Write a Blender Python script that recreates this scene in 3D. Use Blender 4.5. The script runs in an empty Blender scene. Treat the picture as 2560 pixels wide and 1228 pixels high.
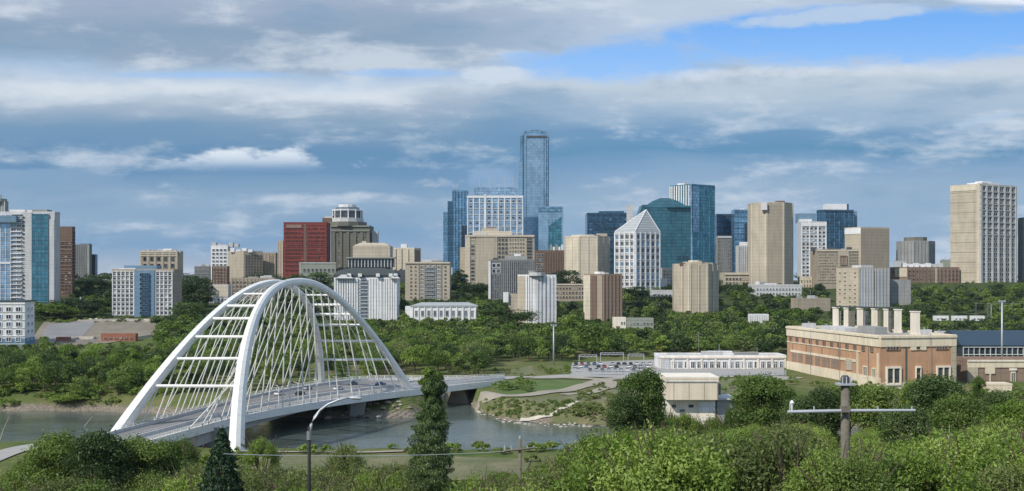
import bpy, math, random
import numpy as np
from math import radians, sin, cos, pi
from mathutils import Vector, Matrix

random.seed(7)
RNG = np.random.default_rng(7)
SC = bpy.context.scene
COL = SC.collection

HAZE = 2.2e-5
# ------------------------------------------------------------------ camera, sky, sun, exposure
F = 2745.0      # focal length in photo pixels (2560 wide)
HZ = 700.0      # photo row of the horizon
CZ = 50.0       # camera height above the river
cam_d = bpy.data.cameras.new('camera')
cam_d.sensor_width = 36.0
cam_d.lens = F / 2560.0 * 36.0
cam_d.shift_y = (HZ - 614.0) / 2560.0
cam_d.clip_end = 40000.0
cam_d.clip_start = 0.5
cam = bpy.data.objects.new('camera', cam_d)
cam.location = (0, 0, CZ)
cam.rotation_euler = (pi / 2, 0, 0)
COL.objects.link(cam)
SC.camera = cam

SUN_EL, SUN_AZ = 42.0, -134.0     # azimuth clockwise from +Y (view direction)
sd = bpy.data.lights.new('sun', 'SUN')
sd.energy = 3.6
sd.angle = radians(0.8)
sd.color = (1.0, 0.93, 0.82)
sun = bpy.data.objects.new('sun', sd)
dirv = Vector((sin(radians(SUN_AZ)) * cos(radians(SUN_EL)), cos(radians(SUN_AZ)) * cos(radians(SUN_EL)), sin(radians(SUN_EL))))
sun.rotation_euler = dirv.to_track_quat('Z', 'Y').to_euler()
sun.location = (-200, -200, 400)
COL.objects.link(sun)
SC.view_settings.view_transform = 'Standard'
SC.view_settings.look = 'None'
SC.view_settings.gamma = 1.0
SC.view_settings.use_curve_mapping = False
SC.view_settings.exposure = 0.14
try:
    SC.cycles.max_bounces = 6
    SC.cycles.diffuse_bounces = 2
    SC.cycles.glossy_bounces = 3
    SC.cycles.transparent_max_bounces = 4
    SC.cycles.transmission_bounces = 3
    SC.cycles.volume_bounces = 0
    SC.cycles.use_light_tree = True
except Exception:
    pass


def lin(c):
    """sRGB 0-255 triple to linear."""
    out = []
    for v in c:
        v = v / 255.0
        out.append(v / 12.92 if v <= 0.04045 else ((v + 0.055) / 1.055) ** 2.4)
    return tuple(out)


class NB:
    """small node-expression builder"""
    def __init__(self, tree):
        self.t = tree
        self.n = tree.nodes
        self.l = tree.links

    def _in(self, sock, v):
        if v is None:
            return
        if hasattr(v, 'is_output'):
            self.l.new(v, sock)
        else:
            if hasattr(sock.default_value, '__len__') and not hasattr(v, '__len__'):
                v = (v,) * len(sock.default_value)
            if hasattr(sock.default_value, '__len__') and len(v) < len(sock.default_value):
                v = tuple(v) + (1.0,)
            sock.default_value = v

    def m(self, op, a, b=None, c=None, clamp=False):
        n = self.n.new('ShaderNodeMath')
        n.operation = op
        n.use_clamp = clamp
        for i, v in enumerate((a, b, c)):
            self._in(n.inputs[i], v)
        return n.outputs[0]

    def add(self, *a):
        r = a[0]
        for v in a[1:]:
            r = self.m('ADD', r, v)
        return r

    def mul(self, *a):
        r = a[0]
        for v in a[1:]:
            r = self.m('MULTIPLY', r, v)
        return r

    def sub(self, a, b):
        return self.m('SUBTRACT', a, b)

    def sm(self, x, lo, hi, tlo=0.0, thi=1.0):
        n = self.n.new('ShaderNodeMapRange')
        n.interpolation_type = 'SMOOTHSTEP'
        self._in(n.inputs[0], x)
        for i, v in enumerate((lo, hi, tlo, thi)):
            self._in(n.inputs[1 + i], v)
        return n.outputs[0]

    def mix(self, f, a, b, mode='MIX'):
        n = self.n.new('ShaderNodeMix')
        n.data_type = 'RGBA'
        n.blend_type = mode
        self._in(n.inputs[0], f)
        self._in(n.inputs[6], a)
        self._in(n.inputs[7], b)
        return n.outputs[2]

    def vec(self, x, y, z):
        n = self.n.new('ShaderNodeCombineXYZ')
        for i, v in enumerate((x, y, z)):
            self._in(n.inputs[i], v)
        return n.outputs[0]

    def sep(self, v):
        n = self.n.new('ShaderNodeSeparateXYZ')
        self._in(n.inputs[0], v)
        return n.outputs[0], n.outputs[1], n.outputs[2]

    def noise(self, v, scale, detail=3.0, rough=0.5, dist=0.0, col=False):
        n = self.n.new('ShaderNodeTexNoise')
        self._in(n.inputs['Vector'], v)
        n.inputs['Scale'].default_value = scale
        n.inputs['Detail'].default_value = detail
        n.inputs['Roughness'].default_value = rough
        n.inputs['Distortion'].default_value = dist
        return n.outputs['Color' if col else 'Fac']

    def vmul(self, v, s):
        n = self.n.new('ShaderNodeVectorMath')
        n.operation = 'MULTIPLY'
        self._in(n.inputs[0], v)
        n.inputs[1].default_value = s
        return n.outputs[0]

    def ramp(self, fac, stops, interp='LINEAR'):
        n = self.n.new('ShaderNodeValToRGB')
        n.color_ramp.interpolation = interp
        e = n.color_ramp.elements
        while len(e) < len(stops):
            e.new(0.5)
        for el, (p, c) in zip(e, stops):
            el.position = p
            el.color = tuple(c) + (1.0,)
        self._in(n.inputs[0], fac)
        return n.outputs[0]


# ---- world: Nishita sky seen through openings of a procedural cloud deck
world = bpy.data.worlds.new('World')
SC.world = world
world.use_nodes = True
wt = world.node_tree
wt.nodes.clear()
W = NB(wt)
sky = wt.nodes.new('ShaderNodeTexSky')
sky.sky_type = 'NISHITA'
sky.sun_disc = False
sky.sun_elevation = radians(SUN_EL)
sky.sun_rotation = radians(SUN_AZ)
sky.altitude = 600.0
sky.air_density = 1.0
sky.dust_density = 0.3
sky.ozone_density = 3.0
tc = wt.nodes.new('ShaderNodeTexCoord')
gx, gy, gz = W.sep(tc.outputs['Generated'])
hl = W.m('SQRT', W.add(W.mul(gx, gx), W.mul(gy, gy)))
hl = W.m('MAXIMUM', hl, 0.02)
den = W.m('MAXIMUM', W.m('ABSOLUTE', gy), W.mul(hl, 0.75))
U = W.m('DIVIDE', gx, hl)              # sine of azimuth
E = W.m('DIVIDE', gz, den)             # tangent-like elevation, horizon = 0, top of view = 0.255
GEN = tc.outputs['Generated']
# stratified noise, stretched along the horizon, layers get thinner towards it
ez = W.m('POWER', W.m('MAXIMUM', E, 0.0), 0.85)
vs = W.vec(W.mul(gx, 1.0), W.mul(gy, 1.0), W.mul(ez, 3.6))
nA = W.noise(vs, 3.2, 5.0, 0.5, 0.15)
vs2 = W.vec(gx, gy, W.mul(ez, 3.9))
nB = W.noise(vs2, 7.5, 6.0, 0.52, 0.12)
nC = W.noise(W.vec(gx, gy, W.mul(gz, 2.6)), 17.0, 9.0, 0.64, 0.15)
nE = W.noise(W.vec(gx, gy, W.mul(gz, 3.2)), 34.0, 8.0, 0.68, 0.2)
front = W.sm(gy, -0.2, 0.4)
# pixel-row-like coordinate 0..1 from horizon to zenith side; warp with noise
Ew = W.add(E, W.mul(W.sub(nA, 0.5), 0.05), W.mul(W.sub(nB, 0.5), 0.035))
q = W.m('DIVIDE', Ew, 0.32, clamp=True)


def qy(py):
    return (HZ - py) / F / 0.32


def C(r, g, b, k=1.0):
    c = lin((r, g, b))
    return tuple(v * 10.0 * k for v in c)


SKYK = 1.0
left = W.ramp(q, [(0.0, C(176, 184, 196)), (qy(655), C(160, 175, 194)), (qy(610), C(122, 156, 190)),
                  (qy(560), C(132, 161, 190)), (qy(500), C(138, 165, 192)), (qy(440), C(104, 143, 179)),
                  (qy(380), C(98, 139, 176)), (qy(320), C(118, 150, 180)), (qy(260), C(158, 176, 196)),
                  (qy(215), C(198, 209, 221)), (qy(180), C(168, 190, 215)), (qy(140), C(142, 163, 186)),
                  (qy(80), C(134, 157, 182)), (qy(10), C(154, 170, 192)), (1.0, C(150, 168, 192))])
right = W.ramp(q, [(0.0, C(168, 186, 206)), (qy(640), C(146, 172, 200)), (qy(560), C(140, 168, 196)),
                   (qy(480), C(146, 171, 196)), (qy(420), C(128, 160, 192)), (qy(375), C(94, 141, 178)),
                   (qy(330), C(108, 148, 184)), (qy(290), C(150, 175, 200)), (qy(230), C(180, 196, 211)),
                   (qy(175), C(192, 203, 216)), (qy(120), C(175, 193, 215)), (qy(0), C(176, 192, 212)),
                   (1.0, C(160, 178, 202))])
cl = W.mix(W.sm(U, -0.12, 0.14), left, right)
# light/dark mottling inside the deck
mott = W.add(W.mul(W.sub(nB, 0.5), 1.5), W.mul(W.sub(nA, 0.5), 0.8), W.mul(W.sub(nC, 0.5), 0.8), W.mul(W.sub(nE, 0.5), 0.35))
cl = W.mix(W.m('MULTIPLY', W.sm(mott, 0.0, 0.42), 0.6), cl, C(214, 222, 231))
cl = W.mix(W.m('MULTIPLY', W.sm(W.mul(mott, -1.0), 0.0, 0.45), 0.42), cl, C(108, 147, 182))


def az_u(px):
    return (px - 1280) / math.hypot(px - 1280, F)


def blob(px, py, w, h, lo=0.0, hi=0.5, na=1.0, nsrc=None, tilt=0.0):
    """soft-edged cloud mass centred on a direction, edges broken by noise"""
    du = W.m('DIVIDE', W.sub(U, az_u(px)), w / F * 0.93)
    de = W.m('DIVIDE', W.sub(W.sub(E, (HZ - py) / F), W.mul(W.sub(U, az_u(px)), tilt)), h / F)
    r = W.sub(1.0, W.add(W.mul(du, du), W.mul(de, de)))
    n = nsrc if nsrc is not None else nB
    r = W.add(r, W.mul(W.sub(n, 0.5), na))
    return W.m('MULTIPLY', W.sm(r, lo, hi), front)


# blue openings on the right: the clear Nishita sky shows
nD = W.add(W.mul(nB, 0.4), W.mul(nC, 0.4), W.mul(nE, 0.25))
op = blob(2150, 92, 640, 74, -0.35, 0.75, 5.2, nD, 0.07)
op = W.m('MAXIMUM', op, blob(1620, 150, 380, 54, -0.3, 0.95, 4.6, nD, 0.06))
op = W.m('MAXIMUM', op, W.mul(blob(520, 188, 260, 12, -0.1, 1.0, 1.0, nB), 0.5))
op = W.m('MAXIMUM', op, W.mul(blob(1010, 183, 190, 14, -0.1, 1.0, 1.0, nB), 0.6))
# openings elsewhere in the deck (above and behind the camera) by noise alone
ophigh = W.mul(W.sm(W.noise(GEN, 1.7, 4.0, 0.5, 0.2), 0.54, 0.66), W.sm(E, 0.32, 0.5))
op = W.m('MAXIMUM', op, ophigh)
skyc = W.mix(1.0, sky.outputs[0], (0.80, 1.02, 1.25), 'MULTIPLY')
skyc = W.mix(0.72, skyc, C(112, 172, 240))
skyc = W.mix(W.sm(E, 0.17, 0.25, 0.75, 0.0), skyc, C(158, 197, 242))
col = W.mix(op, cl, skyc)
# streak of cloud inside the blue, bright corner
col = W.mix(W.mul(blob(2090, 40, 260, 26, 0.1, 0.8, 3.0, nC, 0.08), 0.9), col, C(178, 198, 222))
col = W.mix(W.mul(blob(1700, 22, 200, 40, 0.0, 0.8, 3.0, nC, 0.0), 0.8), col, C(180, 195, 214))
col = W.mix(W.mul(blob(2560, -5, 190, 24, 0.0, 0.9, 0.9, nC), 0.95), col, C(222, 230, 242))
col = W.mix(W.mul(blob(1230, 190, 130, 26, 0.1, 0.9, 3.5, nC), 0.85), col, C(200, 212, 226))
col = W.mix(W.mul(blob(1900, 182, 400, 24, 0.1, 1.2, 4.0, nC, 0.03), 0.7), col, C(206, 214, 224))
col = W.mix(W.mul(blob(300, 222, 420, 26, 0.1, 1.2, 3.5, nC, 0.0), 0.75), col, C(208, 217, 226))
# the small sunlit cumulus with a flat base
cum = blob(615, 420, 245, 54, 0.05, 0.7, 3.6, W.add(W.mul(nC, 0.65), W.mul(nE, 0.35)))
cumbase = W.sm(E, (HZ - 436) / F, (HZ - 400) / F)
col = W.mix(W.mul(cum, cumbase, 0.95), col, W.mix(W.sm(E, (HZ - 425) / F, (HZ - 375) / F), C(152, 176, 204), C(218, 227, 236)))
cum2 = blob(880, 410, 60, 16, 0.7, 1.3, 8.0, nC)
col = W.mix(W.mul(cum2, 0.45), col, C(170, 192, 216))
cum3 = blob(140, 445, 190, 36, 0.2, 0.5, 1.8, nC)
col = W.mix(W.mul(cum3, W.sm(E, (HZ - 475) / F, (HZ - 430) / F), 0.5), col, C(142, 168, 196))
cum4 = blob(1225, 455, 95, 50, 0.2, 0.7, 2.6, nC)
col = W.mix(W.mul(cum4, W.sm(E, (HZ - 490) / F, (HZ - 440) / F), 0.6), col, C(142, 170, 202))
cum5 = blob(1100, 462, 130, 24, 0.5, 1.2, 5.0, nC)
col = W.mix(W.mul(cum5, 0.5), col, C(180, 192, 208))
cum6 = blob(2455, 300, 70, 12, 0.4, 1.0, 5.0, nC, 0.25)
col = W.mix(W.mul(cum6, 0.55), col, C(170, 194, 220))
# ground-side of the world (below the horizon) stays a plain haze tone
col = W.mix(W.sm(gz, -0.02, 0.0), C(110, 125, 130), col)
bg = wt.nodes.new('ShaderNodeBackground')
wt.links.new(col, bg.inputs[0])
bg.inputs[1].default_value = 0.1
wo = wt.nodes.new('ShaderNodeOutputWorld')
wt.links.new(bg.outputs[0], wo.inputs[0])
world.cycles.sampling_method = 'MANUAL'
world.cycles.sample_map_resolution = 512


# ------------------------------------------------------------------ basic helpers
def X(px, d):
    return (px - 1280.0) / F * d


def Zp(py, d):
    return CZ - (py - HZ) / F * d


def PW(px, py, d):
    return Vector((X(px, d), d, Zp(py, d)))


def smooth(t):
    t = np.clip(t, 0, 1)
    return t * t * (3 - 2 * t)


def T(x, y):
    """terrain height above the river, world metres"""
    x = np.asarray(x, float)
    y = np.asarray(y, float)
    px = 1280 + F * x / np.maximum(y, 150)
    dfar = np.interp(px, [-2000, 0, 280, 500, 800, 1030, 1075, 1110, 1150, 1165, 1200, 1260, 1330, 1480, 1700, 2600, 5000],
                     [420, 416, 412, 402, 393, 393, 408, 470, 476, 452, 412, 388, 379, 374, 368, 365, 360])
    dnear = np.interp(px, [-2000, 0, 280, 700, 1100, 1300, 1480, 2600], [335, 327, 320, 314, 311, 309, 312, 318])
    wob = 2.2 * np.sin(x * 0.11 + 1.0) + 1.4 * np.sin(x * 0.31) + 0.9 * np.sin(x * 0.83 + y * 0.2)
    dfar = dfar + wob * 0.6
    dnear = dnear + wob * 0.5
    und = 0.5 * np.sin(x * 0.06 + 2) * np.sin(y * 0.045) + 0.25 * np.sin(x * 0.19 + y * 0.13)
    g = np.interp(y, [0, 650, 720, 850, 1000, 1150, 1300, 2500, 12000], [0, 0, 2, 13, 27, 41, 42, 42, 40])
    zfar = -2.5 + 8.5 * smooth((y - dfar + 4) / 24.0) + g + und * smooth((y - dfar - 10) / 40)
    w = smooth((x - (-10 + (y - 90) * 0.2)) / 16.0)
    nc = np.interp(y, [-300, 0, 60, 100, 150, 190, 270, 300], [48, 47, 34, 22, 10, 7, 4.5, 4])
    nr = np.interp(y, [-300, 0, 60, 90, 150, 210, 265, 300], [48, 47, 36.5, 28, 22, 18.5, 8, 4.5])
    near = nc * (1 - w) + nr * w + und * 0.8
    s = smooth((dnear - y + 3) / 16.0)
    znear = -2.5 * (1 - s) + near * s
    mid = (dfar + dnear) * 0.5
    return np.where(y > mid, zfar, znear)


def Tz(x, y):
    return float(T(x, y))


def ground(px, py, d0=60.0, lift=0.0):
    """the point of the ground seen at a photo pixel, beyond distance d0"""
    ds = np.concatenate([np.arange(d0, 1300, 1.0), np.arange(1300, 6000, 20.0)])
    xs = (px - 1280.0) / F * ds
    zr = CZ - (py - HZ) / F * ds
    t = T(xs, ds)
    hit = np.nonzero(t >= zr)[0]
    i = hit[0] if len(hit) else len(ds) - 1
    return Vector((xs[i], ds[i], t[i] + lift))


# ------------------------------------------------------------------ materials
MATS = {}


def newmat(name):
    m = bpy.data.materials.new(name)
    m.use_nodes = True
    nt = m.node_tree
    nt.nodes.clear()
    out = nt.nodes.new('ShaderNodeOutputMaterial')
    b = nt.nodes.new('ShaderNodeBsdfPrincipled')
    nt.links.new(b.outputs[0], out.inputs[0])
    MATS[name] = m
    return m, NB(nt), b, out


def bump(N, b, h, strength=0.3, dist=0.1):
    n = N.n.new('ShaderNodeBump')
    n.inputs['Strength'].default_value = strength
    n.inputs['Distance'].default_value = dist
    N.l.new(h, n.inputs['Height'])
    N.l.new(n.outputs[0], b.inputs['Normal'])


def wall_mat(name, c, floor=3.3, joint=0.16, panel=6.0, rough=0.85, mott=0.4, streak=0.32):
    m, N, b, o = newmat(name)
    g = N.n.new('ShaderNodeNewGeometry')
    P = g.outputs['Position']
    x, y, z = N.sep(P)
    h = N.add(N.mul(x, 0.83), N.mul(y, 0.55))
    n1 = N.noise(P, 0.09, 4, 0.6)
    n2 = N.noise(N.vec(N.mul(h, 0.9), 0.0, N.mul(z, 0.05)), 1.0, 3, 0.6)
    n3 = N.noise(P, 1.4, 3, 0.6)
    fl = N.m('FRACT', N.m('DIVIDE', z, floor))
    jl = N.m('LESS_THAN', fl, 0.13)
    fp = N.m('FRACT', N.m('DIVIDE', h, panel))
    jp = N.m('LESS_THAN', fp, 0.05)
    jn = N.m('MAXIMUM', jl, N.mul(jp, 0.7))
    v = N.add(1.0, N.mul(N.sub(n1, 0.5), mott), N.mul(N.sub(n2, 0.5), streak * 2), N.mul(N.sub(n3, 0.5), 0.12))
    v = N.mul(v, N.sub(1.0, N.mul(jn, joint)))
    col = N.mix(1.0, tuple(c), N.vec(v, v, v), 'MULTIPLY')
    N._in(b.inputs['Base Color'], col)
    b.inputs['Roughness'].default_value = rough
    b.inputs['Specular IOR Level'].default_value = 0.25
    bump(N, b, N.sub(n3, jn), 0.25, 0.15)
    return m


def glass_mat(name, c, metal=0.55, rough=0.14, pw=2.2, ph=3.6, var=0.5, line=0.35):
    m, N, b, o = newmat(name)
    g = N.n.new('ShaderNodeNewGeometry')
    P = g.outputs['Position']
    x, y, z = N.sep(P)
    h = N.add(N.mul(x, 0.83), N.mul(y, 0.55))
    a = N.m('DIVIDE', h, pw)
    e = N.m('DIVIDE', z, ph)
    wn = N.n.new('ShaderNodeTexWhiteNoise')
    wn.noise_dimensions = '3D'
    N.l.new(N.vec(N.m('FLOOR', a), N.m('FLOOR', e), 3.0), wn.inputs['Vector'])
    big = N.noise(N.vec(N.mul(h, 0.05), 0.0, N.mul(z, 0.03)), 1.0, 3, 0.6)
    ln = N.m('MAXIMUM', N.m('LESS_THAN', N.m('FRACT', a), 0.09), N.m('LESS_THAN', N.m('FRACT', e), 0.22))
    v = N.add(1.0 - var * 0.5, N.mul(wn.outputs['Value'], var), N.mul(N.sub(big, 0.5), 0.9))
    v = N.mul(v, N.sub(1.0, N.mul(ln, line)))
    col = N.mix(1.0, tuple(c), N.vec(v, v, v), 'MULTIPLY')
    N._in(b.inputs['Base Color'], col)
    b.inputs['Metallic'].default_value = metal
    b.inputs['Roughness'].default_value = rough
    # every pane sits at a slightly different tilt
    geo = g.outputs['Normal']
    vm = N.n.new('ShaderNodeVectorMath')
    vm.operation = 'MULTIPLY_ADD'
    N.l.new(wn.outputs['Color'], vm.inputs[0])
    vm.inputs[1].default_value = (0.05, 0.05, 0.07)
    N.l.new(geo, vm.inputs[2])
    N.l.new(vm.outputs[0], b.inputs['Normal'])
    return m


def plain(name, c, rough=0.6, metal=0.0, mott=0.2, scale=0.8, bmp=0.15):
    m, N, b, o = newmat(name)
    g = N.n.new('ShaderNodeNewGeometry')
    n1 = N.noise(g.outputs['Position'], scale, 5, 0.6)
    n2 = N.noise(g.outputs['Position'], scale * 0.13, 3, 0.6)
    v = N.add(1.0, N.mul(N.sub(n1, 0.5), mott * 1.6), N.mul(N.sub(n2, 0.5), mott * 1.6))
    N._in(b.inputs['Base Color'], N.mix(1.0, tuple(c), N.vec(v, v, v), 'MULTIPLY'))
    b.inputs['Roughness'].default_value = rough
    b.inputs['Metallic'].default_value = metal
    if bmp:
        bump(N, b, n1, bmp, 0.1)
    return m


def leaf_mat(name, c1, c2, c3, trans=0.3):
    m = bpy.data.materials.new(name)
    m.use_nodes = True
    nt = m.node_tree
    nt.nodes.clear()
    N = NB(nt)
    out = N.n.new('ShaderNodeOutputMaterial')
    at = N.n.new('ShaderNodeAttribute')
    at.attribute_name = 'tint'
    oi = N.n.new('ShaderNodeObjectInfo')
    g = N.n.new('ShaderNodeNewGeometry')
    big = N.noise(g.outputs['Position'], 0.12, 3, 0.6)
    f = N.add(at.outputs['Fac'], N.mul(N.sub(oi.outputs['Random'], 0.5), 0.6), N.mul(N.sub(big, 0.5), 0.7))
    col = N.ramp(f, [(0.12, c1), (0.5, c2), (0.92, c3)])
    d = N.n.new('ShaderNodeBsdfDiffuse')
    t = N.n.new('ShaderNodeBsdfTranslucent')
    gl = N.n.new('ShaderNodeBsdfGlossy')
    gl.inputs['Roughness'].default_value = 0.45
    N.l.new(col, d.inputs[0])
    N.l.new(N.mix(1.0, col, (1.15, 1.25, 0.6), 'MULTIPLY'), t.inputs[0])
    gl.inputs[0].default_value = (0.35, 0.38, 0.32, 1)
    s1 = N.n.new('ShaderNodeMixShader')
    s1.inputs[0].default_value = trans
    N.l.new(d.outputs[0], s1.inputs[1])
    N.l.new(t.outputs[0], s1.inputs[2])
    s2 = N.n.new('ShaderNodeMixShader')
    s2.inputs[0].default_value = 0.05
    N.l.new(s1.outputs[0], s2.inputs[1])
    N.l.new(gl.outputs[0], s2.inputs[2])
    N.l.new(s2.outputs[0], out.inputs[0])
    MATS[name] = m
    return m


wall_mat('beige', (0.46, 0.41, 0.33))
wall_mat('light_beige', (0.60, 0.54, 0.44))
wall_mat('tan', (0.36, 0.31, 0.25), panel=4.0)
wall_mat('brown_wall', (0.17, 0.12, 0.095))
wall_mat('mid_brown', (0.27, 0.20, 0.16))
wall_mat('red_brick', (0.22, 0.062, 0.055), floor=3.6, joint=0.3, mott=0.6)
wall_mat('white_wall', (0.74, 0.75, 0.77), joint=0.10)
wall_mat('pale_grey', (0.52, 0.53, 0.54), joint=0.12)
wall_mat('grey_wall', (0.30, 0.31, 0.31))
wall_mat('mid_grey', (0.19, 0.20, 0.21))
wall_mat('dark_grey', (0.085, 0.095, 0.105))
wall_mat('stone_grey', (0.17, 0.17, 0.145))
wall_mat('sage_grey', (0.30, 0.33, 0.29))
wall_mat('blue_grey', (0.16, 0.26, 0.36))
wall_mat('orange_brick', (0.49, 0.295, 0.185), floor=0.55, joint=0.10, panel=9.0, mott=0.7, streak=0.3)
wall_mat('cream', (0.70, 0.62, 0.485), floor=50.0, joint=0.03, panel=8.0, mott=0.35, streak=0.3)
wall_mat('warm_white', (0.78, 0.72, 0.62), floor=50.0, joint=0.03, panel=8.0)
glass_mat('blue_glass', (0.20, 0.36, 0.50))
glass_mat('pale_blue_glass', (0.34, 0.50, 0.66), rough=0.2)
glass_mat('sky_glass', (0.30, 0.46, 0.60), rough=0.22, line=0.15, var=0.2, pw=3.0)
glass_mat('teal_glass', (0.07, 0.24, 0.30), metal=0.5)
glass_mat('deep_teal_glass', (0.05, 0.155, 0.205), metal=0.35, rough=0.28, var=0.3)
glass_mat('navy_glass', (0.06, 0.14, 0.22), metal=0.5, rough=0.2)
glass_mat('dark_glass', (0.035, 0.055, 0.075), metal=0.2, rough=0.12, pw=1.6, ph=3.3)
glass_mat('smoke_glass', (0.10, 0.12, 0.13), metal=0.3, rough=0.2, pw=1.6, ph=3.3)
glass_mat('lit_glass', (0.22, 0.26, 0.29), metal=0.3, rough=0.2, pw=1.6, ph=3.3)
def steel():
    m, N, b, o = newmat('steel_white')
    g = N.n.new('ShaderNodeNewGeometry')
    P = g.outputs['Position']
    x, y, z = N.sep(P)
    n1 = N.noise(P, 0.12, 4, 0.6)
    n2 = N.noise(N.vec(N.mul(x, 1.3), N.mul(y, 1.3), N.mul(z, 0.09)), 1.0, 5, 0.7)
    n3 = N.noise(P, 2.5, 3, 0.6)
    seam = N.m('LESS_THAN', N.m('FRACT', N.m('DIVIDE', N.add(z, N.mul(y, 0.25)), 4.2)), 0.035)
    v = N.add(0.97, N.mul(N.sub(n1, 0.5), 0.2), N.mul(N.sub(n2, 0.5), 0.42), N.mul(N.sub(n3, 0.5), 0.10), N.mul(seam, -0.22))
    N._in(b.inputs['Base Color'], N.mix(1.0, (0.78, 0.785, 0.78), N.vec(v, v, N.mul(v, 0.99)), 'MULTIPLY'))
    b.inputs['Roughness'].default_value = 0.5
    bump(N, b, N.add(n2, seam), 0.15, 0.1)


steel()
plain('steel_cable', (0.66, 0.66, 0.63), 0.45)
plain('concrete', (0.42, 0.42, 0.41), 0.85, 0, 0.25, 0.5)
plain('dark_concrete', (0.22, 0.22, 0.22), 0.85, 0, 0.25, 0.5)
plain('asphalt', (0.19, 0.19, 0.19), 0.85, 0, 0.25, 0.4)
plain('pale_asphalt', (0.34, 0.33, 0.31), 0.9, 0, 0.2, 0.3)
plain('line_white', (0.75, 0.75, 0.72), 0.7)
plain('path_gravel', (0.32, 0.29, 0.235), 0.95, 0, 0.3, 0.7)
plain('sand', (0.36, 0.32, 0.25), 0.95, 0, 0.35, 0.4)
plain('rock', (0.24, 0.20, 0.165), 0.95, 0, 0.6, 0.8, 0.6)
plain('pale_rock', (0.50, 0.46, 0.40), 0.95, 0, 0.4, 0.8, 0.5)
plain('bark', (0.10, 0.075, 0.055), 0.95, 0, 0.5, 3.0, 0.5)
plain('old_timber', (0.16, 0.145, 0.12), 0.9, 0, 0.5, 4.0, 0.5)
plain('black_metal', (0.012, 0.012, 0.014), 0.75, 0.0)
plain('grey_metal', (0.35, 0.36, 0.38), 0.45, 0.5)
plain('pale_metal', (0.50, 0.52, 0.57), 0.45, 0.2)
plain('blind', (0.42, 0.41, 0.38), 0.8)
plain('roof_grey', (0.33, 0.36, 0.38), 0.7)
plain('roof_dark', (0.05, 0.065, 0.07), 0.8)
plain('roof_gravel', (0.34, 0.32, 0.29), 0.95)
plain('roof_navy', (0.03, 0.055, 0.085), 0.5)
plain('red_paint', (0.34, 0.09, 0.06), 0.8)
plain('tyre', (0.02, 0.02, 0.02), 0.9)
plain('rust_red', (0.30, 0.12, 0.08), 0.9, 0, 0.4)
for nm, c in (('white', (0.75, 0.76, 0.78)), ('silver', (0.42, 0.44, 0.46)), ('black', (0.03, 0.03, 0.035)),
              ('blue', (0.07, 0.13, 0.30)), ('red', (0.35, 0.04, 0.035)), ('grey', (0.16, 0.17, 0.18))):
    plain('car_' + nm, c, 0.3, 0.1, 0.03, 1.0, 0)

leaf_mat('leaf_bright', (0.097, 0.168, 0.028), (0.179, 0.275, 0.051), (0.318, 0.417, 0.109))
leaf_mat('leaf_mid', (0.071, 0.123, 0.031), (0.131, 0.204, 0.048), (0.230, 0.308, 0.085))
leaf_mat('leaf_dark', (0.044, 0.079, 0.030), (0.075, 0.127, 0.044), (0.133, 0.194, 0.069))
leaf_mat('leaf_deep', (0.030, 0.055, 0.034), (0.047, 0.079, 0.046), (0.080, 0.118, 0.060))
leaf_mat('leaf_spruce', (0.021, 0.048, 0.029), (0.034, 0.074, 0.042), (0.062, 0.114, 0.053), 0.1)
leaf_mat('leaf_olive', (0.094, 0.127, 0.044), (0.154, 0.198, 0.066), (0.242, 0.286, 0.110))

# ground: grass with dry, bare and muddy patches
gm, N, b, o = newmat('ground_cover')
g = N.n.new('ShaderNodeNewGeometry')
P = g.outputs['Position']
x, y, z = N.sep(P)
n1 = N.noise(P, 0.018, 5, 0.6, 0.4)
n2 = N.noise(P, 0.15, 5, 0.65)
n3 = N.noise(P, 1.3, 4, 0.65)
gr = N.ramp(N.add(N.mul(n1, 0.45), N.mul(n2, 0.4), N.mul(n3, 0.2)),
            [(0.36, (0.045, 0.085, 0.022)), (0.46, (0.085, 0.125, 0.035)), (0.55, (0.14, 0.15, 0.06)), (0.68, (0.22, 0.19, 0.12))])
shore = N.sm(N.add(z, N.mul(N.sub(n2, 0.5), 2.2)), 1.2, 3.0)
mud = N.ramp(n3, [(0.35, (0.13, 0.11, 0.085)), (0.6, (0.28, 0.245, 0.20)), (0.75, (0.42, 0.38, 0.32))])
gr = N.mix(N.mul(N.sm(z, 8.5, 14.0), 0.85), gr, N.ramp(N.add(N.mul(n2, .5), N.mul(n3, .5)), [(0.35, (0.022, 0.04, 0.016)), (0.5, (0.045, 0.07, 0.026)), (0.62, (0.09, 0.10, 0.05))]))
N._in(b.inputs['Base Color'], N.mix(shore, mud, gr))
b.inputs['Roughness'].default_value = 0.95
b.inputs['Specular IOR Level'].default_value = 0.1
bump(N, b, N.add(n3, n2), 0.5, 0.6)

gm, N, b, o = newmat('river_water')
g = N.n.new('ShaderNodeNewGeometry')
P = g.outputs['Position']
n1 = N.noise(N.vmul(P, (0.35, 0.9, 1.0)), 0.9, 5, 0.6, 0.5)
n2 = N.noise(N.vmul(P, (0.03, 0.06, 1.0)), 1.0, 4, 0.6, 0.6)
n4 = N.noise(N.vmul(P, (0.012, 0.1, 1.0)), 1.0, 4, 0.6, 0.6)
N._in(b.inputs['Base Color'], N.ramp(n2, [(0.35, (0.06, 0.085, 0.07)), (0.6, (0.10, 0.125, 0.115))]))
b.inputs['IOR'].default_value = 1.33
N._in(b.inputs['Roughness'], N.sm(n4, 0.4, 0.65, 0.04, 0.22))
bump(N, b, n1, 0.22, 0.35)

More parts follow.
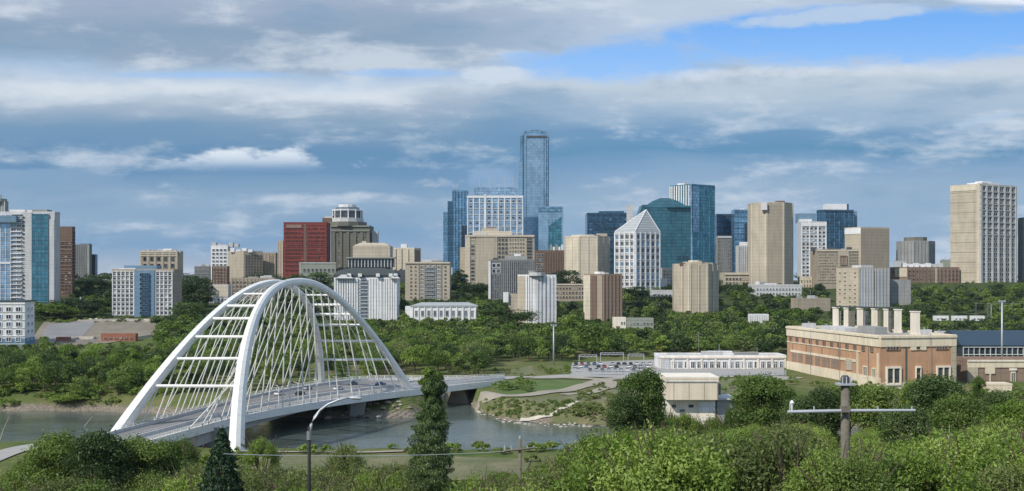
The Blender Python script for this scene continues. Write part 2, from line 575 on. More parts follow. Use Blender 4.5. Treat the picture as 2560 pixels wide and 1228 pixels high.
gm, N, b, o = newmat('lawn')
g = N.n.new('ShaderNodeNewGeometry')
P = g.outputs['Position']
n2 = N.noise(P, 0.12, 5, 0.65)
n3 = N.noise(P, 1.6, 4, 0.65)
N._in(b.inputs['Base Color'], N.ramp(N.add(N.mul(n2, 0.6), N.mul(n3, 0.4)), [(0.38, (0.055, 0.10, 0.02)), (0.55, (0.10, 0.155, 0.032)), (0.7, (0.17, 0.19, 0.06))]))
b.inputs['Roughness'].default_value = 0.95
bump(N, b, n3, 0.5, 0.4)
gm, N, b, o = newmat('dry_grass')
g = N.n.new('ShaderNodeNewGeometry')
P = g.outputs['Position']
n2 = N.noise(P, 0.10, 5, 0.65, 0.5)
n3 = N.noise(P, 1.3, 4, 0.65)
N._in(b.inputs['Base Color'], N.ramp(N.add(N.mul(n2, 0.6), N.mul(n3, 0.4)), [(0.38, (0.085, 0.115, 0.035)), (0.52, (0.155, 0.155, 0.075)), (0.68, (0.28, 0.235, 0.155))]))
b.inputs['Roughness'].default_value = 0.95
bump(N, b, n3, 0.5, 0.4)
plain('terrace_soil', (0.21, 0.185, 0.145), 0.95, 0, 0.55, 0.25, 0.4)
M = MATS


# ------------------------------------------------------------------ objects
def link(name, me, parent=None, loc=(0, 0, 0)):
    o = bpy.data.objects.new(name, me)
    o.location = loc
    COL.objects.link(o)
    if parent is not None:
        o.parent = parent
    return o


def mesh(name, verts, faces, mats, mi=None, sm_=False):
    me = bpy.data.meshes.new(name)
    me.from_pydata([tuple(v) for v in verts], [], faces)
    for mm in (mats if isinstance(mats, (list, tuple)) else [mats]):
        me.materials.append(M[mm])
    if mi is not None:
        me.polygons.foreach_set('material_index', mi)
    if sm_:
        me.polygons.foreach_set('use_smooth', [True] * len(me.polygons))
    me.update()
    return me


def thing(name, label, cat, loc=(0, 0, 0), group=None):
    o = bpy.data.objects.new(name, None)
    o.empty_display_size = 1.0
    o.location = loc
    COL.objects.link(o)
    tag(o, label, cat, group)
    return o


def tag(o, label=None, cat=None, group=None, kind=None):
    if label:
        o['label'] = label
    if cat:
        o['category'] = cat
    if group:
        o['group'] = group
    if kind:
        o['kind'] = kind
    return o


class MB:
    """collects shapes into one mesh"""
    def __init__(self):
        self.v = []
        self.f = []
        self.mi = []

    def add(self, vs, fs, mi=0):
        k = len(self.v)
        self.v += [tuple(p) for p in vs]
        self.f += [tuple(i + k for i in f) for f in fs]
        self.mi += [mi] * len(fs)

    def box(self, x0, x1, y0, y1, z0, z1, mi=0):
        self.add([(x0, y0, z0), (x1, y0, z0), (x1, y1, z0), (x0, y1, z0), (x0, y0, z1), (x1, y0, z1), (x1, y1, z1), (x0, y1, z1)],
                 [(0, 3, 2, 1), (4, 5, 6, 7), (0, 1, 5, 4), (1, 2, 6, 5), (2, 3, 7, 6), (3, 0, 4, 7)], mi)

    def prism(self, foot, z0, z1, mi=0, top=None):
        n = len(foot)
        t = top or foot
        vs = [(p[0], p[1], z0) for p in foot] + [(p[0], p[1], z1) for p in t]
        fs = [(i, (i + 1) % n, n + (i + 1) % n, n + i) for i in range(n)]
        fs += [tuple(range(n - 1, -1, -1)), tuple(range(n, 2 * n))]
        self.add(vs, fs, mi)

    def tube(self, pts, rads, n=8, mi=0, cap=True):
        pts = [Vector(p) for p in pts]
        if not hasattr(rads, '__len__'):
            rads = [rads] * len(pts)
        rings = []
        for i, p in enumerate(pts):
            d = (pts[min(i + 1, len(pts) - 1)] - pts[max(i - 1, 0)]).normalized()
            a = Vector((0, 0, 1)) if abs(d.z) < 0.9 else Vector((1, 0, 0))
            u = d.cross(a).normalized()
            w = d.cross(u).normalized()
            rings.append([p + (u * cos(2 * pi * k / n) + w * sin(2 * pi * k / n)) * rads[i] for k in range(n)])
        vs = [q for r in rings for q in r]
        fs = []
        for i in range(len(pts) - 1):
            for k in range(n):
                fs.append((i * n + k, i * n + (k + 1) % n, (i + 1) * n + (k + 1) % n, (i + 1) * n + k))
        if cap:
            fs.append(tuple(range(n - 1, -1, -1)))
            fs.append(tuple((len(pts) - 1) * n + k for k in range(n)))
        self.add(vs, fs, mi)

    def build(self, name, mats, parent=None, loc=(0, 0, 0), sm_=False):
        me = mesh(name, self.v, self.f, mats, self.mi, sm_)
        return link(name, me, parent, loc)


BOXC = {}


def unit_box(mat):
    if mat not in BOXC:
        mb = MB()
        mb.box(-0.5, 0.5, -0.5, 0.5, -0.5, 0.5)
        BOXC[mat] = mesh('unit_box_' + mat, mb.v, mb.f, mat)
    return BOXC[mat]


WINC = {}


def unit_window(glass, frame, mull=0):
    k = (glass, frame, mull)
    if k not in WINC:
        mb = MB()
        a, c = 0.5, 0.40
        o = [(-a, -.5, -a), (a, -.5, -a), (a, -.5, a), (-a, -.5, a)]
        i = [(-c, -.5, -c), (c, -.5, -c), (c, -.5, c), (-c, -.5, c)]
        ib = [(-c, 0., -c), (c, 0., -c), (c, 0., c), (-c, 0., c)]
        ob = [(-a, .5, -a), (a, .5, -a), (a, .5, a), (-a, .5, a)]
        vs = o + i + ib + ob
        fs = []
        for q in range(4):
            r = (q + 1) % 4
            fs += [(q, r, 4 + r, 4 + q), (4 + q, 4 + r, 8 + r, 8 + q), (q, 12 + q, 12 + r, r)]
        mb.add(vs, fs, 0)
        mb.add(ib, [(0, 1, 2, 3)], 1)
        for s in range(mull):
            xx = -c + 2 * c * (s + 1) / (mull + 1)
            mb.box(xx - 0.035, xx + 0.035, -0.45, -0.01, -c, c, 0)
        WINC[k] = mesh('window_unit', mb.v, mb.f, [frame, glass], mb.mi)
    return WINC[k]


class Face:
    """a wall plane of a building, seen from outside: P0 left end, P1 right end"""
    def __init__(s, root, P0, P1, z0, z1):
        s.root = root
        s.o = Vector((root.location.x, root.location.y, 0))
        s.P0 = Vector((P0[0], P0[1], 0))
        s.P1 = Vector((P1[0], P1[1], 0))
        s.z0, s.z1 = z0, z1
        d = s.P1 - s.P0
        s.W = d.length
        s.u = d.normalized()
        s.n = Vector((s.u.y, -s.u.x, 0))
        s.ang = math.atan2(s.u.y, s.u.x)
        s.H = z1 - z0

    def place(s, name, me, u, z, w, h, dep, out):
        """u metres from P0 (centre), z absolute centre"""
        p = s.P0 + s.u * u + s.n * out - s.o
        o = bpy.data.objects.new(name, me)
        o.location = (p.x, p.y, z - s.root.location.z)
        o.rotation_euler = (0, 0, s.ang)
        o.scale = (w, dep, h)
        COL.objects.link(o)
        o.parent = s.root
        return o

    def win(s, cols, rows, u0=0.0, u1=1.0, v0=0.0, v1=1.0, wf=0.6, hf=0.55, glass=('dark_glass', 'dark_glass', 'smoke_glass'),
            frame='pale_grey', mull=0, skip=0.0, name='window', dep=0.6):
        W_ = s.W * (u1 - u0) / cols
        H_ = s.H * (v1 - v0) / rows
        for r in range(rows):
            for c in range(cols):
                if skip and random.random() < skip:
                    continue
                gsel = random.choice(glass)
                s.place(name, unit_window(gsel, frame, mull), s.W * u0 + W_ * (c + .5), s.z0 + s.H * v0 + H_ * (r + .5),
                        W_ * wf, H_ * hf, dep, dep * 0.25)

    def pier(s, n, w, proud, mat, u0=0.0, u1=1.0, v0=0.0, v1=1.0, name='pier', ends=True):
        for i in range(n + 1) if ends else range(1, n):
            uu = s.W * (u0 + (u1 - u0) * i / n)
            uu = min(max(uu, w * .5), s.W - w * .5)
            s.place(name, unit_box(mat), uu, s.z0 + s.H * (v0 + v1) / 2, w, s.H * (v1 - v0), proud * 2, 0)

    def band(s, n, h, proud, mat, u0=0.0, u1=1.0, v0=0.0, v1=1.0, name='floor_band'):
        for i in range(n):
            zz = s.z0 + s.H * (v0 + (v1 - v0) * i / max(n - 1, 1))
            s.place(name, unit_box(mat), s.W * (u0 + u1) / 2, zz, s.W * (u1 - u0), h, proud * 2, 0)

    def panel(s, u0, u1, v0, v1, mat, proud=0.25, name='wall_panel'):
        return s.place(name, unit_box(mat), s.W * (u0 + u1) / 2, s.z0 + s.H * (v0 + v1) / 2, s.W * (u1 - u0), s.H * (v1 - v0), proud * 2, 0)

    def balconies(s, rows, u0, u1, v0, v1, mat='pale_grey', deep=1.4, rail='lit_glass'):
        for r in range(rows):
            zz = s.z0 + s.H * (v0 + (v1 - v0) * (r + .2) / rows)
            b_ = s.place('balcony', unit_box(mat), s.W * (u0 + u1) / 2, zz, s.W * (u1 - u0), 0.35, deep * 2, 0)
            s.place('balcony_rail', unit_box(rail), s.W * (u0 + u1) / 2, zz + 0.75, s.W * (u1 - u0) * 0.98, 1.0, 0.1, deep - 0.1)


PMAT = None
BUILDINGS = []      # (xl, xr, base_py, d) for keeping trees off the visible walls


class Bld:
    """a building placed by the pixels of its left end, front corner and right end, at true depths"""
    def __init__(s, name, label, xl, xc, xr, yt, yb, d, mat, dl=None, dr=None, depth=None, cat='building', group=None, roof='roof_gravel', vis_base=None):
        s.d = d
        if xc is None:
            xc = xr
            dl = d if dl is None else dl
            dr = d if dr is None else dr
            dep = depth or 22.0
            # the far side wall also shows: keep the whole silhouette inside xl..xr
            e_ = xr if xr < 1280 else xl
            if xl < 1280 < xr:
                e_ = 1280
            dep = min(dep, max(7.0, 0.13 * (xr - xl) * d / max(abs(1280 - e_), 1)))
            sh = abs(1280 - e_) * dep / d
            if xr <= 1280:
                xr = xr - sh
            elif xl >= 1280:
                xl = xl + sh
            A = (X(xl, dl), dl)
            B = (X(xr, dr), dr)
            u = Vector((B[0] - A[0], B[1] - A[1])).normalized()
            nn = Vector((-u.y, u.x))
            foot = [A, B, (B[0] + nn.x * dep, B[1] + nn.y * dep), (A[0] + nn.x * dep, A[1] + nn.y * dep)]
            s.faces_pts = [(A, B)]
            if B[0] < 0:
                s.faces_pts.append((B, foot[2]))
            else:
                s.faces_pts.append((foot[3], A))
        else:
            dl = d + 14 if dl is None else dl
            dr = d + 14 if dr is None else dr
            A = (X(xl, dl), dl)
            Cc = (X(xc, d), d)
            B = (X(xr, dr), dr)
            foot = [A, Cc, B, (A[0] + B[0] - Cc[0], A[1] + B[1] - Cc[1])]
            s.faces_pts = [(A, Cc), (Cc, B)]
        s.z1 = Zp(yt, d)
        s.z0 = min(Zp(yb, d), min(Tz(p[0], p[1]) for p in foot)) - 1.0
        cx = sum(p[0] for p in foot) / 4
        cy = sum(p[1] for p in foot) / 4
        s.root = thing(name, label, cat, (cx, cy, s.z0), group)
        s.cx, s.cy = cx, cy
        s.foot = foot
        s.prism('wall', foot, s.z0, s.z1, mat)
        s.cap(roof, mat)
        s.F = [Face(s.root, a, b_, s.z0, s.z1) for a, b_ in s.faces_pts]
        BUILDINGS.append((xl, xr, vis_base or yb, d))

    def vz(s, py):
        """height fraction on the front at a photo row"""
        return (Zp(py, s.d) - s.z0) / (s.z1 - s.z0)

    def prism(s, name, foot, z0, z1, mat, top=None):
        mb = MB()
        f2 = [(p[0] - s.cx, p[1] - s.cy) for p in foot]
        t2 = [(p[0] - s.cx, p[1] - s.cy) for p in top] if top else None
        mb.prism(f2, z0 - s.z0, z1 - s.z0, 0, t2)
        return mb.build(name, [mat], s.root)

    def inset(s, k, foot=None):
        f_ = foot or s.foot
        cx = sum(p[0] for p in f_) / len(f_)
        cy = sum(p[1] for p in f_) / len(f_)
        return [(cx + (p[0] - cx) * k, cy + (p[1] - cy) * k) for p in f_]

    def cap(s, roof, mat):
        s.prism('roof', s.inset(0.97), s.z1 - 0.5, s.z1 + 0.05, roof)
        mb = MB()
        o_ = [(p[0] - s.cx, p[1] - s.cy) for p in s.inset(1.006)]
        i_ = [(p[0] - s.cx, p[1] - s.cy) for p in s.inset(0.972)]
        n = len(o_)
        za, zb = s.z1 - s.z0 - 0.6, s.z1 - s.z0 + 1.0
        vs = [(p[0], p[1], za) for p in o_] + [(p[0], p[1], zb) for p in o_] + [(p[0], p[1], zb) for p in i_] + [(p[0], p[1], za + .3) for p in i_]
        fs = []
        for i in range(n):
            j = (i + 1) % n
            fs += [(i, j, n + j, n + i), (n + i, n + j, 2 * n + j, 2 * n + i), (2 * n + i, 2 * n + j, 3 * n + j, 3 * n + i)]
        mb.add(vs, fs)
        mb.build('parapet', [s.__dict__.get('pmat') or PMAT or mat], s.root)

    def boxpx(s, name, xl, xr, yt, yb, d, mat, dep=8.0):
        A = (X(xl, d), d)
        B = (X(xr, d), d)
        return s.prism(name, [A, B, (B[0], B[1] + dep), (A[0], A[1] + dep)], Zp(yb, d), Zp(yt, d), mat)

    def roof_kit(s, n=3, seed=0):
        """plant rooms, vents and a mast on the roof"""
        r = random.Random(seed)
        for i in range(n):
            k = r.uniform(0.15, 0.3)
            fx, fy = r.uniform(-0.5, 0.5), r.uniform(-0.5, 0.2)
            e1 = (s.foot[1][0] - s.foot[0][0], s.foot[1][1] - s.foot[0][1])
            e2 = (s.foot[2][0] - s.foot[1][0], s.foot[2][1] - s.foot[1][1])
            cx = s.cx + e1[0] * fx * .7 + e2[0] * fy * .7
            cy = s.cy + e1[1] * fx * .7 + e2[1] * fy * .7
            foot = [(cx + a * e1[0] * k / 2 + b_ * e2[0] * k / 2, cy + a * e1[1] * k / 2 + b_ * e2[1] * k / 2) for a, b_ in ((-1, -1), (1, -1), (1, 1), (-1, 1))]
            s.prism('plant_room', foot, s.z1, s.z1 + r.uniform(1.6, 3.6), r.choice(['pale_grey', 'grey_wall', 'white_wall']))
        mb = MB()
        mb.tube([(0, 0, s.z1 - s.z0), (0, 0, s.z1 - s.z0 + r.uniform(4, 8))], 0.16, 5)
        mb.build('mast', ['grey_metal'], s.root)


def ngon(cx, cy, r, n, rot=0.0, sx=1.0, sy=1.0):
    return [(cx + r * sx * cos(rot + 2 * pi * i / n), cy + r * sy * sin(rot + 2 * pi * i / n)) for i in range(n)]


# ================================================================== SETTING
def build_ground():
    ds = np.concatenate([np.arange(-280, 40, 16.0), np.arange(40, 300, 4.0), np.arange(300, 500, 2.5), np.arange(500, 740, 5.0),
                         np.arange(740, 1320, 10.0), np.geomspace(1320, 7000, 22)])
    us = np.linspace(-1, 1, 281)
    us = 0.62 * us + 0.75 * us ** 5
    D, Uu = np.meshgrid(ds, us, indexing='ij')
    Xx = Uu * (np.maximum(D, 0) + 190.0)
    Z = T(Xx, D)
    co = np.stack([Xx, D, Z], -1).reshape(-1, 3)
    nr, nc = D.shape
    idx = np.arange(nr * nc).reshape(nr, nc)
    q = np.stack([idx[:-1, :-1], idx[:-1, 1:], idx[1:, 1:], idx[1:, :-1]], -1).reshape(-1, 4)
    me = bpy.data.meshes.new('ground')
    me.vertices.add(len(co))
    me.vertices.foreach_set('co', co.ravel())
    me.loops.add(q.size)
    me.loops.foreach_set('vertex_index', q.ravel().astype(np.int32))
    me.polygons.add(len(q))
    me.polygons.foreach_set('loop_start', np.arange(0, q.size, 4, dtype=np.int32))
    me.polygons.foreach_set('use_smooth', np.ones(len(q), bool))
    me.update(calc_edges=True)
    me.materials.append(M['ground_cover'])
    tag(link('ground', me), kind='structure')


build_ground()
mb = MB()
mb.add([(-1400, 180, 0), (1400, 180, 0), (1400, 620, 0), (-1400, 620, 0)], [(0, 1, 2, 3)])
tag(mb.build('river', ['river_water']), kind='structure')


def loft(name, top, bot, mat, n=24, m=6, lift=0.2, d0=325, edge=0.0):
    """ground patch between two outlines given in photo pixels, draped on the terrain"""
    def rs(pts, k):
        pts = np.array(pts, float)
        s_ = np.concatenate([[0], np.cumsum(np.hypot(*np.diff(pts, axis=0).T))])
        t = np.linspace(0, s_[-1], k)
        return np.stack([np.interp(t, s_, pts[:, 0]), np.interp(t, s_, pts[:, 1])], -1)
    a, b_ = rs(top, n), rs(bot, n)
    vs = []
    A = [ground(p[0], p[1], d0) for p in a]
    B = [ground(p[0], p[1], d0) for p in b_]
    for j in range(m + 1):
        t = j / m
        for i in range(n):
            p = A[i].lerp(B[i], t)
            vs.append((p.x, p.y, Tz(p.x, p.y) + lift))
    fs = [(j * n + i, (j + 1) * n + i, (j + 1) * n + i + 1, j * n + i + 1) for j in range(m) for i in range(n - 1)]
    return tag(link(name, mesh(name, vs, fs, mat, sm_=True)), kind='structure')


def ribbon(name, pts, w, mat, lift=0.25, d0=325, world=False, n=40):
    P_ = [Vector(p) for p in pts] if world else [ground(p[0], p[1], d0) for p in pts]
    arr = np.array([(p.x, p.y) for p in P_])
    s_ = np.concatenate([[0], np.cumsum(np.hypot(*np.diff(arr, axis=0).T))])
    t = np.linspace(0, s_[-1], n)
    xs, ys = np.interp(t, s_, arr[:, 0]), np.interp(t, s_, arr[:, 1])
    for _ in range(3):
        xs[1:-1] = (xs[:-2] + xs[1:-1] * 2 + xs[2:]) / 4
        ys[1:-1] = (ys[:-2] + ys[1:-1] * 2 + ys[2:]) / 4
    vs = []
    for i in range(n):
        a, b_ = max(i - 1, 0), min(i + 1, n - 1)
        d = Vector((xs[b_] - xs[a], ys[b_] - ys[a])).normalized()
        for s in (-1, -.33, .33, 1):
            px_, py_ = xs[i] - d.y * w / 2 * s, ys[i] + d.x * w / 2 * s
            vs.append((px_, py_, Tz(px_, py_) + lift))
    fs = [(i * 4 + k + 1, i * 4 + k, i * 4 + 4 + k, i * 4 + 5 + k) for i in range(n - 1) for k in range(3)]
    return tag(link(name, mesh(name, vs, fs, mat, sm_=True)), kind='structure')


# far bank: lawns, trails, road, shore
loft('lawn', [(1235, 962), (1300, 952), (1400, 950), (1455, 955)], [(1240, 990), (1330, 986), (1400, 978), (1450, 964)], 'lawn', lift=0.18)
loft('lawn', [(1790, 948), (1960, 948)], [(1780, 985), (1965, 990)], 'dry_grass', lift=0.18)
loft('lawn', [(1110, 940), (1230, 935), (1330, 915)], [(1120, 952), (1240, 946), (1340, 938)], 'dry_grass', lift=0.18)
loft('slope_grass', [(1170, 1008), (1260, 1000), (1380, 994), (1470, 985)], [(1190, 1034), (1300, 1052), (1380, 1046), (1440, 1012)], 'dry_grass', lift=0.22)
loft('bare_ground', [(1450, 1000), (1530, 975), (1600, 960)], [(1370, 1062), (1480, 1066), (1600, 1066)], 'dry_grass', lift=0.26)
ribbon('trail', [(1195, 1000), (1260, 993), (1340, 987), (1400, 980), (1460, 966), (1490, 955), (1540, 948), (1600, 947)], 7.5, 'path_gravel', 0.34)
ribbon('trail', [(1330, 948), (1400, 946), (1500, 950), (1530, 958), (1522, 972), (1480, 984), (1410, 989)], 5.0, 'path_gravel', 0.40)
ribbon('shore_path', [(1300, 1056), (1340, 1052), (1372, 1043), (1400, 1031), (1425, 1018), (1445, 1006)], 1.8, 'pale_rock', 0.45)
ribbon('road', [(1250, 948), (1340, 944), (1500, 942), (1700, 944), (1900, 944), (1990, 950)], 12.0, 'pale_asphalt', 0.30)
loft('parking_lot', [(1430, 908), (1640, 900), (1960, 915)], [(1425, 938), (1640, 938), (1960, 940)], 'pale_asphalt', lift=0.22)
# near bank lawn strip and a pale footpath beside the water
loft('near_lawn', [(640, 1140), (900, 1142), (1120, 1144), (1330, 1150)], [(620, 1190), (900, 1200), (1120, 1205), (1300, 1200)], 'dry_grass', lift=0.2, d0=230)
ribbon('footpath', [(560, 1128), (700, 1133), (850, 1134), (1000, 1132), (1120, 1130)], 2.2, 'path_gravel', 0.35, 230)
ribbon('gravel_path', [(-60, 1160), (0, 1140), (60, 1122), (150, 1112)], 9.0, 'pale_asphalt', 0.3, 230)
# left terrace of bare ground below the apartment block
loft('terrace_ground', [(110, 806), (280, 800), (450, 801)], [(60, 868), (250, 862), (400, 838)], 'terrace_soil', lift=0.3, d0=400)
loft('terrace_ground', [(120, 812), (180, 806), (240, 806)], [(95, 858), (150, 858), (200, 850)], 'dark_concrete', lift=0.42, d0=400)


def wall_run(name, label, cat, pts, h, th, mat, d0=400, group=None, base=-0.6):
    mb = MB()
    P_ = [ground(p[0], p[1], d0) for p in pts]
    r0 = P_[0].copy()
    for a, b_ in zip(P_[:-1], P_[1:]):
        d = (b_ - a)
        d.z = 0
        d.normalize()
        nn = Vector((-d.y, d.x, 0)) * th / 2
        vs = []
        for q in (a, b_):
            for s in (-1, 1):
                for zz in (base, h):
                    vs.append(tuple(q + nn * s + Vector((0, 0, zz)) - r0))
        mb.add(vs, [(0, 1, 5, 4), (2, 6, 7, 3), (1, 3, 7, 5), (0, 2, 3, 1), (4, 5, 7, 6)])
    o = mb.build(name, [mat], None, r0)
    return tag(o, label, cat, group)


wall_run('retaining_wall', 'long low pale concrete wall along the back of the bare terrace', 'wall', [(200, 806), (280, 803), (360, 803), (448, 806)], 1.8, 0.8, 'pale_rock')
wall_run('retaining_wall', 'low whitish wall at the front edge of the bare terrace', 'wall', [(190, 856), (250, 854), (320, 851), (380, 842)], 1.6, 0.7, 'pale_rock')
# rocks
rock_mb = MB()
for k in range(7):
    pass


def rock_mesh(name, seed, mat):
    r = random.Random(seed)
    mb = MB()
    vs, fs = [], []
    n, m_ = 7, 4
    for j in range(m_ + 1):
        th = pi * j / m_
        for i in range(n):
            k = r.uniform(0.75, 1.15)
            vs.append((cos(2 * pi * i / n) * sin(th) * k, sin(2 * pi * i / n) * sin(th) * k, cos(th) * 0.6 * k))
    for j in range(m_):
        for i in range(n):
            fs.append((j * n + i, (j + 1) * n + i, (j + 1) * n + (i + 1) % n, j * n + (i + 1) % n))
    return mesh(name, vs, fs, mat)


rocks = [rock_mesh('rock', i, 'rock') for i in range(3)] + [rock_mesh('rock', 9 + i, 'pale_rock') for i in range(2)]


def put_rock(p, s, me=None, label='rough boulder on the stony river shore', group='boulders along the river shore'):
    o = link('rock', me or random.choice(rocks), None, p)
    o.scale = (s * random.uniform(.8, 1.5), s * random.uniform(.8, 1.3), s * random.uniform(.7, 1.1))
    o.rotation_euler = (0, 0, random.uniform(0, 6))
    tag(o, label, 'rock', group)


for i in range(90):
    px = random.uniform(820, 1040)
    d = random.uniform(389, 408)
    x = X(px, d)
    put_rock((x, d, Tz(x, d) + 0.2), random.uniform(0.5, 1.2), None, 'brown boulder on the stony bank under the bridge arch', 'boulders on the bank under the bridge')
for i in range(60):
    px = random.uniform(1180, 1480)
    d = float(np.interp(px, [1165, 1200, 1260, 1330, 1480], [452, 412, 388, 379, 374])) + random.uniform(-3, 5)
    x = X(px, d)
    put_rock((x, d, max(Tz(x, d), -0.3) + 0.2), random.uniform(0.3, 0.8), random.choice(rocks[3:]), 'pale stone at the waterline of the grassy point', 'stones along the grassy point')

# ================================================================== BRIDGE
DZ = 8.0
Apx = [(230, 1098), (270, 1085), (430, 1045), (585, 1003), (655, 985), (800, 960), (900, 948), (1000, 948), (1100, 950), (1180, 948), (1262, 944)]
Bpx = [(150, 1180), (300, 1125), (430, 1089), (600, 1042), (700, 1024), (800, 1006), (900, 992), (1000, 980), (1070, 973), (1150, 964), (1262, 952)]


def edge_curve(pts, n=64):
    P_ = [PW(px, py, (CZ - DZ) * F / (py - HZ)) for px, py in pts]
    arr = np.array([(p.x, p.y) for p in P_])
    s_ = np.concatenate([[0], np.cumsum(np.hypot(*np.diff(arr, axis=0).T))])
    t = np.linspace(0, s_[-1], n)
    xs, ys = np.interp(t, s_, arr[:, 0]), np.interp(t, s_, arr[:, 1])
    for _ in range(12):
        xs[1:-1] = (xs[:-2] + xs[1:-1] * 2 + xs[2:]) / 4
        ys[1:-1] = (ys[:-2] + ys[1:-1] * 2 + ys[2:]) / 4
    return np.stack([xs, ys], -1)


EA, EB = edge_curve(Apx), edge_curve(Bpx)
NE = len(EA)
bridge = thing('arch_bridge', 'white steel arch bridge with two inward leaning ribs crossing the river', 'bridge', (-80, 370, DZ))
BO = Vector((-80, 370, DZ))


def lerp2(i, t):
    return EA[i] * (1 - t) + EB[i] * t


def strip(name, t0, t1, z0, z1, mat, i0=0, i1=NE, parent=bridge, zf=None):
    """a slab between two fractions of the deck width"""
    vs, fs = [], []
    for i in range(i0, i1):
        a, b_ = lerp2(i, t0), lerp2(i, t1)
        zz0 = z0 if zf is None else zf(i)
        vs += [(a[0] - BO.x, a[1] - BO.y, z1), (b_[0] - BO.x, b_[1] - BO.y, z1), (b_[0] - BO.x, b_[1] - BO.y, zz0), (a[0] - BO.x, a[1] - BO.y, zz0)]
    k = i1 - i0
    for i in range(k - 1):
        q = i * 4
        fs += [(q, q + 1, q + 5, q + 4), (q + 1, q + 2, q + 6, q + 5), (q + 2, q + 3, q + 7, q + 6), (q + 3, q, q + 4, q + 7)]
    fs += [(0, 3, 2, 1), ((k - 1) * 4, (k - 1) * 4 + 1, (k - 1) * 4 + 2, (k - 1) * 4 + 3)]
    return link(name, mesh(name, vs, fs, mat), parent)


strip('deck_slab', 0.0, 1.0, -1.0, 0.0, 'concrete')
DS = [o_ for o_ in bridge.children if o_.name == 'deck_slab'][0]
strip('road_surface', 0.10, 0.66, 0.0, 0.06, 'asphalt', parent=DS)
strip('footway', 0.72, 0.97, 0.0, 0.10, 'pale_asphalt', parent=DS)
strip('edge_beam', 0.985, 1.012, -1.9, 0.45, 'steel_white')
strip('edge_beam', -0.02, 0.012, -1.9, 0.5, 'steel_white')
strip('traffic_barrier', 0.665, 0.685, 0.0, 1.0, 'pale_grey', parent=DS)
strip('traffic_barrier', 0.075, 0.095, 0.0, 1.0, 'pale_grey', parent=DS)
for t in (0.375, 0.385):
    strip('lane_line', t, t + 0.004, 0.06, 0.072, 'line_white', parent=DS)
arclen = np.arange(NE) / (NE - 1)


def haunch(i):
    a = arclen[i]
    return -1.8 - 3.6 * smooth((0.62 - a) / 0.35) - 2.2 * smooth((a - 0.72) / 0.05) * smooth((0.8 - a) / 0.04)


strip('girder', 0.90, 0.96, -3, -1.0, 'concrete', zf=haunch)
strip('girder', 0.04, 0.10, -3, -1.0, 'concrete', zf=haunch)
strip('girder', 0.47, 0.53, -3, -1.0, 'dark_concrete', zf=haunch)
# cross girders under the deck
for i in range(2, NE - 2, 3):
    a, b_ = lerp2(i, 0.05), lerp2(i, 0.95)
    mb = MB()
    d = Vector((b_[0] - a[0], b_[1] - a[1], 0))
    nn = Vector((-d.y, d.x, 0)).normalized() * 0.35
    a3, b3 = Vector((a[0], a[1], 0)) - Vector((BO.x, BO.y, 0)), Vector((b_[0], b_[1], 0)) - Vector((BO.x, BO.y, 0))
    vs = [tuple(p + nn * s + Vector((0, 0, zz))) for p in (a3, b3) for s in (-1, 1) for zz in (-2.2, -1.003)]
    mb.add(vs, [(0, 1, 5, 4), (2, 6, 7, 3), (1, 3, 7, 5), (0, 2, 3, 1), (4, 5, 7, 6), (0, 4, 6, 2)])
    mb.build('cross_girder', ['concrete'], bridge)


def arch_plane(F1, F2, apx, apy, H, p):
    m_ = (F1 + F2) / 2
    A = PW(apx, apy, m_.y)
    e = (F2 - F1)
    L_ = e.length
    e.normalize()
    n = e.cross(A - F1).normalized()
    up = e.cross(n)
    if up.z < 0:
        up = -up
    n = e.cross(up)

    def at(s, off=0.0):
        h = H * (1 - abs(2 * s - 1) ** p)
        return F1 + e * (L_ * s) + up * h
    return at, up, n, e


LF1, LF2 = PW(304, 1069, F * 42 / 369), PW(804, 960, F * 42 / 260)
RF1, RF2 = PW(592, 1115, F * 45 / 415), PW(1024, 972, F * 42 / 272)
archL, upL, nL, eL = arch_plane(LF1, LF2, 700, 706, 43.2, 2.08)
archR, upR, nR, eR = arch_plane(RF1, RF2, 728, 704, 45.4, 2.22)


def arch_rib(at, n, s0, s1, w0, wm, w1):
    K = 72
    vs, fs = [], []
    S = [s0 + (s1 - s0) * i / K for i in range(K + 1)]
    for i, s in enumerate(S):
        c = at(s)
        t = (at(min(s + .004, 1.1)) - at(max(s - .004, -.1))).normalized()
        nrm = n.cross(t).normalized()
        k = abs(2 * s - 1) ** 2.0
        w = wm + ((w0 if s < .5 else w1) - wm) * k
        hw, hd = w * 0.5, w * 0.56
        ring = [(-.62, -1), (.62, -1), (1, -.45), (1, .45), (.62, 1), (-.62, 1), (-1, .45), (-1, -.45)]
        vs += [c + n * (a * hw) + nrm * (b_ * hd) - BO for a, b_ in ring]
    R_ = 8
    for i in range(K):
        for k in range(R_):
            fs.append((i * R_ + k, i * R_ + (k + 1) % R_, (i + 1) * R_ + (k + 1) % R_, (i + 1) * R_ + k))
    fs += [tuple(range(R_)), tuple(K * R_ + k for k in range(R_ - 1, -1, -1))]
    me = mesh('arch_rib', vs, fs, 'steel_white')
    import bmesh as _b
    bm = _b.new()
    bm.from_mesh(me)
    _b.ops.recalc_face_normals(bm, faces=bm.faces)
    bm.to_mesh(me)
    bm.free()
    return link('arch_rib', me, bridge)


arch_rib(archL, nL, -0.012, 1.01, 3.5, 1.9, 2.5)
arch_rib(archR, nR, -0.02, 1.01, 3.7, 2.0, 2.4)


def bar(name, a, b_, r, mat, n=6, parent=bridge, org=BO):
    mb = MB()
    mb.tube([a - org, b_ - org], r, n)
    return mb.build(name, [mat], parent)


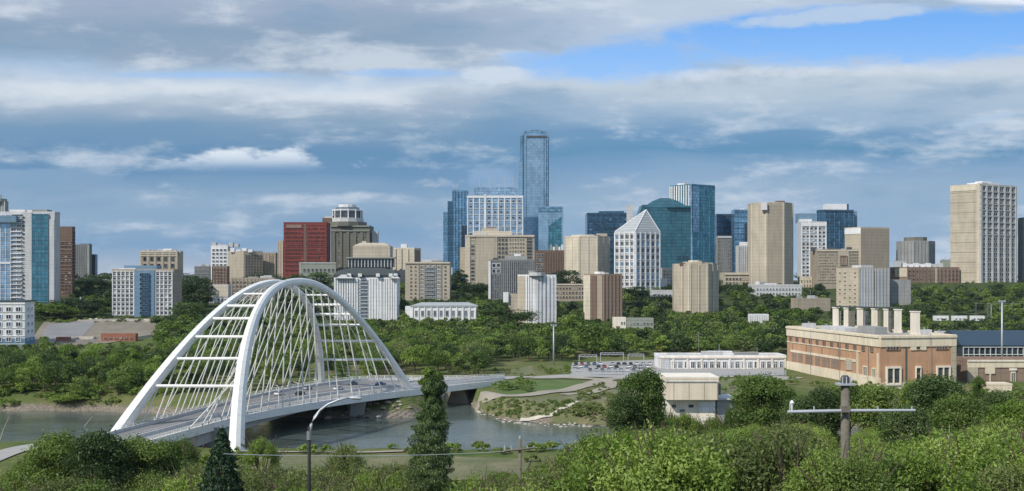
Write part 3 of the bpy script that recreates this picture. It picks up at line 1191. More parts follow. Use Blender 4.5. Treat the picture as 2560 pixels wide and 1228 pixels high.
# cross beams between the two ribs, levels read off the photograph
for zpy, lo, hi in [(965, 0.0, .5), (897, 0, .5), (842, 0, .5), (797, 0, .5), (765, 0, .5), (735, 0, .5),
                    (738, .5, 1), (762, .5, 1), (786, .5, 1), (813, .5, 1), (853, .5, 1), (899, .5, 1)]:
    def find(at, py, lo, hi):
        best = None
        for i in range(400):
            s = lo + (hi - lo) * i / 399
            p = at(s)
            yy = HZ + (CZ - p.z) * F / p.y
            if best is None or abs(yy - py) < best[0]:
                best = (abs(yy - py), p)
        return best[1]
    a, b_ = find(archL, zpy, lo, hi), find(archR, zpy, lo, hi)
    # follow true beams: equal height on both ribs
    bar('cross_beam', a, b_, 0.46 if zpy > 740 else 0.34, 'steel_white', 8)


def deck_pt(edge, s, z=0.5):
    i = s * (NE - 1)
    i0 = int(min(max(math.floor(i), 0), NE - 2))
    p = edge[i0] * (1 - (i - i0)) + edge[i0 + 1] * (i - i0)
    return Vector((p[0], p[1], DZ + z))


def nearest(edge, q):
    d = np.hypot(edge[:, 0] - q.x, edge[:, 1] - q.y)
    return int(np.argmin(d)) / (NE - 1)


NH = 27
for at, edge, rr in ((archL, EA, 0.23), (archR, EB, 0.23)):
    for k in range(1, NH):
        s = k / NH
        top = at(s)
        sp = 0.5 + (s - 0.5) * 1.0
        sb = 0.5 + (s - 0.5) * 1.16
        if sb < 0.02 or sb > 0.985:
            continue
        g0 = at(sb)
        bottom = deck_pt(edge, nearest(edge, at(sb)), 0.4)
        if (top - bottom).length < 4 or top.z < DZ + 3:
            continue
        bar('hanger', top, bottom, rr, 'steel_cable', 5)
# inner longitudinal ties between the beams, in the left and right bays
for frac in (0.3, 0.5, 0.7):
    for lo, hi in ((0.04, 0.44), (0.56, 0.97)):
        pts = []
        for i in range(9):
            s = lo + (hi - lo) * i / 8
            pts.append(archL(s).lerp(archR(s), frac) - BO)
        mb = MB()
        mb.tube(pts, 0.13, 5)
        mb.build('brace_cable', ['steel_cable'], bridge)

# railings: rails and posts
for edge, e2, t in ((EB, EA, 0.0), (EA, EB, 0.0)):
    for zz in (1.0, 1.5):
        mb = MB()
        mb.tube([(p[0] - BO.x, p[1] - BO.y, zz) for p in edge[4:]], 0.09, 5)
        mb.build('handrail', ['steel_white'], bridge)
pm = MB()
pm.box(-.1, .1, -.1, .1, 0, 1.5)
pme = mesh('rail_post', pm.v, pm.f, 'steel_white')
for edge in (EB, EA):
    for k in range(58):
        p = deck_pt(edge, 0.06 + 0.93 * k / 58, 0)
        link('rail_post', pme, bridge, p - BO + Vector((0, 0, 0)))
# lighting masts on the deck edge near the far foot, white
for k in range(6):
    p = lerp2(int((0.50 + 0.045 * k) * (NE - 1)), 0.70)
    mb = MB()
    q = Vector((p[0], p[1], DZ)) - BO
    mb.tube([q, q + Vector((0, 0, 5.5)), q + Vector((-0.5, 0.3, 6.1)), q + Vector((-1.8, 1.0, 6.3))], [0.12, 0.09, 0.08, 0.07], 5)
    mb.build('lamp_post', ['steel_white'], bridge)


# thrust blocks and piers
def block(name, foot, z0, z1, mat, top=None):
    mb = MB()
    mb.prism([(p[0] - BO.x, p[1] - BO.y) for p in foot], z0 - DZ, z1 - DZ, 0, [(p[0] - BO.x, p[1] - BO.y) for p in top] if top else None)
    return mb.build(name, [mat], bridge)


def rect(c, e, w, l):
    e = Vector((e[0], e[1])).normalized()
    n = Vector((-e.y, e.x))
    return [(c[0] + e.x * a * l / 2 + n.x * b_ * w / 2, c[1] + e.y * a * l / 2 + n.y * b_ * w / 2) for a, b_ in ((-1, -1), (-1, 1), (1, 1), (1, -1))][::-1]


for at, e in ((archL, eL), (archR, eR)):
    for s, sg in ((0.0, -1), (1.0, 1)):
        f_ = at(s)
        c0 = (f_.x - e.x * sg * 3, f_.y - e.y * sg * 3)
        c1 = (f_.x, f_.y)
        block('thrust_block', rect((f_.x - e.x * sg * 9, f_.y - e.y * sg * 9) if sg > 0 else (f_.x, f_.y), e, 6, 10), -2, f_.z - 1.2, 'concrete',
              rect(c1, e, 4.5, 7))
# wide abutment wall at the near bank and slanted pier wall at the far bank
pa, pb = lerp2(30, 0.06), lerp2(30, 0.94)
for i, zt in ((20, -0.9), (42, -0.9)):
    a, b_ = lerp2(i, 0.05), lerp2(i, 0.95)
    d = Vector((b_[0] - a[0], b_[1] - a[1])).normalized()
    n_ = Vector((-d.y, d.x)) * (4 if i == 20 else 3)
    foot = [(a[0] + n_.x, a[1] + n_.y), (a[0] - n_.x, a[1] - n_.y), (b_[0] - n_.x, b_[1] - n_.y), (b_[0] + n_.x, b_[1] + n_.y)]
    sc_ = 0.8
    cx, cy = sum(p[0] for p in foot) / 4, sum(p[1] for p in foot) / 4
    block('bridge_pier', [(cx + (p[0] - cx) * sc_, cy + (p[1] - cy) * sc_) for p in foot], -3, DZ - 1.0, 'concrete', foot)
# abutment of the curved approach at the right
a, b_ = lerp2(57, 0.02), lerp2(57, 0.98)
c_ = ((a[0] + b_[0]) / 2, (a[1] + b_[1]) / 2)
block('abutment', rect(c_, (1, -0.1), 13, 9), 0, DZ - 1.0, 'sand', rect(c_, (1, -0.1), 12, 4))
BRIDGE_KEEP = np.concatenate([lerp2(i, np.linspace(-0.15, 1.15, 8)[:, None]) if False else np.array([EA[i] * (1 - t) + EB[i] * t for t in np.linspace(-0.1, 1.15, 8)]) for i in range(0, NE)])

# ================================================================== BUILDINGS
DG = ('dark_glass', 'dark_glass', 'dark_glass', 'smoke_glass', 'smoke_glass', 'lit_glass', 'blind')
LG = ('lit_glass', 'smoke_glass', 'dark_glass')

# --- far left residential tower
b = Bld('apartment_tower', 'tall blue and white apartment tower at the left edge with curved balcony bays', -70, None, 150, 532, 755, 930, 'pale_grey', depth=11)
f = b.F[0]
f.panel(0.0, 0.475, b.vz(755), 0.975, 'pale_blue_glass', 1.1, 'curtain_wall')
f.band(21, 0.4, 1.35, 'pale_grey', 0.0, 0.475, b.vz(755), 0.975)
f.pier(8, 0.35, 1.5, 'white_wall', 0.0, 0.475, b.vz(755), 0.975, 'mullion')
f.panel(0.30, 0.475, b.vz(660), b.vz(655), 'white_wall', 1.8, 'ledge')
f.win(2, 21, 0.48, 0.60, b.vz(755), 0.97, 0.93, 0.62, ('blue_glass', 'navy_glass', 'dark_glass'), 'white_wall', 1)
f.band(21, 0.6, 1.7, 'white_wall', 0.478, 0.605, b.vz(755), 0.985, 'balcony')
f.win(1, 21, 0.605, 0.65, b.vz(755), 0.97, 0.9, 0.5, DG, 'pale_grey')
f.panel(0.655, 0.73, 0.0, 1.0, 'pale_grey', 1.5)
f.panel(0.735, 0.93, b.vz(755), 0.985, 'teal_glass', 1.2, 'curtain_wall')
f.band(15, 0.28, 1.45, 'blue_grey', 0.735, 0.93, b.vz(755), 0.985)
f.pier(4, 0.3, 1.42, 'blue_grey', 0.735, 0.93, b.vz(755), 0.985, 'mullion')
f.panel(0.94, 1.0, 0.0, 0.93, 'pale_grey', 1.0)
b.boxpx('plant_room', 70, 118, 524, 534, 938, 'grey_wall', 10)
b.boxpx('sky_lobby', -60, 40, 540, 556, 925, 'blue_grey', 4)
b.roof_kit(2, 3)
b2 = Bld('rooftop_tower', 'round topped pale tower rising behind the blue and white apartment tower', -30, None, 21, 505, 600, 1060, 'sage_grey', depth=14)
b2.prism('drum', ngon(b2.cx + 1, b2.cy, 7.0, 14), b2.z1, Zp(497, 1060), 'sage_grey')
b2.prism('beacon_room', ngon(b2.cx, b2.cy, 3.4, 12), Zp(497, 1060), Zp(487, 1060), 'white_wall')
b2.F[0].pier(6, 0.8, 0.5, 'pale_grey')

b = Bld('office_tower', 'dark brown slab tower beside the blue and white apartment tower', 140, None, 188, 569, 740, 1010, 'brown_wall', depth=20)
b.F[0].win(4, 16, 0.05, 0.95, b.vz(735), 0.80, 0.7, 0.5, DG, 'mid_brown')
b.F[0].band(9, 0.5, 0.5, 'mid_brown', 0, 1, 0.35, 0.8)
b.F[1].win(3, 14, 0.05, 0.95, 0.3, 0.95, 0.6, 0.5, DG, 'brown_wall')

b = Bld('office_tower', 'dark grey green tower with a pale edge fin behind the brown slab', 188, None, 230, 613, 700, 1250, 'mid_grey', depth=24, vis_base=680)
b.F[0].pier(7, 0.6, 0.6, 'grey_wall')
b.F[0].panel(0.86, 1.0, 0, 1.0, 'sage_grey', 1.0, 'fin')
b.boxpx('plant_room', 200, 222, 609, 614, 1255, 'mid_grey')
b = Bld('office_block', 'small dark block right of the grey green tower at far left', 230, None, 244, 638, 700, 1260, 'navy_glass', depth=20, vis_base=680)
b.F[0].pier(3, 0.5, 0.4, 'dark_grey')

b = Bld('apartment_block', 'low white block with paired dark windows at the left edge above the river trees', -120, 62, 86, 758, 862, 700, 'white_wall', dl=694, dr=722, roof='roof_dark')
b.F[0].win(7, 5, 0.04, 0.98, b.vz(858), 0.95, 0.58, 0.62, ('blue_glass', 'dark_glass', 'smoke_glass'), 'white_wall', 1)
b.F[0].band(6, 0.35, 0.35, 'white_wall', 0, 1, b.vz(860), 0.98)
b.F[1].win(2, 5, 0.1, 0.9, b.vz(858), 0.95, 0.45, 0.45, DG, 'white_wall')
b.prism('roof_edge', b.inset(1.03), b.z1 + 0.8, b.z1 + 1.6, 'roof_dark')
b.prism('ground_floor', b.inset(1.012), b.z0, Zp(846, 700), 'blue_grey')

# --- block with the blue centre bay
b = Bld('apartment_block', 'white gridded apartment block with a tall blue glazed bay in its middle', 280, None, 455, 676, 790, 870, 'tan', depth=22)
f = b.F[0]
vb = b.vz(788)
for u0, u1, n in ((0.015, 0.36, 5), (0.715, 0.98, 4)):
    f.win(n, 10, u0, u1, vb, 0.96, 0.72, 0.6, DG, 'white_wall')
    f.pier(n, 0.55, 1.0, 'white_wall', u0, u1, vb, 0.98)
    f.band(11, 0.45, 0.8, 'white_wall', u0, u1, vb, 0.98)
f.panel(0.37, 0.70, 0, 1.0, 'blue_grey', 1.6, 'centre_bay')
f.win(2, 9, 0.46, 0.62, vb, 0.96, 0.8, 0.68, ('dark_glass', 'blue_glass'), 'blue_grey', 1, dep=4.4)
b.boxpx('penthouse', 310, 392, 664, 678, 876, 'blue_grey', 12)
b.roof_kit(3, 11)

b = Bld('hotel_block', 'beige tower with tall recessed windows and masts above the gridded white block', 350, None, 458, 630, 690, 1100, 'beige', depth=26, vis_base=690)
f = b.F[0]
f.win(5, 3, 0.04, 0.96, 0.35, 0.9, 0.55, 0.7, ('smoke_glass', 'dark_glass'), 'tan')
f.pier(5, 1.8, 0.6, 'beige', 0.02, 0.98)
f.band(3, 1.0, 0.8, 'light_beige', 0, 1, 0.9, 1.0)
for k in range(9):
    b.boxpx('roof_unit', 356 + k * 11, 363 + k * 11, 630 - random.uniform(2, 7), 632, 1102, random.choice(['light_beige', 'pale_grey']), 4)
b.roof_kit(2, 5)

# --- cluster left of the red block
b = Bld('office_tower', 'white and glass tower with a cluttered bright roof left of the beige slab', 527, None, 576, 616, 672, 1200, 'white_wall', depth=24, vis_base=700)
f = b.F[0]
f.win(4, 5, 0.05, 0.95, 0.45, 0.95, 0.75, 0.6, LG, 'white_wall')
for k in range(5):
    b.boxpx('roof_unit', 530 + k * 14, 540 + k * 14, 606 + (k % 3) * 4, 618, 1203, random.choice(['white_wall', 'pale_grey']), 6)
b.roof_kit(1, 6)
b = Bld('brick_block', 'brown brick block below the white tower with the cluttered roof', 530, None, 574, 668, 716, 1090, 'mid_brown', depth=20, vis_base=740)
b.F[0].pier(5, 0.5, 0.4, 'brown_wall')
b.F[0].win(5, 5, 0.04, 0.96, 0.3, 0.95, 0.4, 0.4, DG, 'mid_brown')
b = Bld('office_tower', 'beige slab with one blank bay and one dark gridded bay behind the arch top', 570, 609, 657, 630, 705, 1130, 'beige', dl=1135, dr=1140, vis_base=705)
b.F[1].win(6, 9, 0.06, 0.96, 0.2, 0.93, 0.7, 0.6, ('smoke_glass', 'dark_glass'), 'tan')
for k in range(4):
    b.boxpx('roof_unit', 575 + k * 15, 586 + k * 15, 620 + (k % 2) * 4, 631, 1132, random.choice(['light_beige', 'white_wall']), 6)
b = Bld('office_tower', 'narrow tan tower between the beige slab and the red block', 655, None, 694, 634, 700, 1150, 'tan', depth=20, vis_base=700)
b.F[0].pier(4, 0.8, 0.5, 'beige')
b.F[0].win(1, 5, 0.55, 0.9, 0.55, 0.95, 0.6, 0.5, DG, 'tan')
b = Bld('low_block', 'pale two tone block seen left of the arch top above dark trees', 522, None, 578, 714, 795, 960, 'pale_grey', depth=20, vis_base=790)
b.F[0].panel(0.0, 1.0, b.vz(742), 1.0, 'light_beige', 0.4)
b.F[0].win(5, 5, 0.05, 0.95, b.vz(790), b.vz(745), 0.5, 0.5, DG, 'pale_grey')
b = Bld('apartment_block', 'tan apartment block with small dark windows directly behind the arch top', 576, None, 700, 697, 790, 985, 'tan', depth=22, vis_base=770)
b.F[0].win(11, 8, 0.03, 0.97, b.vz(780), 0.96, 0.55, 0.5, ('dark_glass', 'smoke_glass', 'lit_glass'), 'beige')
b.F[0].pier(11, 0.5, 0.5, 'beige', 0.03, 0.97)
b.roof_kit(3, 8)

# --- red block
b = Bld('red_building', 'red brick slab tower with a dark vertical slot in its face', 709, None, 826, 558, 690, 1120, 'red_brick', depth=24, vis_base=690)
f = b.F[0]
f.panel(0.475, 0.53, 0.2, 0.985, 'brown_wall', 0.18, 'dark_slot')
f.band(12, 0.5, 0.3, 'red_brick', 0.0, 0.47, 0.2, 0.97)
f.band(12, 0.5, 0.3, 'red_brick', 0.535, 1.0, 0.2, 0.97)
f.win(7, 11, 0.03, 0.46, 0.22, 0.95, 0.62, 0.3, ('smoke_glass', 'dark_glass'), 'red_brick', skip=0.1)
f.win(7, 11, 0.55, 0.97, 0.22, 0.95, 0.62, 0.3, ('smoke_glass', 'dark_glass'), 'red_brick', skip=0.1)
f.win(4, 1, 0.64, 0.98, 0.10, 0.17, 0.8, 0.6, DG, 'red_brick')
f.panel(0.06, 0.42, 0.925, 0.975, 'mid_brown', 0.5, 'faded_sign')
b = Bld('narrow_slab', 'narrow pale beige slab against the left side of the red block', 694, None, 711, 604, 690, 1135, 'beige', depth=16, vis_base=690)
b.F[0].pier(2, 0.5, 0.3, 'light_beige')
b = Bld('low_block', 'low sage grey block standing in front of the red tower', 748, 752, 840, 658, 694, 1075, 'sage_grey', dl=1082, dr=1078, vis_base=690)
b.F[1].win(8, 2, 0.04, 0.97, 0.3, 0.9, 0.5, 0.4, ('smoke_glass',), 'sage_grey')
b.F[1].band(1, 0.8, 0.5, 'pale_grey', 0, 1, 1.0, 1.0)

# --- stone hotel tower with glass crown
b = Bld('stone_hotel', 'dark stone tower carrying a rounded glass and white crown right of the red block', 827, None, 934, 566, 690, 1180, 'stone_grey', depth=34, vis_base=680)
f = b.F[0]
f.pier(5, 3.0, 1.0, 'stone_grey', 0.08, 0.98, 0.2, 0.9)
f.win(4, 5, 0.14, 0.94, 0.25, 0.92, 0.5, 0.62, DG, 'stone_grey', 1)
f.band(2, 1.0, 1.4, 'sage_grey', 0, 1.0, 0.92, 1.0, 'cornice')
cx, cy = X(868, 1195), 1197
for r_, y0, y1, mt in ((21, 567, 556, 'stone_grey'), (17.5, 556, 546, 'pale_grey'), (15.5, 546, 528, 'smoke_glass'), (16.5, 528, 525, 'white_wall'),
                       (13, 525, 519, 'lit_glass'), (9.5, 519, 512, 'white_wall')):
    b.prism('crown_tier', ngon(cx, cy, r_, 12, 0.2), Zp(y0, 1195), Zp(y1, 1195), mt)
for k in range(12):
    a = 0.2 + 2 * pi * k / 12
    mb = MB()
    mb.box(-.5, .5, -.5, .5, Zp(548, 1195) - b.z0, Zp(524, 1195) - b.z0)
    mb.build('crown_column', ['white_wall'], b.root, (cx + 16 * cos(a) - b.cx, cy + 16 * sin(a) - b.cy, 0))
b.boxpx('side_turret', 806, 828, 545, 560, 1190, 'brown_wall', 10)
b.boxpx('side_turret', 812, 832, 540, 548, 1192, 'pale_grey', 6)
b.boxpx('side_wing', 930, 944, 578, 612, 1188, 'pale_grey', 10)
b.roof_kit(1, 7)

b = Bld('museum_block', 'beige block with a shallow curved top above a glazed storey right of the arch top', 882, None, 982, 618, 668, 1040, 'beige', depth=24, vis_base=668)
b.prism('curved_roof', b.inset(0.99), b.z1, b.z1 + 2.2, 'beige', b.inset(0.9))
b.prism('curved_roof', b.inset(0.9), b.z1 + 2.2, b.z1 + 4.2, 'beige', b.inset(0.62))
b.boxpx('roof_lantern', 905, 915, 603, 615, 1045, 'light_beige', 5)
b.boxpx('glazed_storey', 868, 985, 646, 668, 1030, 'smoke_glass', 9)
for k in range(14):
    b.boxpx('mullion', 870 + k * 8.2, 872 + k * 8.2, 645, 668, 1028.5, 'pale_grey', 1.0)
b.boxpx('glazed_roof', 866, 987, 643, 646, 1027, 'sage_grey', 12)

# --- white block with dark mansard roof
b = Bld('apartment_block', 'white fluted apartment block under a dark green curved roof right of the arch', 835, None, 1000, 696, 800, 850, 'white_wall', depth=24)
f = b.F[0]
vb = b.vz(798)
f.pier(9, 1.1, 1.1, 'white_wall', 0.02, 0.37, 0, 1.0)
f.pier(4, 1.6, 1.3, 'white_wall', 0.57, 0.74, 0, 1.0)
f.pier(6, 1.3, 1.0, 'white_wall', 0.76, 0.99, 0, 1.0)
f.win(1, 11, 0.41, 0.55, vb, 0.98, 0.9, 0.62, DG, 'white_wall', 2)
f.balconies(11, 0.405, 0.555, vb, 0.98, 'white_wall')
f.win(3, 10, 0.10, 0.36, vb, 0.95, 0.3, 0.4, ('smoke_glass', 'lit_glass'), 'white_wall')
f.win(2, 10, 0.60, 0.72, vb, 0.95, 0.25, 0.4, ('smoke_glass', 'lit_glass'), 'white_wall')
zt = b.z1
b.prism('mansard_roof', b.inset(1.0), zt, zt + 2.6, 'roof_dark', b.inset(1.03))
b.prism('mansard_roof', b.inset(1.03), zt + 2.6, zt + 6.0, 'roof_dark', b.inset(0.88))
b.prism('mansard_roof', b.inset(0.88), zt + 6.0, zt + 8.2, 'roof_dark', b.inset(0.5))
for px in (868, 895, 940, 972, 984):
    b.boxpx('dormer', px, px + 9, 684, 692, 846, 'white_wall', 5)
# pediment at its left corner
b.prism('corner_gable', [(X(838, 846), 846), (X(884, 846), 846), (X(884, 846), 852), (X(838, 846), 852)], zt, zt + 2.8, 'white_wall',
        [(X(854, 846), 846), (X(868, 846), 846), (X(868, 846), 852), (X(854, 846), 852)])
b.prism('corner_gable', [(X(975, 846), 846), (X(999, 846), 846), (X(999, 846), 852), (X(975, 846), 852)], zt, zt + 2.0, 'white_wall',
        [(X(983, 846), 846), (X(991, 846), 846), (X(991, 846), 852), (X(983, 846), 852)])

b = Bld('office_tower', 'small pale beige tower with dark right bay left of the big blue cluster', 985, 1036, 1052, 622, 665, 1080, 'light_beige', dl=1082, dr=1094, vis_base=660)
b.F[0].pier(3, 2.0, 1.0, 'light_beige', 0.0, 1.0)
b.boxpx('plant_room', 1002, 1017, 610, 623, 1086, 'white_wall', 8)
b.F[1].panel(0.1, 0.9, 0.1, 0.97, 'mid_brown', 0.3)

b = Bld('apartment_block', 'tan apartment block with a glazed balcony strip above the white pavilion', 1013, None, 1128, 658, 752, 985, 'beige', depth=24, vis_base=750)
f = b.F[0]
vb = b.vz(748)
f.win(5, 9, 0.32, 0.80, vb, 0.95, 0.7, 0.55, ('dark_glass', 'lit_glass', 'blue_glass'), 'white_wall')
f.balconies(9, 0.45, 0.66, vb, 0.95, 'pale_grey')
f.win(2, 9, 0.08, 0.28, vb, 0.95, 0.35, 0.4, DG, 'tan')
f.win(1, 9, 0.84, 0.96, vb, 0.95, 0.4, 0.4, DG, 'tan')
f.band(1, 0.7, 1.0, 'light_beige', 0, 1, 1.0, 1.0, 'cornice')
f.pier(4, 0.7, 0.7, 'tan', 0.31, 0.81)
b.boxpx('plant_room', 1055, 1095, 649, 659, 992, 'pale_grey', 8)
b.roof_kit(1, 19)

b = Bld('pavilion', 'low white pavilion with a shallow grey roof among trees right of the fluted block', 1030, None, 1192, 768, 802, 830, 'white_wall', depth=18, vis_base=796)
b.prism('grey_roof', b.inset(1.05), b.z1, b.z1 + 1.2, 'roof_grey')
b.prism('grey_roof', b.inset(1.03), b.z1 + 1.2, b.z1 + 3.4, 'roof_grey', b.inset(0.75))
f = b.F[0]
f.pier(10, 0.8, 0.6, 'white_wall')
f.win(10, 1, 0.02, 0.98, b.vz(796), 0.92, 0.45, 0.62, ('lit_glass', 'smoke_glass', 'dark_glass'), 'pale_grey', 1)
b.boxpx('side_wing', 1013, 1036, 766, 800, 836, 'white_wall', 10)

# --- the tall blue cluster
b = Bld('glass_tower', 'dark blue stepped glass tower at the left of the tall blue cluster', 1131, None, 1172, 478, 668, 1500, 'blue_glass', depth=36, vis_base=660)
MATS['navy_like'] = MATS['navy_glass']
b.F[0].pier(5, 0.8, 0.7, 'navy_glass', 0, 1, 0, 1, 'mullion')
b.F[0].panel(0.62, 0.95, 0.1, 0.62, 'dark_glass', 0.3, 'dark_bay')
b.boxpx('stepped_wing', 1119, 1133, 503, 668, 1508, 'navy_glass', 30)
b.boxpx('stepped_wing', 1108, 1121, 530, 668, 1516, 'blue_glass', 26)
b.boxpx('crown', 1133, 1165, 473, 479, 1505, 'pale_blue_glass', 26)
b.roof_kit(1, 21)
b = Bld('office_tower', 'pale white blue gridded office tower left of the tallest skyscraper', 1168, None, 1308, 490, 660, 1420, 'pale_blue_glass', depth=36, vis_base=600)
f = b.F[0]
f.pier(9, 1.3, 0.9, 'white_wall', 0, 1, 0, 1)
f.band(14, 0.9, 0.6, 'pale_grey', 0, 1, 0.1, 0.99)
f.panel(0.30, 0.34, 0, 1.02, 'white_wall', 1.4, 'fin')
f.win(9, 13, 0.01, 0.99, 0.15, 0.97, 0.5, 0.45, ('blue_glass', 'pale_blue_glass', 'navy_glass'), 'pale_grey', skip=0.15)
f.band(1, 3.0, 1.1, 'white_wall', 0, 1, 0.99, 0.99, 'crown_band')
b.boxpx('plant_room', 1185, 1296, 468, 491, 1436, 'pale_blue_glass', 16)
for px in (1199, 1224, 1236, 1262, 1281):
    mb = MB()
    mb.tube([(0, 0, 0), (0, 0, random.uniform(8, 19))], 0.3, 5)
    mb.build('mast', ['pale_metal'], b.root, (X(px, 1440) - b.cx, 1440 - b.cy, Zp(468, 1440) - b.z0))
b = Bld('skyscraper', 'tallest blue glass skyscraper with a dark slot under its chamfered top', 1306, None, 1372, 338, 640, 1480, 'sky_glass', depth=34, vis_base=600)
f = b.F[0]
f.panel(0.0, 0.035, 0, 1.0, 'navy_glass', 0.9, 'edge_fin')
f.panel(0.90, 1.0, 0, 0.99, 'navy_glass', 0.9, 'edge_fin')
f.panel(0.80, 0.83, 0, 0.98, 'blue_glass', 0.7, 'fin')
f.panel(0.12, 0.14, 0, 0.98, 'blue_glass', 0.7, 'fin')
f.panel(0.14, 0.92, 0.982, 0.995, 'dark_grey', 1.0, 'dark_slot')
f.panel(0.93, 0.96, 0, 0.99, 'pale_blue_glass', 1.2, 'fin')
b.prism('chamfered_top', b.foot, b.z1, Zp(326, 1480), 'blue_glass', b.inset(0.86))
b.prism('plant_room', b.inset(0.3), Zp(326, 1480), Zp(322, 1480), 'dark_grey')
b.boxpx('side_bay', 1297, 1307, 405, 640, 1486, 'sky_glass', 22)
b.boxpx('side_bay', 1300, 1312, 340, 408, 1490, 'blue_glass', 18)
b = Bld('glass_annex', 'lower blue glass building with a sloping dark panel joined to the skyscraper foot', 1345, None, 1408, 518, 645, 1400, 'sky_glass', depth=30, vis_base=610)
f = b.F[0]
f.panel(0, 1.0, 0.94, 1.0, 'blue_glass', 0.8, 'crown_band')
f.panel(0.93, 1.0, 0, 1.0, 'pale_blue_glass', 0.9, 'edge_fin')
mb = MB()
A_, B_ = Vector((b.foot[0][0], b.foot[0][1], 0)), Vector((b.foot[1][0], b.foot[1][1], 0))
o_ = Vector((b.cx, b.cy, b.z0))
pz = lambda u, py: A_.lerp(B_, u) + Vector((0, -0.5, Zp(py, 1400))) - o_
mb.add([pz(0.38, 628), pz(0.93, 628), pz(0.93, 542), pz(0.40, 566), pz(0.38, 628) + Vector((0, .6, 0)), pz(0.93, 628) + Vector((0, .6, 0)),
        pz(0.93, 542) + Vector((0, .6, 0)), pz(0.40, 566) + Vector((0, .6, 0))], [(0, 1, 2, 3), (3, 2, 6, 7), (0, 3, 7, 4), (1, 5, 6, 2)])
mb.build('sloping_panel', ['teal_glass'], b.root)
f.pier(4, 0.4, 0.9, 'blue_glass', 0.4, 0.93, 0.1, 0.85, 'mullion')
f.band(5, 0.5, 0.75, 'blue_glass', 0.4, 0.93, 0.15, 0.75)

b = Bld('office_tower', 'broad beige tower with dark glazed bays in front of the blue cluster', 1163, None, 1336, 590, 712, 1130, 'beige', depth=34, vis_base=710)
f = b.F[0]
f.panel(0.0, 0.07, 0, 1.0, 'light_beige', 0.8, 'corner_pier')
f.win(1, 12, 0.07, 0.15, 0.1, 0.97, 0.8, 0.7, DG, 'beige')
f.panel(0.16, 0.43, 0, 0.985, 'beige', 0.5, 'blank_bay')
f.panel(0.44, 0.455, 0, 1.0, 'light_beige', 1.0, 'fin')
f.win(3, 9, 0.47, 0.62, 0.2, 0.96, 0.8, 0.75, ('smoke_glass', 'dark_glass'), 'tan')
f.win(6, 10, 0.63, 0.86, 0.2, 0.96, 0.6, 0.5, ('smoke_glass', 'lit_glass'), 'light_beige')
f.win(1, 14, 0.88, 0.98, 0.1, 0.97, 0.95, 0.8, ('dark_glass', 'smoke_glass'), 'tan')
f.band(1, 1.2, 1.2, 'light_beige', 0, 1, 0.995, 0.995, 'cornice')
b.boxpx('plant_room', 1185, 1280, 578, 591, 1140, 'light_beige', 14)
b.boxpx('plant_room', 1205, 1245, 571, 579, 1144, 'beige', 10)
b.boxpx('plant_room', 1216, 1236, 567, 572, 1146, 'mid_brown', 6)
b.boxpx('side_wing', 1150, 1166, 618, 690, 1140, 'beige', 20)
b.roof_kit(2, 31)

b = Bld('office_tower', 'dark grey ribbed tower with a white left edge standing before the broad beige tower', 1221, None, 1336, 652, 752, 990, 'mid_grey', depth=24, vis_base=750)
f = b.F[0]
f.panel(0.0, 0.05, 0.0, 1.0, 'white_wall', 0.9, 'edge_fin')
f.win(2, 2, 0.07, 0.27, 0.68, 0.95, 0.85, 0.8, LG, 'white_wall')
f.pier(16, 0.6, 0.7, 'grey_wall', 0.28, 1.0, 0, 1.0)
f.win(4, 11, 0.06, 0.29, 0.1, 0.66, 0.5, 0.5, DG, 'grey_wall')
f.win(14, 13, 0.30, 0.98, 0.1, 0.97, 0.35, 0.45, DG, 'mid_grey', skip=0.2)
b.boxpx('plant_room', 1262, 1318, 640, 653, 1000, 'grey_wall', 10)
b.boxpx('roof_unit', 1285, 1302, 635, 641, 1002, 'white_wall', 6)
b.boxpx('roof_unit', 1232, 1246, 645, 653, 998, 'dark_grey', 6)

b = Bld('apartment_tower', 'bright white slender tower with round edged ribs and a boxy left annex', 1294, 1340, 1390, 690, 812, 830, 'white_wall', dl=836, dr=834, vis_base=808)
b.F[0].panel(0, 0.52, 0, 1.0, 'beige', 0.4)
b.F[1].pier(5, 1.5, 1.3, 'white_wall')
b.F[0].pier(4, 1.1, 0.9, 'white_wall', 0.5, 1.0)
b.F[1].panel(0.40, 0.52, 0, 0.99, 'pale_grey', 0.3)
b.prism('plant_room', ngon(b.cx, b.cy - 3, 6.2, 12), b.z1, b.z1 + 2.6, 'pale_grey')
b.prism('plant_room', ngon(b.cx - 3, b.cy - 3, 3.6, 10), b.z1 + 2.6, b.z1 + 4.0, 'grey_wall')
b.boxpx('annex', 1270, 1296, 735, 786, 838, 'beige', 12)
b.boxpx('annex', 1258, 1271, 731, 756, 836, 'white_wall', 10)
b.roof_kit(1, 33)

b = Bld('office_block', 'dark brown block with a glazed left end between two beige towers', 1337, None, 1414, 628, 685, 1200, 'brown_wall', depth=24, vis_base=680)
b.F[0].pier(13, 0.6, 0.6, 'mid_brown', 0.3, 1.0)
b.F[0].win(3, 5, 0.02, 0.28, 0.2, 0.95, 0.7, 0.6, DG, 'pale_grey')
for k in range(5):
    b.boxpx('roof_unit', 1375 + k * 7, 1380 + k * 7, 612 + (k % 2) * 5, 629, 1203, random.choice(['white_wall', 'sage_grey']), 5)


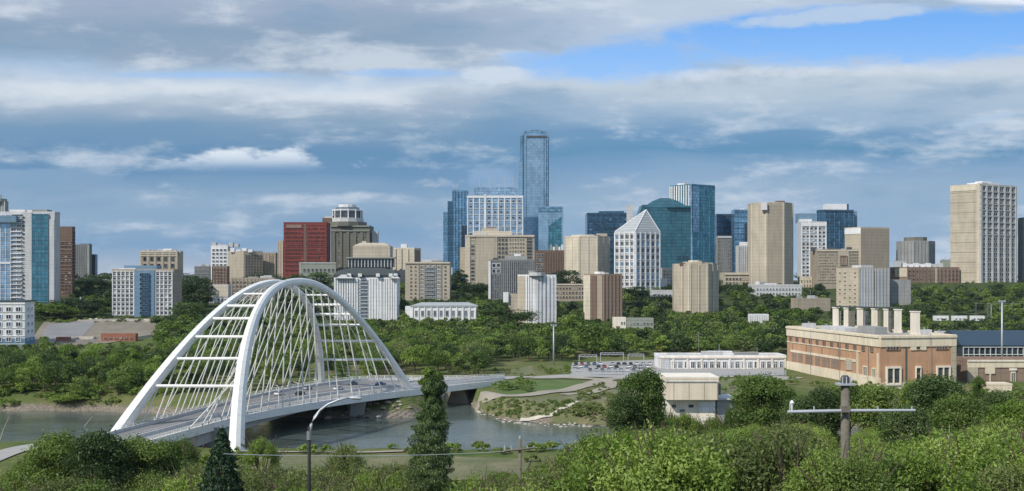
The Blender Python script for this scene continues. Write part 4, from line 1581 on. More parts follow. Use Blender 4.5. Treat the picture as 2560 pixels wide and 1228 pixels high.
def octo(name, label, x0, xr, yt, yb, d, mat, n=10, vis_base=None, grp=None):
    r = (X(xr, d) - X(x0, d)) / 2
    cx, cy = (X(xr, d) + X(x0, d)) / 2, d + r
    z1 = Zp(yt, d)
    z0 = min(Zp(yb, d), Tz(cx, cy)) - 3
    root = thing(name, label, 'building', (cx, cy, z0), grp)
    b = Bld.__new__(Bld)
    b.d, b.z0, b.z1, b.cx, b.cy, b.root = d, z0, z1, cx, cy, root
    b.foot = ngon(cx, cy, r * 1.03, n, pi / n + pi / 2)
    b.prism('wall', b.foot, z0, z1, mat)
    b.cap('roof_gravel', mat)
    b.F = [Face(root, b.foot[i], b.foot[(i + 1) % n], z0, z1) for i in range(n)]
    b.F = [f for f in b.F if f.n.y < -0.05]
    BUILDINGS.append((x0, xr, vis_base or yb, d))
    return b


b = octo('round_tower', 'cream round cornered tower, sunlit on its left, right of the tall blue cluster', 1412, 1530, 592, 700, 1095, 'light_beige', 8, 690)
for f in b.F:
    f.pier(2, 0.9, 0.5, 'light_beige', 0.02, 0.98, 0, 1.0)
b.prism('plant_room', b.inset(0.7), b.z1, b.z1 + 2.4, 'light_beige')
b.boxpx('roof_unit', 1492, 1518, 584, 592, 1110, 'beige', 8)

b = Bld('glass_tower', 'broad dark blue glass block behind the white pointed tower', 1463, None, 1572, 534, 680, 1450, 'navy_glass', depth=40, vis_base=600)
b.F[0].pier(8, 0.7, 0.7, 'navy_glass', 0, 1, 0, 1, 'mullion')
b.F[0].band(9, 0.8, 0.5, 'dark_glass', 0, 1, 0.2, 0.98)
b.F[0].win(8, 9, 0.02, 0.98, 0.3, 0.95, 0.5, 0.5, ('blue_glass', 'dark_glass', 'navy_glass'), 'navy_glass', skip=0.35)
b.boxpx('plant_room', 1498, 1560, 528, 535, 1460, 'navy_glass', 20)

# --- white pointed tower
b = Bld('pointed_tower', 'white framed tower with a lopsided pyramid roof and a slim chimney', 1537, 1588, 1650, 580, 726, 1060, 'pale_grey', dl=1076, dr=1078, vis_base=720)
for f, n in ((b.F[0], 4), (b.F[1], 5)):
    f.pier(n, 1.4, 1.1, 'white_wall')
    f.band(9, 0.8, 0.7, 'white_wall', 0, 1, b.vz(716), 0.985)
    f.win(n, 8, 0, 1, b.vz(720), 0.98, 0.72, 0.72, ('blue_glass', 'smoke_glass', 'dark_glass'), 'pale_grey', 1)
apx = Vector((X(1616, 1078), 1080, Zp(524, 1078)))
mb = MB()
fo = [Vector((p[0], p[1], b.z1 + 1.0)) for p in b.inset(1.0)]
o_ = Vector((b.cx, b.cy, b.z0))
for i in range(4):
    mb.add([fo[i] - o_, fo[(i + 1) % 4] - o_, apx - o_], [(0, 1, 2)])
mb.build('pyramid_roof', ['roof_grey'], b.root)
for i in range(4):
    bar('roof_rib', fo[i], apx, 0.5, 'white_wall', 5, b.root, o_)
for i in (0, 1):
    for k in range(1, 9):
        t = k / 9
        bar('roof_rib', fo[i].lerp(apx, t), fo[i + 1].lerp(apx, t), 0.22, 'white_wall', 4, b.root, o_)
b.boxpx('chimney', 1568, 1583, 512, 582, 1085, 'pale_grey', 6)

b = Bld('glass_tower', 'teal glass building with a domed top behind the white pointed tower', 1605, None, 1727, 520, 680, 1210, 'deep_teal_glass', depth=44, vis_base=660)
f = b.F[0]
f.pier(9, 0.35, 0.4, 'teal_glass', 0, 1, 0, 1, 'mullion')
f.win(4, 3, 0.65, 0.95, 0.12, 0.38, 0.8, 0.7, ('dark_glass', 'navy_glass'), 'deep_teal_glass')
# dome built as a stack of shrinking slabs
ws = [(1612, 1727, 520, 514), (1617, 1716, 514, 508), (1624, 1708, 508, 502), (1633, 1699, 502, 497), (1644, 1688, 497, 493)]
for i, (a, c, y0, y1) in enumerate(ws):
    n1 = ws[i + 1] if i + 1 < len(ws) else (1655, 1678, 0, 0)
    zz0, zz1 = Zp(y0, 1210), Zp(y1, 1210)
    dp, dp2 = 40 - i * 5, 40 - (i + 1) * 5
    y_a, y_b = 1212 + i * 2.5, 1212 + (i + 1) * 2.5
    b.prism('dome_tier', [(X(a, 1212), y_a), (X(c, 1212), y_a), (X(c, 1212), y_a + dp), (X(a, 1212), y_a + dp)], zz0, zz1, 'deep_teal_glass',
            [(X(n1[0], 1212), y_b), (X(n1[1], 1212), y_b), (X(n1[1], 1212), y_b + dp2), (X(n1[0], 1212), y_b + dp2)])
b.boxpx('crown_edge', 1668, 1728, 514, 519, 1206, 'teal_glass', 8)
mb = MB()
vsp = [PW(1588, 548, 1215), PW(1606, 512, 1215), PW(1612, 520, 1215), PW(1640, 690, 1215), PW(1606, 690, 1215)]
n_ = len(vsp)
mb.add([p - o_ for p in vsp] + [p - o_ + Vector((0, 30, 0)) for p in vsp], [])
mb = MB()
fo = Vector((b.cx, b.cy, b.z0))
pts = [PW(1594, 545, 1214), PW(1606, 512, 1214), PW(1618, 512, 1214), PW(1618, 690, 1214), PW(1594, 690, 1214)]
mb.add([p - fo for p in pts] + [p - fo + Vector((0, 30, 0)) for p in pts],
       [(0, 4, 3, 2, 1), (5, 6, 7, 8, 9), (0, 1, 6, 5), (1, 2, 7, 6), (4, 0, 5, 9), (2, 3, 8, 7)])
mb.build('sloped_wing', ['deep_teal_glass'], b.root)

b = Bld('glass_tower', 'tall blue tower with a white striped left face and plain blue right face', 1675, 1731, 1787, 462, 660, 1300, 'teal_glass', dl=1325, dr=1322, vis_base=650)
b.F[0].pier(9, 1.5, 0.8, 'white_wall', 0, 0.95)
b.F[0].panel(0.86, 1.0, 0, 1.0, 'pale_blue_glass', 1.0, 'edge_fin')
b.F[1].pier(4, 0.6, 0.5, 'blue_glass', 0, 1, 0, 1, 'mullion')
b.F[1].panel(0.0, 0.28, 0.52, 1.0, 'blue_glass', 0.7, 'raised_bay')
b.F[1].band(1, 1.0, 0.8, 'navy_glass', 0, 1, 0.99, 0.99)
b.roof_kit(3, 41)

b = octo('cluster_tower', 'beige cluster tower with vertical ribs low in the centre right above the trees', 1690, 1804, 662, 785, 890, 'beige', 8, 780)
for f in b.F:
    f.pier(2, 1.0, 0.6, 'light_beige', 0.02, 0.98)
    f.panel(0.42, 0.58, 0, 0.98, 'tan', 0.25, 'recess_strip')
b.prism('plant_room', b.inset(0.55), b.z1, b.z1 + 2.6, 'beige')
b.prism('plant_room', b.inset(0.3), b.z1 + 2.6, b.z1 + 3.8, 'light_beige')
for k, (px, w_) in enumerate(((1700, 14), (1764, 18))):
    b.boxpx('roof_unit', px, px + w_, 657, 663, 895, 'brown_wall' if k == 0 else 'beige', 5)

b = Bld('apartment_tower', 'brown ribbed tower with a cream left strip standing among trees in the centre', 1460, 1509, 1555, 688, 806, 845, 'mid_brown', dl=856, dr=850, vis_base=800)
b.F[0].panel(0, 0.35, 0, 1.0, 'light_beige', 0.8)
b.F[0].panel(0.4, 0.65, 0, 0.98, 'brown_wall', 0.4)
b.F[0].panel(0.7, 0.95, 0, 1.0, 'tan', 0.6)
b.F[1].pier(5, 0.7, 0.5, 'mid_brown')
b.roof_kit(3, 44)

b = Bld('office_block', 'low brown office block with three rows of windows left of the brown ribbed tower', 1385, None, 1462, 712, 758, 980, 'tan', depth=20, vis_base=755)
b.F[0].win(9, 3, 0.02, 0.98, 0.25, 0.92, 0.6, 0.5, DG, 'beige')
b.F[0].band(1, 0.8, 0.7, 'light_beige', 0, 1, 1.0, 1.0, 'cornice')

b = Bld('glass_tower', 'dark glass block just right of the tall blue striped tower', 1786, None, 1829, 537, 680, 1360, 'navy_glass', depth=30, vis_base=600)
b.F[0].band(10, 0.8, 0.6, 'dark_grey', 0, 1, 0.2, 0.98)
b.F[0].panel(0.1, 0.9, 0.45, 0.62, 'dark_glass', 0.9, 'dark_bay')
b.F[0].pier(4, 0.6, 0.6, 'navy_glass')
b = Bld('glass_tower', 'blue glass block with a dark right bay left of the tall beige octagonal tower', 1828, None, 1885, 526, 690, 1320, 'blue_glass', depth=30, vis_base=620)
b.F[0].band(12, 0.8, 0.6, 'navy_glass', 0, 1, 0.15, 0.98)
b.F[0].panel(0.48, 0.95, 0.2, 0.82, 'dark_glass', 0.7, 'dark_bay')
b.F[0].pier(6, 0.5, 0.8, 'blue_glass', 0, 1, 0, 1, 'mullion')
b.roof_kit(2, 47)
b = Bld('office_block', 'grey ribbed block with a pale cornice below the dark glass block', 1789, None, 1829, 592, 690, 1230, 'grey_wall', depth=24, vis_base=680)
b.F[0].pier(7, 0.8, 0.6, 'mid_grey')
b.F[0].band(1, 1.6, 0.9, 'pale_grey', 0, 1, 0.99, 0.99, 'cornice')
b.F[0].win(6, 8, 0.03, 0.97, 0.2, 0.94, 0.45, 0.5, DG, 'grey_wall')
b = Bld('office_block', 'pale grey round ended block with a white rooftop box left of the octagonal tower', 1839, None, 1888, 616, 694, 1180, 'pale_grey', depth=24, vis_base=685)
b.F[0].pier(8, 0.8, 0.8, 'pale_grey')
b.F[0].panel(0.65, 1.0, 0, 0.98, 'tan', 0.5)
b.boxpx('roof_unit', 1852, 1882, 605, 617, 1184, 'white_wall', 8)
b = Bld('podium', 'low beige flat roofed podium left of the octagonal tower foot', 1800, None, 1882, 684, 724, 1110, 'beige', depth=40, vis_base=712)
b.F[0].win(8, 2, 0.03, 0.97, 0.3, 0.8, 0.7, 0.6, DG, 'tan')
b.F[0].band(1, 1.4, 1.2, 'light_beige', 0, 1, 0.97, 0.97, 'cornice')

b = octo('octagonal_tower', 'tall beige octagonal tower with blank facets right of centre', 1883, 1993, 508, 716, 1085, 'beige', 8, 712)
for i, f in enumerate(b.F):
    f.panel(0.04, 0.96, 0, 0.985, 'beige' if i != len(b.F) - 2 else 'tan', 0.4)
    f.pier(1, 1.0, 0.8, 'light_beige', 0.02, 0.98)
f = b.F[-2]
f.win(3, 26, 0.1, 0.9, 0.08, 0.95, 0.5, 0.4, ('smoke_glass', 'lit_glass'), 'beige')
b.prism('plant_room', b.inset(0.6), b.z1, b.z1 + 1.8, 'light_beige')
b.boxpx('roof_unit', 1905, 1918, 506, 525, 1083, 'white_wall', 4)
b.boxpx('roof_unit', 1941, 1962, 502, 509, 1100, 'brown_wall', 6)
b = Bld('podium', 'whitish two storey podium with cluttered roof under the octagonal tower', 1870, None, 2004, 714, 748, 1020, 'pale_grey', depth=30, vis_base=738)
b.F[0].win(14, 2, 0.02, 0.98, 0.3, 0.9, 0.6, 0.45, LG, 'white_wall')
b.roof_kit(5, 50)

b = Bld('office_tower', 'white and glass tower with open floors between the octagonal and dark blue towers', 1993, None, 2066, 556, 700, 1250, 'pale_grey', depth=26, vis_base=690)
f = b.F[0]
f.win(6, 13, 0.02, 0.98, 0.1, 0.93, 0.8, 0.62, ('dark_glass', 'smoke_glass', 'pale_blue_glass'), 'white_wall')
f.pier(3, 1.4, 1.0, 'white_wall')
f.band(7, 0.9, 0.8, 'white_wall', 0, 0.5, 0.15, 0.96)
f.band(1, 3.5, 1.2, 'white_wall', 0, 1, 0.96, 0.96, 'crown_band')
b.boxpx('plant_room', 1996, 2040, 534, 557, 1262, 'blue_grey', 14)
b.boxpx('plant_room', 2000, 2030, 548, 558, 1256, 'white_wall', 8)
b = Bld('glass_tower', 'dark blue glass tower topped by a white box on the right half of the skyline', 2042, 2062, 2134, 526, 640, 1350, 'navy_glass', dl=1360, dr=1356, vis_base=620)
b.F[1].pier(6, 0.5, 0.5, 'blue_glass', 0, 1, 0, 1, 'mullion')
b.F[1].band(1, 1.5, 0.7, 'dark_glass', 0, 1, 0.985, 0.985)
b.F[0].pier(2, 0.8, 0.5, 'navy_glass')
b.boxpx('roof_box', 2066, 2117, 510, 526, 1372, 'white_wall', 16)
b.boxpx('roof_box', 2117, 2122, 510, 526, 1372, 'navy_glass', 16)
b.boxpx('edge_wing', 2133, 2143, 527, 640, 1362, 'pale_blue_glass', 10)

b = Bld('office_tower', 'plain taupe tower with a white topped left face near the dark blue tower', 2112, 2152, 2223, 570, 690, 1130, 'beige', dl=1146, dr=1142, vis_base=670)
b.F[0].panel(0, 1.0, 0.90, 1.0, 'white_wall', 0.4, 'white_top')
b.F[1].panel(0.0, 1.0, 0, 0.99, 'tan', 0.3)
b = Bld('office_block', 'tan textured block with one square opening below the taupe tower', 2026, None, 2147, 626, 722, 1090, 'tan', depth=26, vis_base=712)
f = b.F[0]
f.win(12, 11, 0.03, 0.50, 0.15, 0.93, 0.5, 0.3, ('smoke_glass',), 'beige', skip=0.25)
f.win(4, 4, 0.78, 0.98, 0.62, 0.93, 0.6, 0.5, ('smoke_glass', 'dark_glass'), 'beige')
f.panel(0.50, 0.76, 0.58, 0.97, 'beige', 0.7)
f.win(1, 1, 0.54, 0.72, 0.62, 0.88, 0.95, 0.95, ('dark_glass',), 'mid_brown', 2, dep=2.2)
f.band(1, 1.2, 0.9, 'light_beige', 0, 1, 0.99, 0.99, 'cornice')
for k in range(7):
    b.boxpx('roof_unit', 2030 + k * 15, 2040 + k * 15, 618 + (k % 3) * 2, 627, 1095, random.choice(['dark_grey', 'pale_grey', 'roof_dark', 'sage_grey']), 5)
b = Bld('apartment_tower', 'short pale tower with a blank left face and deep vertical grooves on its right', 2091, 2147, 2223, 672, 778, 930, 'beige', dl=944, dr=940, vis_base=770)
b.F[0].win(4, 9, 0.05, 0.95, 0.1, 0.95, 0.35, 0.25, ('smoke_glass',), 'beige', skip=0.3)
b.F[1].panel(0, 0.46, 0, 1.0, 'pale_grey', 0.7)
b.F[1].panel(0.54, 1.0, 0, 0.99, 'pale_grey', 0.6)
b.F[1].pier(5, 0.8, 1.0, 'pale_grey', 0, 0.45)
b.F[1].pier(4, 0.6, 0.9, 'grey_wall', 0.55, 1)
b.prism('plant_room', b.inset(0.4), b.z1, b.z1 + 3.2, 'pale_grey')
b = Bld('low_block', 'plain mid grey block attached right of the grooved pale tower', 2220, None, 2277, 702, 766, 950, 'grey_wall', depth=24, vis_base=762)
b.F[0].pier(3, 0.3, 0.2, 'grey_wall')

b = octo('octagonal_block', 'small grey octagonal tower alone on the skyline left of the tall right tower', 2260, 2350, 604, 668, 1400, 'grey_wall', 8, 655)
for f in b.F:
    f.pier(4, 0.7, 0.4, 'mid_grey')
b.prism('plant_room', b.inset(0.6), b.z1, Zp(592, 1400), 'stone_grey')
b.roof_kit(1, 53)

b = Bld('brick_block', 'long low brown brick block with white boxes along its roof', 2225, 2268, 2398, 670, 712, 1150, 'mid_brown', dl=1166, dr=1162, vis_base=708)
b.F[1].pier(14, 0.8, 0.6, 'mid_brown')
b.F[1].win(13, 3, 0.01, 0.99, 0.25, 0.92, 0.5, 0.4, DG, 'brown_wall')
b.F[1].panel(0.53, 0.57, 0, 0.98, 'beige', 1.0, 'fin')
b.F[0].panel(0.3, 1.0, 0.5, 0.98, 'light_beige', 0.4)
b.F[0].win(3, 2, 0.05, 0.95, 0.4, 0.9, 0.5, 0.5, DG, 'tan')
for k in range(7):
    b.boxpx('roof_unit', 2258 + k * 15, 2268 + k * 15, 658 + (k % 2) * 2, 671, 1160, 'white_wall' if k < 5 else 'pale_grey', 6)

b = Bld('office_tower', 'tall pale tower with a blank left face and a gridded right face at far right', 2376, 2450, 2540, 462, 708, 1150, 'beige', dl=1172, dr=1176, vis_base=704)
b.F[0].band(1, 6.0, 0.5, 'light_beige', 0, 1, 0.975, 0.975, 'crown_band')
b.F[0].panel(0.90, 1.0, 0, 0.99, 'light_beige', 0.8, 'corner_pier')
b.F[0].band(9, 0.25, 0.25, 'tan', 0, 0.9, 0.12, 0.93, 'joint')
f = b.F[1]
f.win(6, 19, 0.0, 1.0, b.vz(705), 0.99, 0.82, 0.62, ('dark_glass', 'smoke_glass', 'dark_glass'), 'pale_grey', 1)
f.pier(6, 2.4, 1.3, 'pale_grey')
f.band(9, 1.0, 1.0, 'pale_grey', 0, 1, 0.5, 0.995)
b.prism('plant_room', b.inset(0.5), b.z1, b.z1 + 3.6, 'white_wall')
b.prism('plant_room', b.inset(0.25), b.z1 + 3.6, b.z1 + 5.2, 'white_wall')
b.roof_kit(1, 55)
b = Bld('office_tower', 'dark narrow tower cut by the right edge of the view', 2546, None, 2640, 546, 708, 1190, 'dark_grey', depth=24, vis_base=700)
b.F[0].pier(9, 0.9, 0.8, 'grey_wall')
b.F[1].pier(4, 0.9, 0.6, 'grey_wall')

b = Bld('low_block', 'plain tan box with a flat roof among trees above the power plant', 1977, 1992, 2076, 749, 796, 905, 'tan', dl=918, dr=908, vis_base=772)
b.roof_kit(3, 57)
b = Bld('low_block', 'small white box at the foot of the brown ribbed tower', 1531, None, 1565, 797, 824, 785, 'warm_white', depth=9, vis_base=818)
b.F[0].win(2, 1, 0.55, 0.95, 0.5, 0.9, 0.5, 0.5, DG, 'pale_grey')
b = Bld('low_block', 'low sage grey flat block right of the small white box', 1566, None, 1634, 799, 826, 800, 'sage_grey', depth=12, vis_base=820)
b.F[0].win(7, 1, 0.03, 0.97, 0.5, 0.85, 0.5, 0.5, DG, 'pale_grey')
b = Bld('shed', 'small pale shed with a striped front among trees below the octagonal tower', 1870, None, 1922, 789, 810, 820, 'white_wall', depth=8, vis_base=804)
b.F[0].pier(8, 0.3, 0.3, 'pale_grey')
b = Bld('low_block', 'cluster of small pale rooms beside the foot of the white pointed tower', 1650, None, 1692, 672, 730, 1130, 'light_beige', depth=14, vis_base=718)
b.F[0].win(4, 5, 0.05, 0.95, 0.3, 0.95, 0.5, 0.45, LG, 'pale_grey')
b.boxpx('side_wing', 1640, 1668, 696, 732, 1100, 'white_wall', 8)
b = Bld('low_block', 'low grey plinth stretching right of the white pointed tower foot', 1625, None, 1770, 728, 752, 1000, 'pale_grey', depth=10, vis_base=745)
b.F[0].win(14, 1, 0.02, 0.98, 0.4, 0.8, 0.6, 0.5, DG, 'pale_grey')
b = Bld('low_block', 'pale low wing at the foot of the tan textured block', 1994, None, 2030, 694, 730, 1105, 'light_beige', depth=14, vis_base=724)
b.F[0].win(4, 2, 0.05, 0.95, 0.35, 0.9, 0.4, 0.5, DG, 'beige')
b = Bld('low_block', 'row of dark flat roofed blocks on the skyline left of the white glass tower', 486, None, 530, 668, 700, 1300, 'mid_grey', depth=14, vis_base=690)
b.F[0].win(6, 2, 0.05, 0.95, 0.4, 0.9, 0.5, 0.5, LG, 'pale_grey')
b.roof_kit(3, 60)
b = Bld('low_block', 'pale distant block behind the chimney stacks on the right skyline', 2232, None, 2262, 655, 690, 1350, 'pale_grey', depth=14, vis_base=680)
b.roof_kit(2, 61)
b = Bld('low_block', 'distant grey block between the tall right tower and the grey octagonal tower', 2350, None, 2378, 652, 690, 1360, 'sage_grey', depth=14, vis_base=680)
b.roof_kit(3, 62)
o = thing('construction_mast', 'thin lattice mast on the skyline left of the grey octagonal tower', 'mast', (X(2242, 1380), 1380, 48))
mb = MB()
hh = Zp(625, 1380) - 48
for sx, sy in ((-1, -1), (1, -1), (1, 1), (-1, 1)):
    mb.tube([(sx * 1.6, sy * 1.6, 0), (sx * .3, sy * .3, hh)], 0.22, 4)
mb.build('mast_leg', ['dark_grey'], o)
mb = MB()
for k in range(10):
    z0_, z1_ = hh * k / 10, hh * (k + 1) / 10
    w0_, w1_ = 1.6 - 1.3 * k / 10, 1.6 - 1.3 * (k + 1) / 10
    mb.tube([(-w0_, -w0_, z0_), (w1_, -w1_, z1_)], 0.12, 4)
mb.build('lattice', ['dark_grey'], o)


# ================================================================== POWER PLANT AND OTHER NEARER BUILDINGS
PMAT = 'cream'
b = Bld('power_plant', 'peach brick power plant with cream cornice, nearest large building on the right', 1968, 2200, 2390, 845, 968, 445, 'orange_brick', dl=538, dr=452, roof='roof_gravel', vis_base=962)
PMAT = None
L_, R_ = b.F
zt, zb = b.z1, b.z0
for f in (L_, R_):
    f.band(1, 3.6, 0.45, 'cream', 0, 1, 1 - 1.9 / f.H, 1 - 1.9 / f.H, 'cornice')
    f.band(1, 0.9, 0.9, 'cream', 0, 1, 1.015, 1.015, 'cornice')
v = b.vz
L_.panel(0, 1, 0, v(945), 'cream', 0.35, 'plinth')
L_.win(12, 1, 0.01, 0.97, v(884), v(869), 0.36, 0.85, ('dark_glass', 'smoke_glass'), 'mid_brown', 1)
L_.band(1, 0.45, 0.3, 'cream', 0, 0.82, v(886), v(886), 'string_course')
L_.band(1, 1.1, 0.3, 'cream', 0.05, 0.78, v(912), v(912), 'string_course')
for u0, u1 in ((0.06, 0.20), (0.24, 0.32), (0.34, 0.41), (0.43, 0.60)):
    n = 2 if u1 - u0 > 0.1 else 1
    L_.win(n, 1, u0, u1, v(941), v(915), 0.82, 0.96, ('brick_panel',) if False else ('brown_panel',) if False else ('smoke_glass',), 'orange_brick', 2) if False else None
    for k in range(n):
        a = u0 + (u1 - u0) * k / n + 0.004
        c = u0 + (u1 - u0) * (k + 1) / n - 0.008
        L_.panel(a, c, v(942), v(915), 'rust_brick' if 'rust_brick' in M else 'mid_brown', 0.12, 'blind_window')
L_.win(1, 1, 0.68, 0.745, v(940), v(908), 0.9, 0.9, DG, 'beige', 2)
L_.win(1, 1, 0.845, 0.895, v(952), v(920), 0.85, 0.95, ('smoke_glass',), 'cream', 1)
L_.win(1, 1, 0.93, 0.97, v(948), v(922), 0.85, 0.95, ('smoke_glass',), 'cream', 1)
L_.pier(1, 0.9, 0.5, 'cream', 0.795, 0.985, 0, v(884))
for u in (0.07, 0.235, 0.42, 0.60, 0.78):
    L_.panel(u, u + 0.006, 0, v(882), 'mid_brown', 0.25, 'downpipe')
R_.panel(0, 1, 0, v(958), 'cream', 0.3, 'plinth')
R_.win(1, 1, 0.07, 0.26, v(876), v(866), 0.95, 0.95, DG, 'mid_brown', 3)
R_.win(1, 1, 0.46, 0.53, v(876), v(867), 0.95, 0.95, DG, 'cream', 0)
R_.win(1, 1, 0.72, 0.90, v(876), v(866), 0.95, 0.95, DG, 'mid_brown', 3)
for u0, u1 in ((0.07, 0.27), (0.46, 0.53), (0.73, 0.92)):
    R_.win(1, 1, u0, u1, v(964), v(917), 0.98, 1.0, DG, 'warm_white', 1 if u1 - u0 > .1 else 0, dep=1.0)
R_.panel(0.33, 0.345, 0, v(866), 'dark_grey', 0.3, 'downpipe')
R_.panel(0.395, 0.47, v(877), v(868), 'cream', 0.4, 'cornice_step')
R_.panel(0.53, 0.60, v(877), v(868), 'cream', 0.4, 'cornice_step')
R_.panel(0.94, 1.0, 0, v(866), 'beige', 0.3, 'corner_pier')
b.roof_kit(2, 70)
# chimney stacks standing on the roof
stk = [(2085, 2097, 768, 520), (2112, 2121, 769, 513), (2146, 2158, 770, 506), (2182, 2194, 771, 499), (2212, 2221, 772, 492), (2240, 2254, 773, 486), (2282, 2300, 778, 470)]
for i, (a, c, yt, d) in enumerate(stk):
    x0, x1 = X(a, d), X(c, d)
    r = (x1 - x0) / 2
    mb = MB()
    zA, zB = b.z1 - 0.6, Zp(yt, d)
    foot = [(x0 - b.cx, d - b.cy), (x1 - b.cx, d - b.cy), (x1 - b.cx, d + 2 * r - b.cy), (x0 - b.cx, d + 2 * r - b.cy)]
    mb.prism(foot, zA - b.z0, zB - b.z0 - 0.5)
    f2 = [(x0 - .25 - b.cx, d - .25 - b.cy), (x1 + .25 - b.cx, d - .25 - b.cy), (x1 + .25 - b.cx, d + 2 * r + .25 - b.cy), (x0 - .25 - b.cx, d + 2 * r + .25 - b.cy)]
    mb.prism(f2, zB - b.z0 - 0.5, zB - b.z0)
    mb.prism(f2, zA - b.z0, zA - b.z0 + 1.0)
    ch = mb.build('chimney', ['warm_white'], b.root)
    mb = MB()
    mb.tube([((x0 + x1) / 2 - b.cx, d + r - b.cy, zB - b.z0), ((x0 + x1) / 2 - b.cx, d + r - b.cy, zB - b.z0 + 0.5)], r * .7, 10)
    mb.build('flue', ['roof_dark'], ch)
    if i < 5:
        a2, c2, yt2, d2 = stk[i + 1]
        mb = MB()
        xa, xb = x1 + 0.2, X(a2, d2) - 0.2
        mb.box(xa - b.cx, xb - b.cx, (d + d2) / 2 + 1 - b.cy, (d + d2) / 2 + 4 - b.cy, zA - b.z0, Zp(778, d) - b.z0)
        mb.build('boiler_casing', ['smoke_glass' if i % 2 == 0 else 'stone_grey'], b.root)
mb = MB()
for i in range(5):
    a, c, yt, d = stk[i]
    a2, c2, yt2, d2 = stk[i + 1]
    mb.tube([(X(a, d) - b.cx, d + 1 - b.cy, Zp(yt - 1, d) - b.z0 + .2), (X(c2, d2) - b.cx, d2 + 1 - b.cy, Zp(yt2 - 1, d2) - b.z0 + .2)], 0.35, 6)
    mb.box(X(c, d) - b.cx, X(a2, d2) - b.cx, d - 0.2 - b.cy, d + 2.6 - b.cy, Zp(773, d) - b.z0, Zp(771, d) - b.z0)
mb.build('gantry', ['roof_dark'], b.root)

for k, u in enumerate((0.9, 0.62, 0.30)):
    q = Vector((L_.P0 + L_.u * (L_.W * u) + L_.n * .45))
    mb = MB()
    mb.tube([Vector((q.x - b.cx, q.y - b.cy, 0)), Vector((q.x - b.cx, q.y - b.cy, b.z1 - b.z0 + .6))], .13, 6)
    mb.build('downpipe', ['grey_metal'], b.root)
mb = MB()
q = R_.P0 + R_.u * (R_.W * .66) + R_.n * .5
for s_ in (-.3, .3):
    a = q + R_.u * s_
    mb.tube([Vector((a.x - b.cx, a.y - b.cy, 3)), Vector((a.x - b.cx, a.y - b.cy, b.z1 - b.z0 + 1.4))], .05, 4)
for k in range(36):
    a, c = q - R_.u * .3, q + R_.u * .3
    zz = 3 + k * .55
    mb.tube([Vector((a.x - b.cx, a.y - b.cy, zz)), Vector((c.x - b.cx, c.y - b.cy, zz))], .03, 4)
mb.build('ladder', ['grey_metal'], b.root)
for k, (a, c, d_, h_) in enumerate(((2010, 2040, 528, 2.6), (2060, 2078, 520, 1.8), (2300, 2330, 470, 2.2), (2345, 2360, 465, 1.5))):
    o3 = b.prism('roof_unit', [(X(a, d_), d_), (X(c, d_), d_), (X(c, d_), d_ + 4), (X(a, d_), d_ + 4)], b.z1, b.z1 + h_, 'pale_grey')
    mb = MB()
    x_, y_ = (X(a, d_) + X(c, d_)) / 2 - b.cx, d_ + 2 - b.cy
    mb.tube([(x_, y_, b.z1 - b.z0 + h_), (x_, y_, b.z1 - b.z0 + h_ + .8)], .5, 8)
    mb.build('fan', ['grey_metal'], o3)
b = Bld('power_plant_annex', 'cream banded brown annex right of the peach power plant', 2388, None, 2620, 902, 1012, 470, 'mid_brown', depth=26, vis_base=1000)
f = b.F[0]
f.band(1, 3.0, 0.4, 'cream', 0, 1, 0.93, 0.93, 'cornice')
f.band(1, 0.7, 0.8, 'warm_white', 0, 1, 1.0, 1.0, 'cornice')
f.panel(0, 0.13, 0, 0.9, 'beige', 0.35, 'corner_pier')
f.panel(0.02, 0.11, 0.3, 0.62, 'light_beige', 0.6)
f.panel(0.22, 0.34, v(905) * 0 + 0.72, 0.9, 'cream', 0.5, 'cornice_step')
f.win(1, 1, 0.245, 0.29, 0.80, 0.88, 0.9, 0.9, DG, 'cream')
f.panel(0.27, 0.29, 0.3, 0.72, 'light_beige', 0.5, 'downpipe')
f.win(1, 1, 0.53, 0.60, 0.48, 0.78, 0.8, 0.9, ('smoke_glass',), 'warm_white', 1)
f.panel(0.52, 0.61, 0.79, 0.84, 'warm_white', 0.6, 'lintel')
f.panel(0.76, 0.79, 0, 0.9, 'grey_wall', 0.4, 'pier')
b = Bld('gatehouse', 'small cream flat roofed building with one dark window below the annex', 2452, None, 2530, 968, 1020, 430, 'cream', depth=10, vis_base=1005)
b.F[0].win(1, 1, 0.62, 0.74, 0.35, 0.66, 0.95, 0.95, DG, 'mid_brown')
b.prism('roof_edge', b.inset(1.03), b.z1 + 0.7, b.z1 + 1.4, 'cream')

b = Bld('glazed_facility', 'long dark navy roofed hall with a white post railing behind the annex', 2366, None, 2680, 868, 895, 600, 'dark_glass', depth=40, vis_base=890, roof='roof_navy')
b.prism('sloped_roof', b.inset(1.02), b.z1 + 0.9, Zp(831, 600), 'roof_navy', [b.inset(1.02)[0], b.inset(1.02)[1], b.inset(1.02)[2], b.inset(1.02)[3]][:0] or
        [(p[0], p[1] + (16 if i < 2 else 0)) for i, p in enumerate(b.inset(1.02))])
f = b.F[0]
f.pier(20, 0.25, 0.9, 'pale_grey', 0, 1, 0, 1.0)
f.band(2, 0.25, 1.1, 'white_wall', 0, 1, 0.55, 1.0)
f.panel(0, 1, 0, 0.16, 'beige', 1.4, 'plinth')
b.boxpx('roof_ridge', 2340, 2470, 828, 831, 622, 'pale_grey', 3)

